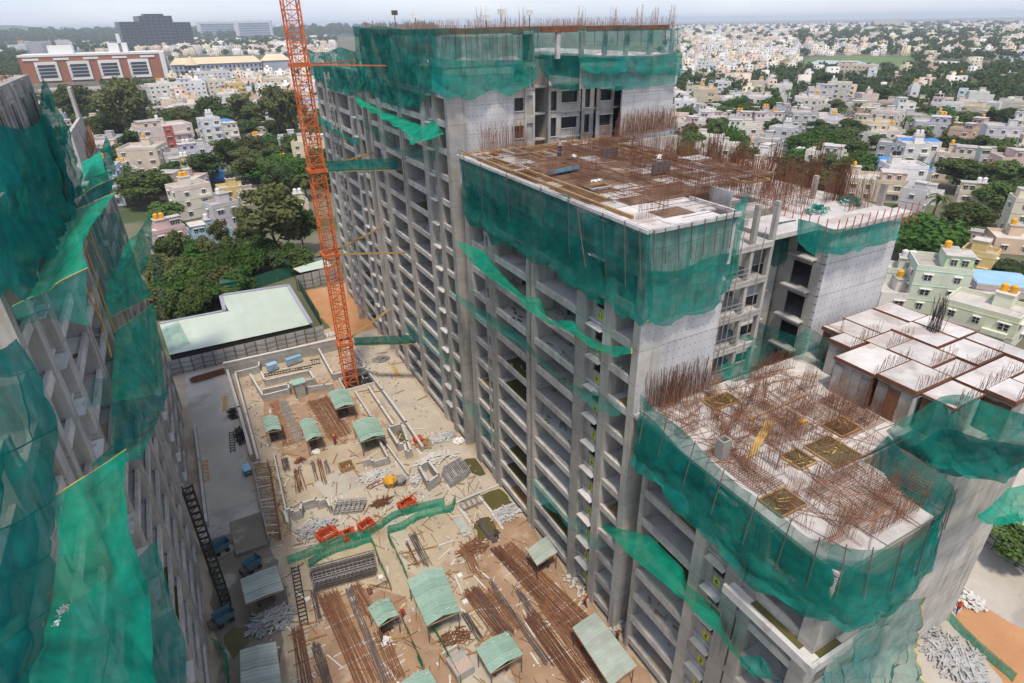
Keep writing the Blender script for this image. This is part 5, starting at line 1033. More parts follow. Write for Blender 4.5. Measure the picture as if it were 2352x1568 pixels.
# ---- orange bar cages
def cage(label, reg, c, w, d, rz, seed):
    kk = random.Random(seed); r_ = empty('orange_cage', G(reg, *c), rz); m = MB()
    for lv in range(7):
        z = .1+lv*.16; w_, d_ = w*kk.uniform(.9, 1.1), d*kk.uniform(.9, 1.1); j = kk.uniform(-.15, .15)
        for a, b in (((-w_, -d_), (w_, -d_)), ((w_, -d_), (w_, d_)), ((w_, d_), (-w_, d_)), ((-w_, d_), (-w_, -d_))): m.bar((a[0]+j, a[1]+kk.uniform(-.12, .12), z), (b[0]+j, b[1]+kk.uniform(-.12, .12), z+kk.uniform(-.05, .1)), .12)
    m.build('hoop', 'orange_red', r_); m = MB()
    for _ in range(14):
        t = kk.uniform(0, 6.28); x, y = w*1.05*math.cos(t), d*1.05*math.sin(t); m.bar((x, y, 0), (x+kk.uniform(-.3, .3), y+kk.uniform(-.3, .3), 1.25), .09)
    m.build('upright', 'orange_red', r_); tag(r_, label, 'cage', 'orange steel cages by the green fence')
cage('large open orange steel cage behind the green fence, rightmost', 'rB', (1500, 375), .95, .6, .2, 1)
cage('square open orange steel cage touching the green fence', 'rB', (1230, 520), .85, .6, .3, 2)
cage('crumpled orange steel cage with grey frame on it, leftmost', 'rB', (960, 585), 1.0, .75, .2, 3)
cage('smallest crushed orange steel heap beside the fence', 'rB', (1098, 580), .6, .45, .1, 4)

# ---- heaps of boards, panels and pipes
def heap(label, reg, c, rx, ry, n, mat, seed, l=(.5, 1.8), hgt=.7, w=.16, cat='heap'):
    kk = random.Random(seed); m = MB(); o = G(reg, *c)
    for _ in range(n):
        t = kk.uniform(0, 6.28); rr = math.sqrt(kk.random()); x, y = rx*rr*math.cos(t), ry*rr*math.sin(t); z = .08+hgt*(1-rr)*kk.uniform(.4, 1); a = kk.gauss(.3, .7); L = kk.uniform(*l)/2
        m.bar((x-L*math.cos(a), y-L*math.sin(a), z+kk.uniform(-.05, .15)), (x+L*math.cos(a), y+L*math.sin(a), z+kk.uniform(-.05, .2)), w*kk.uniform(.5, 1.4), .06)
    return tag(m.build('panel_heap', mat, None, o), label, cat, None, 'stuff')
heap('silver heap of aluminium form panels behind the green fence', 'rB', (890, 520), 2.0, 1.2, 140, 'alu', 1, hgt=1.0)
heap('silver heap of form panels beside the grey shed at left', 'rB', (570, 1150), 2.1, 1.5, 170, 'alu', 2, hgt=1.3)
heap('grey scrap heap at the pond by the middle facade', 'rB', (2170, 420), 1.5, 1.0, 110, 'alu', 3, hgt=.8)
heap('pale boards strewn on the right road', 'r5', (1740, 850), 1.6, 1.0, 80, 'alu', 4, hgt=.3)
heap('pale long boards next to the small block chamber', 'r5', (1690, 1000), 2.2, .9, 60, 'block_cap', 5, (1.2, 3), .5, .25)
heap('white heap at the corner of the middle facade', 'r5', (1850, 880), .7, .6, 50, 'white_paint', 6, (.2, .6), .6, .25)
heap('grey brown rubble of planks in the middle of the podium', 'r5', (1270, 1120), 1.9, 1.1, 90, 'block_cap', 7, (.4, 1.6), .3)
heap('litter of planks by the yellow hopper', 'r5', (1560, 1130), 1.0, .9, 50, 'block_cap', 8, (.4, 1.4), .3)
heap('scrap of planks and pipes along the right podium edge', 'r5', (1600, 900), 1.0, 1.2, 60, 'timber', 9, (.4, 1.4), .4)
heap('silver debris lining the side yard at lower right', 'rD', (1500, 1400), 2.2, 2.4, 160, 'alu', 10, (.6, 2.6), .5)
heap('dark scrap at the top of the side yard', 'rD', (1330, 1200), 1.2, 1.2, 60, 'steel_grey', 11, (.3, 1.2), .5)
heap('white bagged debris by the worker in the side yard', 'rD', (1600, 960), 1.2, 1.6, 90, 'block_cap', 12, (.2, .5), .5, .3)
heap('brown rebar offcuts near the orange cages', 'rB', (1330, 340), 1.2, .7, 60, 'rust', 13, (.5, 1.8), .3, .05)
heap('rust brown offcuts near the pond', 'rB', (1950, 660), 1.6, 1.2, 70, 'rust', 14, (.5, 1.8), .3, .06)
heap('rust offcuts below the biggest shed', 'rB', (1830, 1260), 1.4, 1.0, 60, 'rust', 15, (.5, 1.6), .2, .06)
heap('white and grey scraps along the facade foot', 'rC', (730, 900), 1.0, 2.2, 60, 'block_cap', 16, (.15, .5), .3, .2)
heap('rubble at the foot of the nearest facade', 'rC', (1030, 1180), 1.0, 1.2, 90, 'block_cap', 17, (.15, .5), .7, .25)
heap('crumpled white sacks under the small yard shed', 'rB', (1355, 1290), .5, .4, 25, 'white_paint', 18, (.2, .5), .4, .25)
heap('white waste pile in front of the narrow podium shed', 'r5', (880, 950), .5, .4, 25, 'white_paint', 19, (.2, .5), .4, .25)
heap('grey gravel mound on the right road', 'r5', (1320, 320), 1.5, 1.0, 120, 'concrete_dark', 20, (.15, .4), .6, .25)
heap('white sacks and boards at the fence corner', 'r5', (970, 150), 1.0, .8, 50, 'block_cap', 21, (.3, 1), .4, .25)
heap('dark bent bars around the podium stacks', 'r5', (770, 1010), .8, .6, 50, 'rust', 22, (.2, .6), .35, .12)
m = MB()
for i in range(420):        # small litter over the yard
    if i % 2: p = (k.uniform(-3, 25), k.uniform(28, 62))
    else: p = (k.uniform(1, 24), k.uniform(58, 104))
    a = k.uniform(0, 3.14); l = k.uniform(.08, .55); m.bar((p[0], p[1], .05), (p[0]+l*math.cos(a), p[1]+l*math.sin(a), .07), k.uniform(.05, .2), .05)
tag(m.build('yard_litter', 'block_cap'), 'small pale litter scattered over the whole courtyard', 'litter', None, 'stuff')
m = MB()
for i in range(260):
    p = (k.uniform(0, 25), k.uniform(25, 62)); a = k.gauss(1.57, .5); l = k.uniform(.4, 2.2); m.rod((p[0], p[1], .05), (p[0]+l*math.cos(a), p[1]+l*math.sin(a), .08), .03)
tag(m.build('stray_bars', 'rust'), 'stray rusty rods lying loose on the sandy yard', 'rebar', None, 'stuff')

for nm, mt, lab, nn in (('plank_litter', 'timber', 'brown planks and battens strewn all over the podium', 260), ('board_litter', 'block_cap', 'pale dusty boards strewn over the podium and yard', 220), ('stone_litter', 'concrete_dark', 'small grey stones and clods on the sandy yard', 500)):
    m = MB()
    for i in range(nn):
        p = (k.uniform(1, 25.5), k.uniform(54, 104)) if i % 3 else (k.uniform(-3, 26), k.uniform(27, 60)); a = k.choice([0, 1.57])+k.gauss(0, .45); l = k.uniform(.4, 2.6) if nm != 'stone_litter' else k.uniform(.1, .3); w_ = k.uniform(.07, .2) if nm != 'stone_litter' else l*.8
        z_ = .06 if nm != 'stone_litter' else .08; m.bar((p[0], p[1], z_), (p[0]+l*math.cos(a), p[1]+l*math.sin(a), z_+k.uniform(0, .08)), w_, .06 if nm != 'stone_litter' else .16)
    tag(m.build(nm, mt), lab, 'litter', None, 'stuff')
# ---- frames, ladders, boxes, bins
def lframe(label, reg, a, b, c, mat='steel_grey', rungs=6, t=.09, z=.1, lv=1, name='scaffold_rack', group='steel frames in the yard', cat='frame'):
    """open rectangular frame: a-b long side, a-c short side"""
    A, B, Cc = Vector(G(reg, *a)), Vector(G(reg, *b)), Vector(G(reg, *c)); r_ = empty(name, A); u, v = B-A, Cc-A
    for l_ in range(lv):
        zz = Vector((0, 0, z+l_*.22)); j = Vector((.12*l_, .08*l_, 0))
        for p, q_ in ((Vector(), u), (v, u+v)): MB().bar(p+zz+j, q_+zz+j, t).build('side_rail', mat, r_)
        for i in range(rungs+1): MB().bar(u*(i/rungs)+zz+j, u*(i/rungs)+v+zz+j, t*.8).build('rung', mat, r_)
    tag(r_, label, cat, group); return r_
lframe('grey steel frame stack beside the silver heap', 'rB', (990, 425), (1190, 405), (1010, 370), rungs=6, lv=4)
lframe('big tilted grey steel frame stack by the muddy water', 'r5', (1790, 1195), (1910, 1120), (1730, 1110), rungs=3, lv=5, t=.13)
lframe('rusty frame sections lying in the plank rubble', 'r5', (1215, 1190), (1400, 1105), (1240, 1205), 'rust', 5)
lframe('grey frame sections right of the yellow hopper', 'r5', (1500, 1130), (1550, 1195), (1520, 1110), 'steel_grey', 4)
lframe('grey pallet frames in the drain pit by the ponds', 'rB', (1880, 400), (2020, 340), (1850, 350), 'steel_grey', 4, lv=2)
for i in range(9):
    lframe('%s dark scaffold frame from the green fence in the stacked scaffold block' % ORD[i], 'rB', (830+4*i, 815+16*i), (1255+3*i, 700+16*i), (834+4*i, 830+16*i), 'steel_grey' if i % 2 else 'steel_dark', 14, .07, .15+.1*(i % 3), 3, 'ledger_rack', 'stacked scaffold frames', 'scaffold')
def ladder(label, reg, a, b, w, mat, n):
    A, B = Vector(G(reg, *a)), Vector(G(reg, *b)); d = (B-A).normalized(); s_ = Vector((d.y, -d.x, 0))*w/2; r_ = empty('ladder', A)
    for s__ in (-1, 1): MB().bar(s_*s__+Vector((0, 0, .12)), B-A+s_*s__+Vector((0, 0, .12)), .09).build('side_rail', mat, r_)
    for i in range(n): p = (B-A)*((i+.5)/n); MB().bar(p-s_+Vector((0, 0, .12)), p+s_+Vector((0, 0, .12)), .08).build('rung', mat, r_)
    tag(r_, label, 'ladder', 'ladders lying in the courtyard')
ladder('yellow ladder on the left road, farther one', 'r5', (255, 565), (252, 670), .55, 'yellow', 7)
ladder('yellow ladder on the left road, nearer one', 'r5', (118, 1000), (132, 1155), .6, 'yellow', 6)
ladder('yellow ladder on the right road near the tower', 'r5', (1400, 365), (1450, 445), .6, 'yellow', 7)
ladder('black ladder beside the podium drain', 'r5', (298, 810), (308, 950), .6, 'black', 8)
ladder('long black ladder section at left of the rebar yard', 'rB', (730, 775), (798, 1185), .75, 'black', 16)
ladder('black ladder sections in front of the blue cabins', 'r5', (520, 428), (845, 365), .8, 'black', 16)
ladder('black framed section stacked beside the crane enclosure', 'r5', (840, 340), (905, 328), 1.7, 'black', 4)
heap('black formwork parts stacked beside the podium wall, upper', 'r5', (310, 690), .5, 1.6, 60, 'black', 31, (.4, 1.2), .8, .12)
heap('black formwork parts stacked beside the podium wall, lower', 'r5', (358, 840), .6, 2.2, 80, 'black', 32, (.4, 1.2), .8, .12)
def cabin(label, reg, c, w, d, h, mat='blue', rz=0.0):
    r_ = empty('plant_box', G(reg, *c), rz); part('body', mat, r_, -w/2, -d/2, .25, w/2, d/2, h); part('lid', 'blue_pale', r_, -w/2-.05, -d/2-.05, h, w/2+.05, d/2+.05, h+.08)
    part('skid', 'steel_dark', r_, -w/2, -d/2+.05, 0, -w/2+.15, d/2-.05, .25); part('skid', 'steel_dark', r_, w/2-.15, -d/2+.05, 0, w/2, d/2-.05, .25); part('panel', 'steel_grey', r_, -w*.2, -d/2-.03, .5, w*.25, -d/2, h*.8); tag(r_, label, 'machine', 'blue plant boxes')
cabin('light blue plant box on the podium, right one', 'r5', (728, 345), 2.6, .9, 1.3, 'blue_pale', .2); cabin('light blue plant box on the podium, left one', 'r5', (580, 390), 1.6, 1.1, 1.3, 'blue_pale', .2)
cabin('small teal bin by the trench on the left road', 'r5', (408, 1090), .8, 1.6, .9, 'blue', .1)
def dumper(label, reg, c, rz, s_=1.0):
    r_ = empty('mixer_dumper', G(reg, *c), rz); m = MB(); h = .5
    m.poly([(-.9*s_, -.6*s_, h), (.9*s_, -.6*s_, h), (1.2*s_, -.8*s_, h+.9), (-1.2*s_, -.8*s_, h+.9)]); m.poly([(-.9*s_, .6*s_, h), (-1.2*s_, .8*s_, h+.9), (1.2*s_, .8*s_, h+.9), (.9*s_, .6*s_, h)]); m.poly([(.9*s_, -.6*s_, h), (.9*s_, .6*s_, h), (1.2*s_, .8*s_, h+.9), (1.2*s_, -.8*s_, h+.9)]); m.poly([(-.9*s_, -.6*s_, h), (-1.2*s_, -.8*s_, h+.9), (-1.2*s_, .8*s_, h+.9), (-.9*s_, .6*s_, h)]); m.poly([(-.9*s_, -.6*s_, h), (-.9*s_, .6*s_, h), (.9*s_, .6*s_, h), (.9*s_, -.6*s_, h)])
    m.build('skip', 'blue', r_)
    for x in (-.7, .7):
        for y in (-.6, .6): MB().cyl((x*s_, y*s_-.1, .24), (x*s_, y*s_+.1, .24), .24, n=12).build('wheel', 'black', r_)
    part('engine', 'steel_dark', r_, -1.9*s_, -.4, .4, -1.1*s_, .4, 1.1); tag(r_, label, 'dumper', 'blue skips at the left tower foot')
dumper('blue tipping skip in the muddy yard', 'rB', (450, 790), .5, .75); dumper('blue skip half under the dark ramp', 'rB', (235, 670), .25, .75); dumper('blue skip at the foot of the black hoist mast', 'rB', (258, 1150), .3, .8)
part_o = empty('block_ramp', G('rB', 215, 620)); part('ramp_block', 'concrete_dark', part_o, -1.6, -.6, 0, 1.5, 1.6, 1.6); part('ramp_slab', 'mud', part_o, 1.5, -3.2, 0, 5.0, 2.6, .5); tag(part_o, 'dark concrete ramp block beside the muddy yard', 'ramp')
c = G('r5', 1085, 1060); pit = empty('yellow_pit', c); part('side', 'timber', pit, -.9, -.75, 0, .9, -.65, .75); part('side', 'timber', pit, -.9, .65, 0, .9, .75, .75); part('side', 'bamboo', pit, -.9, -.65, 0, -.8, .65, .75); part('side', 'bamboo', pit, .8, -.65, 0, .9, .65, .75); part('base', 'rust', pit, -.8, -.65, 0.01, .8, .65, .06); tag(pit, 'open timber sided pit on the podium', 'pit')
c = G('r5', 1385, 1185); m = MB(); m.cyl((0, 0, .2), (0, 0, 1.2), .35, .95, n=10, cap=False); m.cyl((0, 0, 0), (0, 0, .2), .3, n=8); o_ = m.build('concrete_hopper', 'yellow', None, c); tag(o_, 'yellow funnel-shaped concrete hopper among the planks', 'hopper')
c = G('r5', 1448, 1170); m = MB(); m.cyl((0, 0, .2), (0, 0, 1.0), .35, .85, n=10, cap=False); m.cyl((0, 0, 0), (0, 0, .2), .3, n=8); tag(m.build('concrete_hopper', 'steel_grey', None, c), 'grey funnel-shaped concrete hopper next to the yellow one', 'hopper')
tag(MB().box(-.6, -.6, 0, .6, .6, .8).build('red_crate', 'orange_red', None, G('r5', 1575, 880)), 'small orange box on the right podium edge', 'box')
r_ = empty('formwork_box', G('rB', 1860, 1470), .1); part('side', 'block', r_, -.9, -1.1, 0, .9, 1.1, .9); part('lid', 'cloth_pale', r_, -.85, -1.05, .9, .85, .2, .96); part('frame', 'timber', r_, -1.0, 1.1, 0, -.8, 2.2, .5); part('frame', 'timber', r_, .8, 1.1, 0, 1.0, 2.2, .5); part('frame', 'block_cap', r_, -.8, 1.9, 0, .8, 2.1, .5); tag(r_, 'grey box with pinkish lid by the lower path', 'box')
r_ = empty('trestle', G('rB', 1300, 930)); MB().bar((-.9, 0, .6), (1.1, .1, .6), .09).build('beam', 'rust', r_); MB().bar((-.7, -.3, 0), (-.7, .3, .6), .07).build('leg', 'rust', r_); MB().bar((.9, -.3, 0), (.9, .3, .6), .07).build('leg', 'rust', r_); MB().cyl((-.95, -.25, .3), (-.95, .0, .75), .25, n=8).build('reel', 'rust', r_); tag(r_, 'small rusty trestle left of the sandy path', 'trestle')
tag(MB().box(-.55, -1.5, .05, .55, 1.5, .12).build('metal_sheet', 'shed_grey', None, G('rB', 1875, 505)), 'pale sheet lying at the end of the green fence', 'sheet')
for i, a in enumerate(((1858, 838), (1895, 1018), (1318, 848), (1130, 998), (820, 1000))):
    tag(MB().box(-.28, -.22, 0, .25, .26, .18).build('white_sack', 'white_paint', None, G('rB', *a)), 'white sack on the sand, %s' % ['right of the biggest shed', 'beside the biggest shed edge', 'by the left path fence', 'between dark stacks', 'by the long black ladder'][i], 'sack')
# ---- ponds and pits
def pond(label, reg, pts, z=.016): o = sheet('pond', 'pond', [G(reg, *p) for p in pts], z); tag(o, label, None); return o
pond('olive pond', 'rB', [(1990, 295), (2130, 235), (2210, 345), (2075, 400)]); pond('brown pond', 'r5', [(1810, 1050), (1900, 985), (1960, 990), (2035, 1100), (2000, 1115), (1910, 1085), (1830, 1075)], .017); pond('pit water', 'rB', [(1925, 490), (2050, 430), (2130, 540), (2010, 620)], .018); pond('olive pond left', 'rB', [(235, 1250), (300, 1200), (430, 1190), (440, 1300), (300, 1400)], .019); pond('chamber mud', 'r5', [(1385, 800), (1455, 785), (1480, 870), (1450, 880)], .02)
tag(MB().bar(Vector(G('rB', 1985, 470))+Vector((0, 0, .3)), Vector(G('rB', 2100, 610))+Vector((0, 0, .12)), .7, .12).build('steel_plate', 'steel_dark'), 'dark steel plate sloping into the pit by the ponds', 'plate')
for i, (a, b) in enumerate((((1830, 340), (2130, 215)), ((1990, 300), (2080, 410)), ((2080, 405), (2230, 345)), ((2075, 410), (2150, 520)), ((1845, 370), (1930, 480)))):
    tag(MB().bar(Vector(G('rB', *a, .1)), Vector(G('rB', *b, .1)), .3, .3).build('pit_beam', 'block_cap'), 'pale concrete beam between the ponds, %s' % ['longest along the fence', 'left of the olive water', 'below the olive water', 'by the dark pit', 'beside the pallet frames'][i], 'beam', 'beams around the ponds')
# dark crane pit
r_ = empty('crane_pit', (bx_+1.0, by_+.3, 0)); part('pit_floor', 'black', r_, -2.3, -2.0, .02, 3.0, 1.9, .03)
for a in ((-2.5, -2.2, 3.2, -2.0), (-2.5, 1.9, 3.2, 2.1), (-2.5, -2.0, -2.3, 1.9), (3.0, -2.0, 3.2, 1.9)): part('pit_kerb', 'block_cap', r_, a[0], a[1], 0, a[2], a[3], .5)
tag(r_, 'dark square pit at the base of the crane mast', 'pit')

# ---- workers
def worker_mesh(pose):
    me = bpy.data.meshes.new('body'); J = [(0, 0, .95), (0, 0, 1.2), (0, 0, 1.42), (0, 0, 1.52), (0, .02, 1.66)]
    E = [(0, 1), (1, 2), (2, 3), (3, 4)]; Rr = [.15, .16, .15, .06, .105]
    st = .22 if pose == 'walk' else .05
    for s_ in (-1, 1):
        b = len(J); J += [(s_*.10, 0, .88), (s_*.11, s_*st*.6+.05, .48), (s_*.11, s_*st, .08), (s_*.11, s_*st+.14, .04)]; Rr += [.10, .075, .05, .045]; E += [(0, b), (b, b+1), (b+1, b+2), (b+2, b+3)]
        b = len(J); fwd = .25 if pose == 'bend' else -s_*st*.7; J += [(s_*.20, 0, 1.40), (s_*.26, fwd*.3-.03, 1.14), (s_*.25, fwd+.10, .92), (s_*.24, fwd+.16, .85)]; Rr += [.07, .05, .04, .04]; E += [(2, b), (b, b+1), (b+1, b+2), (b+2, b+3)]
    if pose == 'bend': J = [(x, y+max(0, z-.9)*.7, z-max(0, z-.9)*.25) for x, y, z in J]
    me.from_pydata(J, E, []); o = bpy.data.objects.new('tmp', me); COL.objects.link(o); md = o.modifiers.new('s', 'SKIN'); sv = me.skin_vertices[0].data
    for i, v in enumerate(sv): v.radius = (Rr[i], Rr[i]*(.7 if i < 3 else 1))
    sv[0].use_root = True; o.modifiers.new('d', 'SUBSURF').levels = 1
    bpy.context.view_layer.update(); out = bpy.data.meshes.new_from_object(o.evaluated_get(bpy.context.evaluated_depsgraph_get())); bpy.data.objects.remove(o); return out
BODY = {p: worker_mesh(p) for p in ('walk', 'stand', 'bend')}
def worker(label, pos, pose, rz, top='cloth_red', helmet=True):
    me = BODY[pose].copy(); me.materials.clear()
    for mt in (top, 'cloth_blue', 'skin'): me.materials.append(MAT[mt])
    for p in me.polygons:
        z = p.center.z; p.material_index = 0 if 0.95 < z < 1.47 and abs(p.center.x) < .24 else (2 if z >= 1.47 or (abs(p.center.x) >= .235 and z > .8) else 1); p.use_smooth = True
    o = link('person', me, None, pos); o.rotation_euler = (0, 0, rz)
    if helmet: MB().cyl((0, .05, 1.70), (0, .05, 1.83), .13, .07, n=8).build('helmet', 'helmet', o)
    tag(o, label, 'person')
worker('worker in red vest walking along the foot of the facade', G('rC', 790, 1045), 'walk', .6); worker('worker in pale shirt beside the rubble at the facade', G('rC', 965, 1145), 'stand', 2, 'cloth_pale', False); worker('worker in red near the rubble behind the long shed', G('rC', 1010, 1275), 'stand', 1)
worker('worker in red bending at the left side of the long shed', G('rC', 765, 1350), 'bend', .5); worker('worker in red walking on the path by the biggest shed', G('rB', 1470, 1135), 'walk', 0); worker('worker in red standing on the podium bar stacks', G('r5', 1008, 900), 'stand', .3)
worker('worker in brown standing on the formwork deck', PZ(*S('Z4', 172, 185), 40.5), 'stand', 2.5, 'cloth_pale', False); worker('worker in orange walking in the side yard', G('rD', 1508, 1050), 'walk', 2.4); worker('worker in blue crouching at the pond pit', G('rB', 2118, 585), 'bend', 1, 'cloth_blue')

# ---- side yard at lower right
for i in range(7): tag(MB().bar(Vector(G('rD', 1390+i*22, 1370+i*3))+Vector((0, 0, .15+.1*(i % 2))), Vector(G('rD', 1640+i*18, 1560+i*2))+Vector((0, 0, .15)), .16, .16).build('pipe_length', 'alu'), '%s silver pipe from the left in the side yard' % ORD[i], 'pipe', 'pipes in the side yard')
fence('dark green fabric fence in the side yard', 'rD', [(1440, 1110), (1560, 1240), (1700, 1370), (1920, 1560)], 1.2)
m = MB(); a, b = Vector(PZ(2240, 1235, 0)), Vector(PZ(2480, 1400, 0)); r_ = empty('sheet_fence', a)
for i in range(12):
    p, q_ = (b-a)*(i/12), (b-a)*((i+.97)/12); MB().poly([p, q_, q_+Vector((0, 0, 2.6)), p+Vector((0, 0, 2.6))]).build('fence_sheet', 'fence_grey', r_); MB().bar(p-Vector((.1, .1, 0)), p+Vector((-.1, -.1, 2.7)), .1).build('post', 'steel_dark', r_)
for z in (.5, 1.4, 2.3): MB().bar(Vector((-.1, -.1, z)), b-a+Vector((-.1, -.1, z)), .07).build('rail', 'steel_dark', r_)
tag(r_, 'grey sheet fence under the tree at the right edge', 'fence', 'grey sheet fences')
# ================================================================== beyond the site: big shed, fences
k = random.Random(99)
roofz = 3.15
def R10(x, y, z=0.0): return Vector(G('r10', x, y, z))
r_ = empty('long_shed', R10(700, 1000)); o = Vector(r_.location)
A_, B_, C_, D_, E_, F_ = [R10(*p, roofz)-o for p in ((245, 972), (712, 882), (683, 770), (1165, 698), (1330, 972), (318, 1192))]
Bm = R10(740, 880, roofz+.25)-o; up1 = Vector((0, 0, .012))
n_ = 24
for i in range(n_):     # front slope, one sheet after the other
    t0, t1 = i/n_, (i+1)/n_; top0 = A_.lerp(E_, t0) if False else None
    e0 = F_.lerp(E_, t0); e1 = F_.lerp(E_, t1)
    def ridge(t): return A_.lerp(Bm, t/.42) if t < .42 else Bm.lerp(E_+Vector((0, 0, .02)), (t-.42)/.58)
    g0, g1 = ridge(t0), ridge(t1); lift = up1*(i % 2); MB().poly([e0+lift, e1+lift, g1+lift, g0+lift]).poly([e0+lift, e0+lift-Vector((0, 0, .06)), e1+lift-Vector((0, 0, .06)), e1+lift]).build('roof_sheet', 'roof_pale', r_)
for i in range(14):
    t0, t1 = i/14, (i+1)/14; lift = up1*(i % 2); MB().poly([Bm.lerp(E_, t0)+lift, Bm.lerp(E_, t1)+lift, C_.lerp(D_, t1)+lift, C_.lerp(D_, t0)+lift]).build('roof_sheet', 'roof_pale', r_)
for a, b in ((A_, B_), (B_, C_), (C_, D_), (D_, E_)): MB().bar(a+Vector((0, 0, .1)), b+Vector((0, 0, .1)), .7, .3).build('gutter', 'gutter', r_)
for a, b in ((F_, E_), (A_, F_), (A_, B_), (D_, E_), (C_, D_)):
    m = MB(); m.poly([a-Vector((0, 0, .3)), b-Vector((0, 0, .3)), Vector((b.x, b.y, 0)), Vector((a.x, a.y, 0))]); m.build('shed_wall', 'black' if a is F_ else 'fence_grey', r_)
tag(r_, 'long L-shaped shed with pale green metal roof beyond the fence', 'shed')
net('torn black net lying on the pale green shed roof', [[R10(255, 1010, 3.6), R10(380, 950, 3.6)], [R10(300, 1180, 3.5), R10(465, 1110, 3.5)]], 'net_veil', 20, 14, .1, .3, .1, 90)
def sheet_fence(label, a, b, h, n, mat='fence_grey', post='steel_dark', rails=(.4, 1.2, 2.1), group='grey sheet fences', side=-1):
    r_ = empty('sheet_fence', a); d = b-a; s_ = Vector((d.y, -d.x, 0)).normalized()*.1*(-side)
    for i in range(n):
        p, q_ = d*(i/n), d*((i+.985)/n); off = s_*(.25*(i % 2)); MB().poly([p+off, q_+off, q_+off+Vector((0, 0, h)), p+off+Vector((0, 0, h))]).build('fence_sheet', mat, r_)
        if post: MB().bar(p+s_*1.2, p+s_*1.2+Vector((0, 0, h+.1)), .12).build('post', post, r_)
    if post:
        for z in rails:
            m = MB(); N_ = n*2
            for i in range(N_): m.bar(d*(i/N_)+s_*1.6+Vector((0, 0, z+.12*math.sin(i*1.3))), d*((i+1)/N_)+s_*1.6+Vector((0, 0, z+.12*math.sin((i+1)*1.3))), .06)
            m.build('rail', post, r_)
    tag(r_, label, 'fence', group)
sheet_fence('long grey sheet fence in front of the pale green roof', R10(335, 1345), R10(1432, 1078), 2.9, 15)
sheet_fence('short grey sheet fence behind the crane near the red soil', R10(1235, 735), R10(1560, 655), 3.6, 6)
sheet_fence('dark green sheet fence along the thicket', R10(600, 830), R10(1420, 560), 3.0, 16, 'fence_green', None, (), 'green sheet fences')
sheet_fence('dark green sheet fence at the end of the pale roof', R10(1230, 700), R10(1400, 985), 3.0, 9, 'fence_green', None, (), 'green sheet fences')
r_ = empty('gate_house', R10(770, 790)); part('wall', 'fence_green', r_, -1.6, -1.2, 0, 1.6, 1.2, 4.2); part('roof', 'fence_green', r_, -1.8, -1.4, 4.2, 1.8, 1.4, 4.35); tag(r_, 'dark green sheet hut rising above the green fence', 'hut')
r_ = empty('lean_to', R10(1330, 600)); MB().poly([R10(1200, 575, 3.4)-r_.location, R10(1250, 605, 3.0)-r_.location, R10(1480, 555, 3.0)-r_.location, R10(1430, 505, 3.4)-r_.location]).build('roof', 'roof_pale', r_); part('wall', 'fence_grey', r_, -3, .5, 0, 4, .7, 2.9); tag(r_, 'small pale lean-to roof behind the grey fence by the mast', 'shed')

# ================================================================== trees
def crown_mesh(name, mat, rx, rz, nblob, nleaf, leaf, seed, flat=.0, droop=0.0):
    g = np.random.default_rng(seed); C0 = []
    while len(C0) < nblob:
        p = g.uniform(-1, 1, 3)
        if np.linalg.norm(p) < 1 and np.linalg.norm(p) > .25: C0.append(p*[rx, rx, rz]*np.array([.8, .8, .85]))
    C0 = np.array(C0); br = g.uniform(.26, .42, nblob)*rx
    idx = g.integers(0, nblob, nleaf); d = g.normal(size=(nleaf, 3)); d /= np.linalg.norm(d, axis=1)[:, None]
    c = C0[idx]+d*(br[idx]*g.uniform(.55, 1.05, nleaf))[:, None]*np.array([1, 1, .75]); c[:, 2] += rz*(1-flat)
    if droop: c[:, 2] -= droop*g.random(nleaf)*.5
    n = d+g.normal(scale=.5, size=(nleaf, 3))+[0, 0, .45]; n /= np.linalg.norm(n, axis=1)[:, None]
    t = np.cross(n, g.normal(size=(nleaf, 3))); t /= np.linalg.norm(t, axis=1)[:, None]; b = np.cross(n, t); s = leaf*g.uniform(.6, 1.3, nleaf)[:, None]
    v = np.stack([c-t*s-b*s*.6, c+t*s-b*s*.6, c+t*s*.8+b*s*.7, c-t*s*.8+b*s*.7], 1).reshape(-1, 3); f = np.arange(nleaf*4).reshape(-1, 4)
    return npmesh(name, v, f, mat)
def trunk_mesh(h, r, seed):
    kk = random.Random(seed); m = MB(); p = Vector((0, 0, 0)); rr = r
    for i in range(4):
        q_ = p+Vector((kk.uniform(-.12, .12)*h*.25, kk.uniform(-.12, .12)*h*.25, h*.25)); m.cyl(p, q_, rr, rr*.78, n=6, cap=False); p = q_; rr *= .78
        if i >= 1:
            for _ in range(2): a = kk.uniform(0, 6.28); m.cyl(p, p+Vector((math.cos(a)*h*.3, math.sin(a)*h*.3, h*.28)), rr*.6, rr*.2, n=5, cap=False)
    return m.mesh('trunk', 'trunk')
# unit trees about 10 m high, crown about 8 m wide
CROWN = {'round': [crown_mesh('crown', 'leaf', 4.2, 3.3, 26, 3400, .26, s) for s in (1, 2, 3)], 'dark': [crown_mesh('crown', 'leaf_dark', 4.2, 3.4, 28, 3400, .26, s) for s in (4, 5)],
         'olive': [crown_mesh('crown', 'leaf_olive', 3.6, 4.0, 26, 3200, .24, s, droop=1.5) for s in (6, 7)], 'spread': [crown_mesh('crown', 'leaf_bright', 5.2, 2.2, 30, 3600, .26, s) for s in (8, 9)],
         'brown': [crown_mesh('crown', 'leaf_brown', 4.2, 2.6, 24, 2600, .24, s) for s in (10, 11)], 'bush': [crown_mesh('crown', 'leaf_olive', 4.2, 3.0, 24, 2800, .28, 12), crown_mesh('crown', 'leaf', 4.2, 3.0, 24, 2800, .28, 13), crown_mesh('crown', 'leaf_bright', 4.2, 2.8, 24, 2800, .28, 14)]}
TRUNK = [trunk_mesh(5.0, .28, s) for s in (1, 2, 3)]
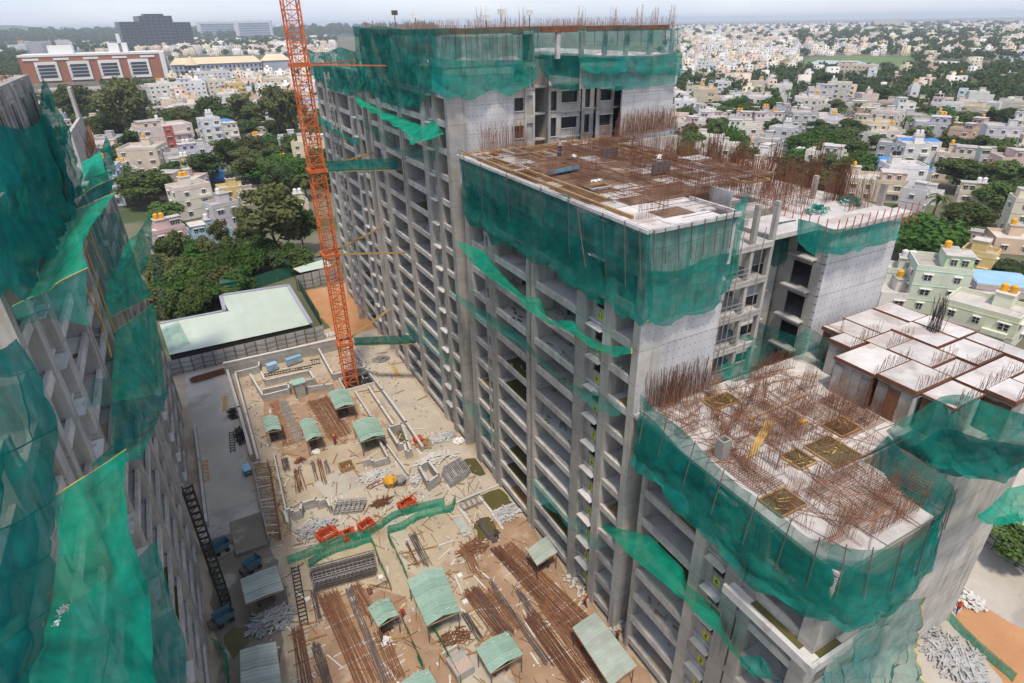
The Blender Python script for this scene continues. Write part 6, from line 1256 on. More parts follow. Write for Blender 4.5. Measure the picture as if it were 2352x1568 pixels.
def palm_mesh(seed):
    kk = random.Random(seed); m = MB()
    for i in range(22):
        a = i*2.4+kk.uniform(-.2, .2); el = kk.uniform(-.2, .9); L = kk.uniform(2.6, 3.4); p = Vector((0, 0, 0)); d = Vector((math.cos(a)*math.cos(el), math.sin(a)*math.cos(el), math.sin(el))); s_ = Vector((-math.sin(a), math.cos(a), 0))
        for j in range(6):
            q_ = p+d*L/6; w0, w1 = .42*(1-abs(j/6-.35)), .42*(1-abs((j+1)/6-.35)); m.poly([p, p+s_*w0-Vector((0, 0, .25*w0)), q_+s_*w1-Vector((0, 0, .25*w1)), q_]); m.poly([p, q_, q_-s_*w1-Vector((0, 0, .25*w1)), p-s_*w0-Vector((0, 0, .25*w0))]); p = q_; d = (d+Vector((0, 0, -.28))).normalized()
    return m.mesh('fronds', 'leaf')
PALM = [palm_mesh(s) for s in (1, 2)]; PTRUNK = MB().cyl((0, 0, 0), (.3, .1, 8), .22, .14, n=6, cap=False).mesh('trunk', 'trunk')
TREES = []      # (x, y) of trees already standing
KNAME = {'round': 'green round-crowned tree', 'dark': 'dark green dense tree', 'olive': 'olive green drooping tree', 'spread': 'bright green spreading tree', 'brown': 'brownish dry-leaved tree', 'bush': 'bushy shrub', 'palm': 'coconut palm with fanned fronds'}
def tree(kind, pos, w, h, label, group, seed):
    kk = random.Random(seed); r_ = empty('coconut_palm' if kind == 'palm' else ('shrub' if kind == 'bush' else 'tree'), pos, kk.uniform(0, 6.28)); TREES.append(pos[:2])
    if kind == 'palm':
        s_ = w/6.0; a = link('trunk', PTRUNK, r_); a.scale = (s_, s_, (h-w*.35)/8); b = link('fronds', kk.choice(PALM), r_, (.3*s_, .1*s_, h-w*.35)); b.scale = (s_, s_, s_)
    else:
        c = kk.choice(CROWN[kind]); cz = {'spread': 4.4, 'bush': 5.6, 'brown': 5.2}.get(kind, 7.0); ch = h*(.95 if kind == 'bush' else .72); b = link('crown', c, r_, (0, 0, h-ch)); b.scale = (w/8.4, w/8.4, ch/cz)
        a = link('trunk', kk.choice(TRUNK), r_); a.scale = (w/9, w/9, max(.15, h/10))
    tag(r_, label, 'palm' if kind == 'palm' else ('shrub' if kind == 'bush' else 'tree'), group); return r_
def tpx(kind, x, base, w, h, label, group='trees around the site'):
    p = PZ(x, base, 0); mp = MPP(p); d = math.hypot(p[0], p[1]); el = math.atan2(CAMH, d)
    W = w*mp; Hh = max(3.0, (h*mp-.35*W*math.sin(el))/math.cos(el)); return tree(kind, p, W, Hh, label, group, int(x*7+base))
LT = [('olive', 303, 335, 135, 150, 'largest dark tree at left between the brick building and beige flats'), ('round', 190, 285, 95, 90, 'round tree left of the largest one, under the viaduct'), ('dark', 335, 375, 95, 85, 'dark tree leaning on the beige flats'), ('round', 255, 330, 80, 70, 'tree below the left end of the viaduct'),
      ('olive', 425, 300, 85, 55, 'low olive tree in front of the long pink building'), ('round', 490, 285, 60, 68, 'upright tree at the middle of the pink building'), ('olive', 562, 305, 80, 85, 'airy tree right of the white narrow house'), ('olive', 645, 335, 100, 130, 'tall drooping tree left of the crane mast'), ('olive', 690, 330, 75, 115, 'drooping tree half behind the crane mast'),
      ('spread', 400, 380, 72, 36, 'spreading tree in front of the pink flats'), ('dark', 535, 405, 58, 85, 'dark narrow tree beside the bright blue shed'), ('spread', 622, 410, 130, 58, 'wide bright tree near the palm'), ('dark', 645, 450, 85, 80, 'dark tree beside the palm'), ('round', 585, 395, 50, 55, 'small round tree behind the wide bright one'),
      ('round', 345, 475, 135, 95, 'broad tree left of the cream three-storey house'), ('round', 388, 525, 90, 70, 'tree below the cream three-storey house'), ('olive', 645, 600, 185, 180, 'huge olive tree right of the grey lilac house'), ('olive', 592, 590, 110, 120, 'olive tree joined to the huge one'), ('olive', 512, 575, 55, 75, 'slim tree in front of the light blue house'), ('dark', 700, 580, 80, 110, 'dark tree close to the mast above the green fence'),
      ('palm', 705, 460, 75, 80, 'coconut palm just left of the crane mast'), ('round', 300, 420, 60, 45, 'tree behind the white low house at left'), ('dark', 590, 300, 50, 45, 'dark tree below the drooping ones'), ('round', 455, 330, 40, 35, 'small tree beside the white narrow house'), ('olive', 540, 330, 60, 50, 'tree on the right of the white narrow house')]
for t in LT: tpx(*t)
i = 0
for row, (y0, y1, x0, x1, n) in enumerate(((600, 625, 385, 640, 9), (625, 655, 375, 600, 9), (655, 685, 365, 560, 8), (685, 720, 360, 520, 7), (720, 745, 368, 470, 5), (610, 640, 600, 715, 4))):
    for j in range(n):
        i += 1; x = x0+(x1-x0)*(j+.5)/n+k.uniform(-8, 8); y = k.uniform(y0, y1)
        tpx('bush' if k.random() < .7 else k.choice(['round', 'spread', 'dark']), x, y, k.uniform(60, 95), k.uniform(50, 80), 'leafy shrub in the thicket behind the pale green roof', 'thicket behind the pale green roof')
RT = [('round', 1705, 300, 72, 62, 'round tree right of the house with brown panel'), ('round', 1768, 262, 45, 60, 'tree before the beige grey flats at right'), ('dark', 1608, 238, 42, 34, 'dark tree left among the first row of white houses'), ('spread', 1868, 358, 115, 58, 'bright spreading tree below the peach house'), ('dark', 1835, 350, 60, 45, 'dark tree left of the bright spreading one'), ('dark', 1905, 208, 46, 42, 'dark tree left of the long cream school'), ('round', 1880, 205, 40, 40, 'tree behind the cream grey flats'), ('round', 2010, 345, 42, 38, 'small tree under the white pink house'), ('palm', 2068, 318, 52, 62, 'coconut palm in front of the lilac house'), ('palm', 2086, 432, 72, 84, 'large coconut palm over the cream house'), ('palm', 1925, 290, 40, 50, 'coconut palm left of the brown house'),
      ('palm', 1805, 250, 34, 50, 'coconut palm among the yellow flats'), ('palm', 1777, 305, 30, 40, 'small coconut palm by the blue grey house'), ('dark', 2165, 372, 95, 62, 'dark tree left of the peach house at right'), ('dark', 2240, 368, 80, 62, 'dark round tree before the pink house at right'), ('dark', 2285, 345, 50, 42, 'dark tree behind the round one at right'), ('round', 2195, 440, 130, 85, 'large tree right of the big palm'), ('dark', 2250, 452, 110, 80, 'dark tree above the cream vaulted house'), ('round', 2305, 460, 110, 100, 'tree at the right edge above the cream house'), ('spread', 2105, 592, 180, 105, 'broad bright tree behind the netted right wing'), ('round', 2205, 540, 110, 85, 'palm-like tree cluster right of the broad bright tree'), ('round', 2270, 500, 90, 90, 'tree between the two cream houses'), ('palm', 2140, 500, 60, 70, 'coconut palm above the broad bright tree'), ('palm', 2215, 530, 60, 80, 'coconut palm beside the right cream house'),
      ('round', 1690, 345, 62, 40, 'tree left of the peach low house'), ('brown', 1790, 412, 130, 62, 'brownish tree behind the deck bars'), ('brown', 1885, 440, 110, 60, 'brownish tree behind the right wing bars'), ('brown', 1590, 335, 85, 55, 'brownish tree at the corner of the tallest tower'), ('dark', 2300, 650, 140, 60, 'dark tree behind the blue roofed house'), ('dark', 2340, 770, 70, 90, 'dark tree at the right edge by the cream terrace house'), ('round', 2335, 860, 60, 70, 'tree at the right edge beside the white formwork slabs'), ('round', 2335, 1300, 150, 120, 'tree overhanging the grey fence at lower right'), ('round', 2180, 620, 80, 50, 'low tree behind the yellow house'), ('dark', 1960, 235, 60, 40, 'dark trees right of the tall cream flats'), ('dark', 2010, 245, 90, 50, 'dark tree clump right of the grey unfinished house'), ('dark', 2060, 265, 80, 50, 'dark tree clump before the white tower house')]
for t in RT: tpx(*t)

# ================================================================== houses
WINM = None
def _window_mesh():
    m = MB(); m.m = 0; m.box(-.5, -.06, 0, .5, .05, 1)
    m.m = 1; m.box(-.42, -.075, .06, .42, -.061, .94)
    m.m = 2; m.box(-.62, -.42, 1.04, .62, .05, 1.14); m.box(-.04, -.09, .06, .04, -.076, .94); m.box(-.42, -.09, .48, .42, -.077, .53)
    return m.mesh('window', ['terrace', 'glass', 'white_paint'])
WINM = _window_mesh()
HOUSES = []; CNAME = []
def cname(c):
    r, g, b = c
    if max(c)-min(c) < .06: return 'white' if r > .58 else 'grey'
    if b > r and b > g: return 'pale blue' if g > .3 else 'blue'
    if g > r: return 'pale green'
    if r > .55 and g > .5: return 'cream' if b > .35 else 'yellow'
    if g < .45 and b > .3: return 'pink'
    return 'peach' if r > .5 else 'brown'
def house(pos, W, Dp, nf, rz, col, label, group, seed, tanks=True, head=True, detail=True, blueroof=False, accent=None):
    kk = random.Random(seed); fh = 3.05; Hh = nf*fh; r_ = empty('house', pos, rz); HOUSES.append(pos[:2])
    m = MB(); x, y = W/2, Dp/2; m.box(-x, -y, 0, x, y, Hh)
    for a in ((-x, -y, x, -y+.2), (-x, y-.2, x, y), (-x, -y+.2, -x+.2, y-.2), (x-.2, -y+.2, x, y-.2)): m.box(a[0], a[1], Hh, a[2], a[3], Hh+.9)
    w = m.build('wall', 'wall', r_); w.color = (*col, 1)
    part('roof', 'blue_pale' if blueroof == 2 else ('blue_bright' if blueroof else 'terrace'), r_, -x+.2, -y+.2, Hh, x-.2, y-.2, Hh+(.06 if not blueroof else 1.0))
    for f in range(1, nf+1):
        if kk.random() < .8: b = part('floor_band', 'wall', r_, -x-.06, -y-.06, f*fh-.22, x+.06, y+.06, f*fh-.05); b.color = (*[min(1, c*kk.choice([.75, 1.1])) for c in col], 1)
    if accent: b = part('accent_strip', 'wall', r_, -x*.15, -y-.08, .3, x*.2, -y+.02, Hh+.6); b.color = (*accent, 1)
    if detail:
        for face, L in (('f', W), ('l', Dp), ('r', Dp)):
            n = max(1, int(L/3.6))
            for f in range(nf):
                for i in range(n):
                    if kk.random() < .14: continue
                    o_ = link('window', WINM, r_); t = -L/2+(i+.5)*L/n+kk.uniform(-.2, .2); ww = kk.choice([1.1, 1.4, 1.7]); o_.scale = (ww, 1, kk.choice([1.2, 1.35])); z = f*fh+.95
                    if face == 'f': o_.location = (t, -y-.01, z)
                    elif face == 'l': o_.location = (-x-.01, t, z); o_.rotation_euler = (0, 0, -math.pi/2)
                    else: o_.location = (x+.01, t, z); o_.rotation_euler = (0, 0, math.pi/2)
        if kk.random() < .5 and nf > 1:
            for f in range(1, nf): b = part('balcony', 'wall', r_, x*.2, -y-1.0, f*fh-.12, x*.85, -y-.07, f*fh+.75); b.color = (*[min(1, c*1.08) for c in col], 1)
    if detail and W > 7.5 and not blueroof and kk.random() < .45:      # set-back upper floor
        sx = kk.choice([-1, 1]); a0, a1 = sorted((sx*x*.98, sx*x*kk.uniform(-.1, .25))); b = part('upper_floor', 'wall', r_, a0, -y+kk.uniform(.1, 1.8), Hh+.06, a1, y*.2, Hh+2.9); b.color = (*[min(1, c*kk.choice([.88, 1.05])) for c in col], 1); part('upper_roof', 'terrace', r_, a0-.25, b.location.y-b.scale.y/2-.3, Hh+2.9, a1+.25, y*.2+.2, Hh+3.05)
        for i in range(2):
            o_ = link('window', WINM, r_, (a0+(a1-a0)*(.3+.4*i), b.location.y-b.scale.y/2-.01, Hh+1.0)); o_.scale = (1.1, 1, 1.2)
    if head and W > 5:
        hx0 = kk.uniform(-x+.4, x-3.4); hd = b = part('stair_head', 'wall', r_, hx0, y-3.3, Hh+.06, hx0+2.8, y-.4, Hh+2.6); b.color = (*col, 1); under(part('stair_roof', 'terrace', r_, hx0-.2, y-3.5, Hh+2.6, hx0+3.0, y-.3, Hh+2.72), hd)
        if tanks:
            mt = kk.choice(['tank_orange', 'tank_orange', 'black', 'white_paint'])
            for i in range(kk.randint(1, 2)): under(MB().cyl((0, 0, 0), (0, 0, 1.2), .62, n=10).cyl((0, 0, 1.2), (0, 0, 1.45), .6, .22, n=10).build('water_tank', mt, r_, (hx0+.7+i*1.4, y-1.8, Hh+2.72)), hd)
    elif tanks and W > 3: MB().cyl((0, 0, 0), (0, 0, 1.2), .6, n=10).cyl((0, 0, 1.2), (0, 0, 1.4), .58, .2, n=10).build('water_tank', kk.choice(['tank_orange', 'black']), r_, (0, y-1.2, Hh+.06))
    tag(r_, label, 'house', group); return r_
def hpx(x, base, w, h, col, label, rot=None, **kw):
    p = PZ(x, base, 0); mp = MPP(p); d = math.hypot(p[0], p[1]); el = math.atan2(CAMH, d); az = math.atan2(p[1], p[0])-math.pi/2
    kk = random.Random(int(x*3+base)); rot = kk.uniform(-.4, .4) if rot is None else rot
    W = w*mp*.84; Dp = min(W*kk.uniform(.7, 1.0), 14); Hh = max(2.6, (h*mp-Dp*math.sin(el)*.8)/math.cos(el)); nf = max(1, int(round(Hh/3.05))); W = max(W, 3.2); Dp = max(Dp, 3)
    dx = math.cos(az+math.pi/2)*Dp*.5; dy = math.sin(az+math.pi/2)*Dp*.5
    return house((p[0]+dx, p[1]+dy, 0), W, Dp, nf, az+rot, col, label, kw.pop('group', 'houses around the site'), int(x+base), **kw)
CR, WH, PK, YE, GY, PB, PG, PE, BR = (.66, .58, .45), (.72, .72, .72), (.62, .45, .42), (.66, .50, .22), (.45, .45, .46), (.36, .52, .60), (.60, .66, .52), (.66, .47, .34), (.42, .30, .20)
for a in ((350, 418, 99, 80, (.62, .53, .42), 'beige four-storey flats left of the pink flats', -.35), (396, 378, 128, 84, (.66, .55, .50), 'pink and red flats beside the white narrow house', .25), (497, 354, 50, 76, WH, 'narrow tall white house with yellow tank on its roof', .3), (298, 432, 59, 42, WH, 'low white house with yellow tank under the left tower nets', .2), (429, 418, 62, 38, (.66, .56, .36), 'blank cream yellow house right of the beige flats', .1), (451, 500, 92, 82, (.70, .64, .55), 'cream three-storey house with long balconies', .35), (537, 455, 68, 34, YE, 'yellow house with orange tanks behind the cream one', .2), (525, 547, 72, 84, (.52, .49, .50), 'grey lilac house right of the cream three-storey house', .4), (395, 584, 87, 58, (.60, .42, .40), 'pink house above the thicket at left', .3), (490, 565, 100, 46, (.34, .50, .58), 'light blue house with wide terrace above the thicket', .15),
          (448, 238, 66, 46, WH, 'white four-storey house below the grey school', .2), (387, 245, 80, 46, (.72, .68, .60), 'cream white house left of the white four-storey one', .2), (503, 234, 44, 44, (.66, .62, .50), 'cream flats with balconies right of the white four-storey one', .2), (548, 232, 46, 36, YE, 'yellow stepped house right of the cream flats', .2), (495, 206, 87, 36, (.66, .65, .63), 'wide white flats under the grey school', .15), (616, 234, 46, 35, WH, 'white house with orange front near the mast', .2), (592, 258, 26, 30, PE, 'narrow orange house under the white one', .2), (639, 217, 66, 32, CR, 'cream house left of the mast at the back', .2), (600, 360, 64, 42, (.55, .54, .53), 'grey white house right of the wide trees', .3), (473, 390, 36, 52, (.60, .60, .60), 'slim grey house behind the bright blue shed', .2), (510, 393, 24, 36, PG, 'pale tiny house beside the dark narrow tree', .2), (690, 488, 44, 22, CR, 'cream flat roofed house behind the mast', .2), (660, 395, 40, 24, WH, 'white hut behind the wide bright tree', .2), (580, 470, 60, 28, (.60, .50, .42), 'long reddish roofed house behind the yellow one', .2),
          (45, 126, 40, 22, WH, 'white house at the far left behind the viaduct', .1), (60, 112, 26, 16, YE, 'yellow house at the far left edge', .1), (95, 124, 60, 26, GY, 'dark grey warehouse left of the brick building', .1), (150, 118, 30, 24, WH, 'white tower house behind the brick building', .1)):
    hpx(*a[:6], rot=a[6], accent=(.42, .12, .10) if 'red' in a[5] else None)
hpx(487, 418, 62, 26, (.05, .20, .60), 'bright blue sheet roofed shed among the houses', rot=.1, blueroof=True, head=False, tanks=False, detail=False)
hpx(452, 268, 165, 24, (.58, .44, .38), 'long low pinkish building behind the olive trees', rot=.1, head=False, tanks=False)
RH = [(1589, 231, 36, 34, CR, 'cream house, first behind the right wing of the tallest tower'), (1659, 231, 29, 40, WH, 'slim white stepped house in the first right row'), (1639, 260, 43, 37, (.66, .53, .36), 'orange cream house left of the long white one'), (1675, 263, 62, 34, WH, 'long white house in the second right row'), (1568, 286, 56, 52, WH, 'tall white house touching the tallest tower'), (1631, 318, 58, 50, (.68, .66, .62), 'white house with a brown panel'), (1708, 328, 62, 38, (.64, .58, .57), 'pinkish white plain house right of the brown panelled one'), (1750, 303, 43, 41, (.50, .47, .43), 'beige grey flats behind the pinkish house'), (1783, 289, 27, 40, (.38, .43, .48), 'narrow blue grey house'), (1875, 253, 62, 47, (.56, .55, .54), 'big cream and grey flats with louvred wall'), (1916, 250, 52, 56, (.66, .62, .54), 'tallest cream flats in the middle right rows'), (1948, 262, 50, 31, GY, 'grey unfinished low house'), (1797, 236, 29, 40, (.50, .47, .43), 'grey beige slim flats with yellow tanks'), (1832, 286, 42, 30, PE, 'peach house right of the blue grey one'), (1886, 313, 70, 48, (.68, .63, .60), 'wide white pink house below the tall cream flats'), (1972, 306, 48, 42, BR, 'plain brown house between the palm and the white pink house'), (2024, 322, 66, 62, (.66, .58, .54), 'tall white pink house right of the brown one'), (2124, 332, 80, 48, (.50, .50, .54), 'lilac grey house behind the palm'), (2133, 286, 42, 28, (.60, .58, .58), 'white stepped house with twin white tanks'), (2197, 350, 55, 44, PE, 'peach house between dark trees'), (2253, 318, 54, 37, PK, 'pink house before the forest at right'), (2048, 368, 82, 48, (.38, .39, .42), 'dark grey house with a big dark window'), (1791, 346, 60, 51, (.62, .63, .64), 'pale grey house with square windows'), (1738, 357, 46, 31, PE, 'peach low house left of the pale grey one'), (1677, 354, 46, 22, CR, 'cream low house under the pinkish one'), (1857, 380, 70, 33, WH, 'white house below the bright spreading tree'), (2256, 398, 60, 37, (.58, .57, .56), 'grey white house right of the round dark tree'), (1995, 462, 140, 66, (.62, .54, .42), 'large blank cream house behind the right wing'), (2090, 487, 56, 40, (.60, .59, .59), 'grey white house beyond the right wing corner'), (2126, 469, 62, 37, WH, 'white flat house beyond the right wing corner'), (2222, 492, 78, 50, CR, 'cream house with rounded roof at right'), (2324, 540, 62, 82, (.72, .67, .50), 'tall cream house at the right edge'), (2310, 582, 100, 40, (.66, .50, .36), 'low peach house at the right edge'), (2233, 586, 64, 26, PK, 'pink low house left of the peach one'),
      (2120, 720, 128, 112, (.62, .66, .54), 'pale mint house with big yellow tanks by the white slabs'), (2050, 690, 70, 70, (.62, .66, .54), 'pale mint lower block left of the mint house'), (2228, 646, 78, 62, YE, 'yellow house right of the mint house'), (2235, 790, 175, 92, (.66, .68, .52), 'wide cream house with terrace and black tanks'), (2043, 712, 96, 40, (.70, .66, .62), 'white low house with two white tanks behind the formwork slabs'), (2340, 700, 50, 40, PE, 'peach house behind the blue roof at the edge'),
      (1963, 183, 95, 28, (.66, .58, .45), 'long cream school building behind dark trees'), (1997, 194, 21, 30, WH, 'slim white tower at the end of the cream school'), (1625, 170, 50, 26, WH, 'white house beyond the first tree row'), (1807, 163, 28, 20, YE, 'yellow house with blue top near the lake'), (2203, 240, 18, 30, (.64, .70, .74), 'slim white house alone in the forest'), (2090, 243, 21, 38, WH, 'tall white house at the forest edge'), (2112, 254, 29, 25, CR, 'beige house right of the tall white one'), (2051, 193, 31, 15, PK, 'pinkish house before the lake'), (2138, 170, 24, 12, PE, 'orange house in the far forest'), (2170, 181, 32, 10, PE, 'orange long house in the far forest'), (2320, 184, 62, 12, PE, 'peach long house at the far right edge'), (1696, 226, 50, 17, PB, 'light blue house in the first right row'), (1736, 218, 36, 28, CR, 'cream house left of the slim flats'), (1560, 250, 40, 30, WH, 'white house close to the tallest tower edge'), (2290, 350, 60, 34, (.68, .58, .46), 'cream house left of the blue one at right'), (2340, 335, 40, 34, (.30, .42, .60), 'blue house at the right edge')]
for i, a in enumerate(RH): hpx(*a, tanks='tank' in a[5] or i % 5 in (0, 2), accent=(.25, .08, .06) if 'brown panel' in a[5] else None)
hpx(2013, 394, 100, 22, (.40, .52, .60), 'pale blue sheet roofed sheds by the dark grey house', rot=.1, blueroof=True, head=False, tanks=False); hpx(2275, 695, 135, 40, (.55, .5, .45), 'house with long sky blue sheet roof', rot=.35, blueroof=2, head=False, tanks=False)

# ================================================================== landmarks in the distance
def frame_at(x, base, rot=0.0, name='building'):
    p = PZ(x, base, 0); az = math.atan2(p[1], p[0])-math.pi/2; return empty(name, p, az+rot), MPP(p)
r_, mp = frame_at(233, 192, -.10, 'brick_building'); W = 282*mp; Hh = 59*mp
part('wall', 'brick', r_, -W/2, 0, 0, W/2, 45, Hh); part('end_wall', 'white_paint', r_, W/2-4, -.6, 0, W/2+.6, 46, Hh+1.5); part('parapet', 'white_paint', r_, -W/2, -.5, Hh, W/2-4, 45, Hh+2.0); part('base_band', 'concrete_dark', r_, -W/2, -1.2, 0, W/2-4, -.05, 3)
for i, cx in enumerate((-.33, -.115, .095, .305)):
    x0, x1 = cx*W-10, cx*W+10; z0, z1 = Hh*.18, Hh*.83; fr = part('window_surround', 'white_paint', r_, x0, -2.0, z0, x1, -.05, z1)
    for f in range(4):
        zz0 = z0+3.0+f*(z1-z0-5)/4; part('window', 'office_dark', r_, x0+2.4, -2.3, zz0, x1-2.4, -2.02, zz0+(z1-z0-5)/4-.9)
        part('sill', 'white_paint', r_, x0+.5, -2.6, zz0, x0+1.9, -2.02, zz0+2.2)
for cx, w, h in ((-.22, 22, 8), (.18, 18, 9), (.20, 3, 18)): part('roof_plant_room', 'white_paint', r_, cx*W-w/2, 12, Hh+2, cx*W+w/2, 28, Hh+2+h)
for i in range(5): part('roof_louvre', 'white_paint', r_, (-.42+.2*i)*W-7, -.9, Hh*.88, (-.42+.2*i)*W+7, -.52, Hh*.95)
tag(r_, 'long red brick building with four white framed window bays', 'building', 'landmark buildings far off')
r_, mp = frame_at(375, 114, .2, 'office_tower'); u = mp
for i, (x0, x1, y, h) in enumerate(((-74, -28, 10, 62), (-34, 34, -6, 74), (28, 72, 8, 60))):
    part('glass_block', 'office_dark', r_, x0*u, y*u*.5, 0, x1*u, 60*u, h*u*.93)
    for f in range(9): part('floor_band', 'office_blue', r_, x0*u-.3, y*u*.5-.8, (f+1)*h*u*.093, x1*u+.3, y*u*.5-.05, (f+1)*h*u*.093+.9)
    for c in range(6): part('mullion', 'black', r_, (x0+(x1-x0)*(c+.5)/6)*u-.8, y*u*.5-1.4, 0, (x0+(x1-x0)*(c+.5)/6)*u+.8, y*u*.5-.85, h*u*.93)
part('roof_plant_room', 'office_dark', r_, -20*u, 10*u, 69*u, 20*u, 40*u, 73*u); part('roof_mark', 'orange_red', r_, -12*u, -4*u, 66*u, -4*u, -3.4*u, 67.5*u)
tag(r_, 'black glass office block above the brick building', 'building', 'landmark buildings far off')
for x, base, w, h, lab in ((503, 90, 82, 36, 'striped blue and white office block right of the black one'), (587, 90, 78, 38, 'white office block with dark glass centre'), (643, 84, 34, 22, 'small white office block behind the mast')):
    r_, mp = frame_at(x, base, -.1, 'office_block'); u = mp; part('wall', 'office_white', r_, -w/2*u, 0, 0, w/2*u, 30*u, h*u)
    for f in range(7): part('window_band', 'office_blue', r_, (-w/2+8)*u, -1.2, (2+f*h/8)*u, (w/2-4)*u, -.05, (2+f*h/8+h/8*.6)*u)
    part('roof_plant_room', 'office_white', r_, -w*.2*u, 5*u, h*u, w*.2*u, 20*u, (h+3)*u); tag(r_, lab, 'building', 'landmark buildings far off')
r_, mp = frame_at(540, 177, .05, 'school_building'); u = mp
part('wall', 'grey_block', r_, -126*u, 0, 0, 62*u, 30*u, 30*u); part('wall', 'grey_block', r_, 66*u, 2*u, 0, 126*u, 32*u, 32*u); part('stair_tower', 'grey_block', r_, -146*u, 4*u, 0, -128*u, 24*u, 46*u)
for (x0, x1, z, b) in ((-128, 64, 30, 0), (64, 128, 32, 2)):
    m = MB(); x0, x1, z = x0*u, x1*u, z*u; y0, y1 = (b-2)*u, (b+34)*u; rz_ = z+13*u; ym = (y0+y1)/2
    m.poly([(x0, y0, z), (x1, y0, z), (x1-14*u, ym, rz_), (x0+14*u, ym, rz_)]); m.poly([(x1, y1, z), (x0, y1, z), (x0+14*u, ym, rz_), (x1-14*u, ym, rz_)]); m.poly([(x0, y1, z), (x0, y0, z), (x0+14*u, ym, rz_)]); m.poly([(x1, y0, z), (x1, y1, z), (x1-14*u, ym, rz_)]); m.build('roof', 'cream_roof', r_)
MB().cyl((-84*u, -2*u, 29*u), (-84*u, -2*u, 47*u), 16*u, .5, n=6).build('roof_cone', 'cream_roof', r_)
for f in range(3):
    for i in range(20): part('window', 'glass', r_, (-118+i*9.2)*u, -.6, (4+f*9)*u, (-114.5+i*9.2)*u, -.05, (8+f*9)*u)
tag(r_, 'long grey school building with cream hipped roofs', 'building', 'landmark buildings far off')
# viaduct and the flyover road
a, b = Vector(PZ(105, 236, 0)), Vector(PZ(372, 226, 0)); r_ = empty('viaduct', a); d = b-a
MB().bar(Vector((0, 0, 8.5)), d+Vector((0, 0, 8.5)), 11, 2.0).build('deck', 'concrete', r_); s_ = Vector((d.y, -d.x, 0)).normalized()
for sg in (-1, 1): MB().bar(s_*5.4*sg+Vector((0, 0, 10.2)), d+s_*5.4*sg+Vector((0, 0, 10.2)), .3, 1.4).build('parapet', 'terrace', r_)
for i in range(8): p = d*((i+.5)/8); part('pier', 'concrete', r_, p.x-1, p.y-1, 0, p.x+1, p.y+1, 7.5)
tag(r_, 'grey elevated viaduct in front of the brick building', 'viaduct')
sheet('flyover_road', 'road_conc', [PZ(215, 122), PZ(250, 122), PZ(292, 76), PZ(282, 74)], .02)
sheet('lake_marsh', 'marsh', [PZ(1832, 150), PZ(1850, 136), PZ(1940, 127), PZ(2080, 129), PZ(2105, 140), PZ(2080, 152), PZ(2010, 162), PZ(1900, 156)], .02)
sheet('lake', 'lake', [PZ(1852, 147), PZ(1880, 138), PZ(1970, 139), PZ(1985, 143), PZ(2010, 146), PZ(2008, 156), PZ(1960, 152), PZ(1890, 150)], .04)
sheet('lake', 'lake', [PZ(2120, 140), PZ(2330, 143), PZ(2352, 149), PZ(2200, 146)], .04)
for i, (x, b_, w, h, c) in enumerate(((2320, 136, 70, 8, True), (2235, 106, 44, 6, True), (2190, 112, 30, 5, 2), (1960, 100, 36, 8, False), (2260, 123, 60, 4, 2), (1830, 74, 40, 7, False))):
    hpx(x, b_, w, h, (.5, .52, .55), 'long low warehouse far right, %s' % ['bright blue roof by the lake', 'blue roof behind the far forest', 'pale blue roof left of the bright one', 'white one above the lake', 'longest pale blue roof', 'white one on the skyline'][i], rot=.1, blueroof=c, head=False, tanks=False, detail=False, group='warehouses far right')
hpx(1870+170, 62, 75, 14, (.66, .60, .50), 'long cream blocks on the far right skyline', rot=.1, head=False, tanks=False, detail=False)
# hills on the skyline
def hills(name, pts, depth, mat='hill'):
    m = MB(); V = []; n = len(pts)
    for (x, y, dist, top) in pts:
        d_ = _ray(x, 60); az = math.atan2(d_[1], d_[0]); c = Vector((math.cos(az), math.sin(az), 0)); V.append((c*(dist-depth)+Vector((0, 0, -.5)), c*dist+Vector((0, 0, top)), c*(dist+depth)+Vector((0, 0, -.5))))
    for p, q_ in zip(V[:-1], V[1:]): m.poly([p[0], q_[0], q_[1], p[1]]); m.poly([p[1], q_[1], q_[2], p[2]])
    o = m.build(name, mat, None, None, True); o['kind'] = 'structure'
hills('hill', [(-200, 0, 7600, 40), (-100, 0, 7600, 70), (-20, 0, 7600, 92), (25, 0, 7600, 94), (45, 0, 7600, 90), (75, 0, 7600, 76), (110, 0, 7600, 60), (180, 0, 7600, 20)], 600)
hills('ridge', [(-300, 0, 4300, 20), (0, 0, 4300, 38), (120, 0, 4300, 34), (250, 0, 4300, 28), (420, 0, 4300, 34), (640, 0, 4300, 44), (720, 0, 4300, 40), (900, 0, 4300, 30), (1100, 0, 4400, 10), (1300, 0, 4400, 0)], 900)

# ================================================================== the rest of the town and its trees, out to the horizon
def house_share(x, y):
    if x < 770:
        if y < 104: return .45
        if y < 130: return .3 if x < 300 else .75
        if y < 205: return .0 if x < 400 else .8
        if y < 262: return .05 if x < 370 else .62
        return .25 if y < 345 else .42
    if y < 80: return .82 if x < 2000 else .62
    if y < 128: return .9 if x < 1830 else (.7 if x < 2010 and y > 108 else .4)
    if y < 165: return .80 if x < 1830 else .12
    if y < 200: return .30 if x < 1830 else .08
    if y < 232: return .12 if x < 2000 else .06
    if y < 256: return .35 if x < 1720 else (.42 if x < 2000 else .08)
    if y < 340: return .64 if x < 2180 else .4
    return .45
def project(p):
    q_ = np.array(p)-CAM; kk = q_@FW; return (CXP+F_PX*(q_@XR)/kk, CYP-F_PX*(q_@UP)/kk)
def in_lake(x, y): return (1838 < x < 2100 and 128 < y < 159) or (2110 < x and 139 < y < 150)
taken = np.array(HOUSES+TREES+[(0, 0)]); cand = []
d = 230.0; g = random.Random(2024)
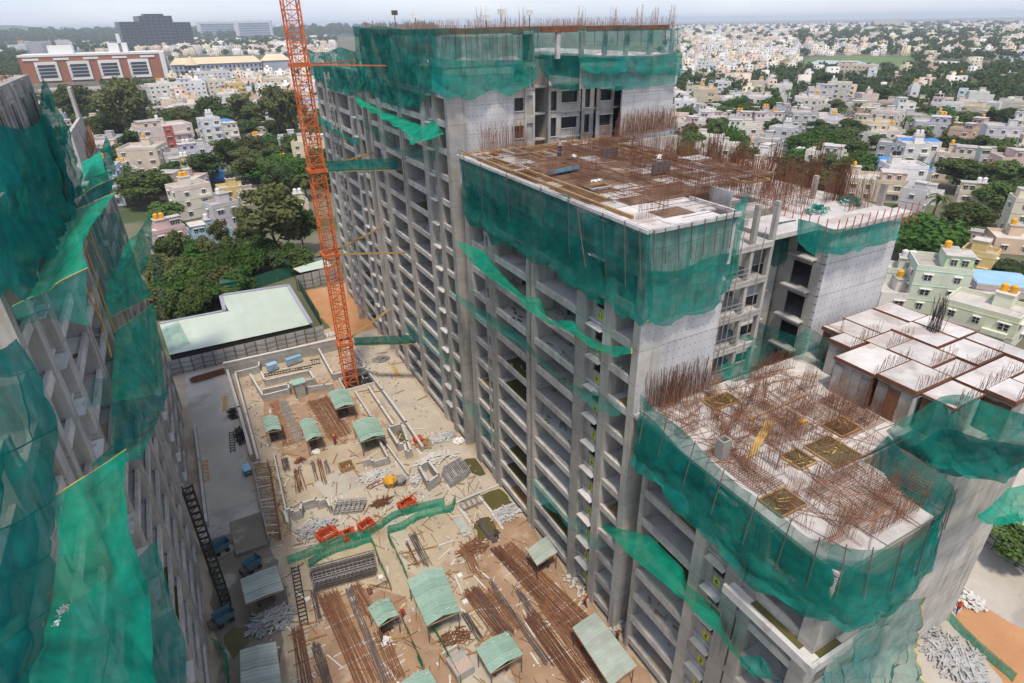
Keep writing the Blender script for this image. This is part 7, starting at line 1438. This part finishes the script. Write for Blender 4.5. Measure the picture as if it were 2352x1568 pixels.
while d < 6500:
    sp = max(10.5, d*.0105); az0, az1 = math.radians(8), math.radians(104); n = int((az1-az0)*d/sp)
    for i in range(n):
        az = az0+(az1-az0)*(i+g.random())/n; dd = d+g.uniform(-.5, .5)*max(12, d*.03); p = (dd*math.cos(az), dd*math.sin(az), 0); x, y = project(p)
        if not (-60 < x < 2420) or (770 < x < 1535 and y > 60) or (x > 1535 and y > 500) or (x < 770 and y > 470): continue
        if 770 < x < 1535 and g.random() < .5: continue
        if x < 400 and 120 < y < 196 and x > 60: continue
        if x < 245 and 196 < y < 236: continue
        if 405 < x < 670 and 128 < y < 178: continue
        if in_lake(x, y): continue
        if dd < 900 and np.min((taken[:, 0]-p[0])**2+(taken[:, 1]-p[1])**2) < (9+dd*.004)**2: continue
        cand.append((dd, p, x, y, g.random() < house_share(x, y), sp))
    d += max(12, d*.026)
PAL = [(.74, .73, .71), (.72, .70, .66), (.70, .66, .58), (.70, .65, .54), (.64, .54, .44), (.62, .54, .50), (.58, .57, .56), (.74, .72, .68), (.64, .58, .42), (.56, .60, .62), (.47, .46, .45), (.66, .54, .42), (.72, .69, .66), (.74, .73, .72), (.72, .69, .62), (.70, .56, .46), (.64, .48, .42), (.68, .60, .42), (.66, .56, .50)]
hs = sorted([c for c in cand if c[4]], key=lambda c: c[0]); ts = sorted([c for c in cand if not c[4]], key=lambda c: c[0])
NH, NT = 190, 170
for i, (dd, p, x, y, _, sp) in enumerate(hs[:NH]):
    c = g.choice(PAL); nf = g.choice([1, 2, 2, 3, 3, 4]); side = 'left of the crane mast' if x < 770 else ('right of the tallest tower' if x < 1750 else ('on the middle right' if x < 2050 else 'on the far right'))
    bl = g.random() < .06
    house(p, g.uniform(8, 14), g.uniform(7, 11), nf, math.atan2(p[1], p[0])-math.pi/2+g.uniform(-.5, .5), c, '%s house of %s%s %s' % (cname(c), ['', 'one floor', 'two floors', 'three floors', 'four floors'][nf], ' with blue roof' if bl else '', side), 'crowded town houses', i+500, detail=dd < 420, head=dd < 700, blueroof=bl, tanks=g.random() < .45)
for i, (dd, p, x, y, _, sp) in enumerate(ts[:NT]):
    kd = g.choice(['round', 'dark', 'dark', 'olive', 'round', 'spread']+(['palm'] if x > 1500 else [])); side = 'left of the crane mast' if x < 770 else ('on the right near the towers' if x < 1900 else 'on the far right')
    w = g.uniform(10, 16); tree(kd, p, 6 if kd == 'palm' else w, g.uniform(9, 13), '%s among houses %s' % (KNAME[kd], side), 'trees among the town houses', i+900)
# far houses: one mass of small blocks with window bands
V, Fc, Cc = [], [], []
def fbox(c, ca, sa, x0, y0, z0, x1, y1, z1, col, colt=None):
    i = len(V)
    for (x, y, z) in ((x0, y0, z0), (x1, y0, z0), (x1, y1, z0), (x0, y1, z0), (x0, y0, z1), (x1, y0, z1), (x1, y1, z1), (x0, y1, z1)): V.append((c[0]+x*ca-y*sa, c[1]+x*sa+y*ca, z)); Cc.append((*col, 1))
    Fc.extend([(i, i+1, i+5, i+4), (i+1, i+2, i+6, i+5), (i+2, i+3, i+7, i+6), (i+3, i, i+4, i+7), (i+4, i+5, i+6, i+7)])
for (dd, p, x, y, _, sp) in hs[NH:]:
    a = math.atan2(p[1], p[0])-math.pi/2+g.uniform(-.6, .6); ca, sa = math.cos(a), math.sin(a); s_ = min(2.2, sp/11.5)*g.uniform(.7, 1.15); w, dp, h = g.uniform(7, 12)*s_, g.uniform(7, 10)*s_, g.choice([3.2, 6.2, 6.2, 9.2, 9.2, 12.2])*(1 if dd < 1500 else g.uniform(.9, 1.5)); c = g.choice(PAL); f_ = g.uniform(.82, 1.08); c = tuple(v*f_ for v in c)
    fbox(p, ca, sa, -w/2, -dp/2, 0, w/2, dp/2, h, c); rf = g.uniform(.55, .95); rc = tuple(v*rf for v in c) if g.random() > .07 else g.choice([(.05, .2, .6), (.3, .48, .66), (.55, .25, .12)]); fbox(p, ca, sa, -w/2+.2, -dp/2+.2, h, w/2-.2, dp/2-.2, h+.35, rc)
    if dd < 2600:
        for f in range(int(h/3)):
            for q_ in range(max(2, int(w/3.4))):
                if g.random() < .25: continue
                xx = -w/2+(q_+.5)*w/max(2, int(w/3.4)); fbox(p, ca, sa, xx-.7, -dp/2-.12, f*3+1, xx+.7, -dp/2, f*3+2.3, (.07, .07, .075))
        if g.random() < .6: fbox(p, ca, sa, -1.6, 0, h, 1.4, 2.8, h+2.4, c)
        if g.random() < .45: fbox(p, ca, sa, -.6, .6, h+2.4, .6, 1.8, h+3.7, g.choice([(.75, .38, .03), (.75, .38, .03), (.04, .04, .04), (.75, .75, .75)]))
far = link('far_town', npmesh('far_town', V, Fc, 'far_wall', Cc)); tag(far, 'pale mass of small houses spreading to the horizon', 'houses', None, 'stuff')
# far trees: one mass of leaf clumps
gg = np.random.default_rng(77); C0, S0 = [], []
for (dd, p, x, y, _, sp) in ts[NT:]:
    n = 1; s_ = min(2.0, sp/11.5)
    for _ in range(n): C0.append((p[0]+gg.normal()*sp*.4, p[1]+gg.normal()*sp*.4, 0)); S0.append(s_*gg.uniform(.75, 1.3))
for i in range(900):        # woods on the ridges
    x = gg.uniform(-80, 1000); d_ = _ray(x, 60); az = math.atan2(d_[1], d_[0]); dist = gg.uniform(3450, 4350); C0.append((math.cos(az)*dist, math.sin(az)*dist, 30*max(0, 1-abs(dist-4300)/850))); S0.append(gg.uniform(2.5, 4.5))
C0 = np.array(C0); S0 = np.array(S0); nl = 70; N_ = len(C0)
dr = gg.normal(size=(N_, nl, 3)); dr /= np.linalg.norm(dr, axis=2)[..., None]; pos = C0[:, None, :]+dr*np.array([4.6, 4.6, 3.6])*(S0[:, None]*gg.uniform(.55, 1.08, (N_, nl)))[..., None]+np.array([0, 0, 5.2])*S0[:, None, None]
nn = dr+gg.normal(scale=.4, size=dr.shape)+[0, 0, .4]; nn /= np.linalg.norm(nn, axis=2)[..., None]; tt = np.cross(nn, gg.normal(size=nn.shape)); tt /= np.linalg.norm(tt, axis=2)[..., None]; bb = np.cross(nn, tt); ss = (S0[:, None]*gg.uniform(.7, 1.3, (N_, nl)))[..., None]*1.0
Vt = np.stack([pos-tt*ss-bb*ss*.6, pos+tt*ss-bb*ss*.6, pos+tt*ss*.8+bb*ss*.7, pos-tt*ss*.8+bb*ss*.7], 2).reshape(-1, 3)
o_ = link('far_woods', npmesh('far_woods', Vt, np.arange(len(Vt)).reshape(-1, 4), 'leaf_dark')); tag(o_, 'dark green mass of trees between the far houses', 'trees', None, 'stuff')

# ================================================================== haze
m = MB().box(-17000, -17000, -1.2, 17000, 17000, 101); hz = m.mesh('haze', 'glass'); hz.materials.clear()
hm, n = _nodes('haze_air'); out = n.nodes.new('ShaderNodeOutputMaterial'); pv = n.nodes.new('ShaderNodeVolumePrincipled'); pv.inputs['Color'].default_value = (.80, .88, 1.0, 1); pv.inputs['Density'].default_value = HAZE; pv.inputs['Anisotropy'].default_value = 0.2
n.links.new(pv.outputs[0], out.inputs['Volume']); hz.materials.append(hm); ho = link('haze', hz); ho['kind'] = 'stuff'; ho['label'] = 'thin pale blue haze in the air'

# ---- look-alikes that share a description are told apart by their order in the picture
bylab = {}
for o_ in COL.objects:
    if o_.parent is None and o_.get('group') in ('crowded town houses', 'trees among the town houses', 'thicket behind the pale green roof'): bylab.setdefault(o_['label'], []).append(o_)
for lab, os_ in bylab.items():
    if len(os_) < 2: continue
    os_.sort(key=lambda o: project(tuple(o.location))[0])
    for i, o_ in enumerate(os_): o_['label'] = '%s, %s from left' % (lab, ORD[i])
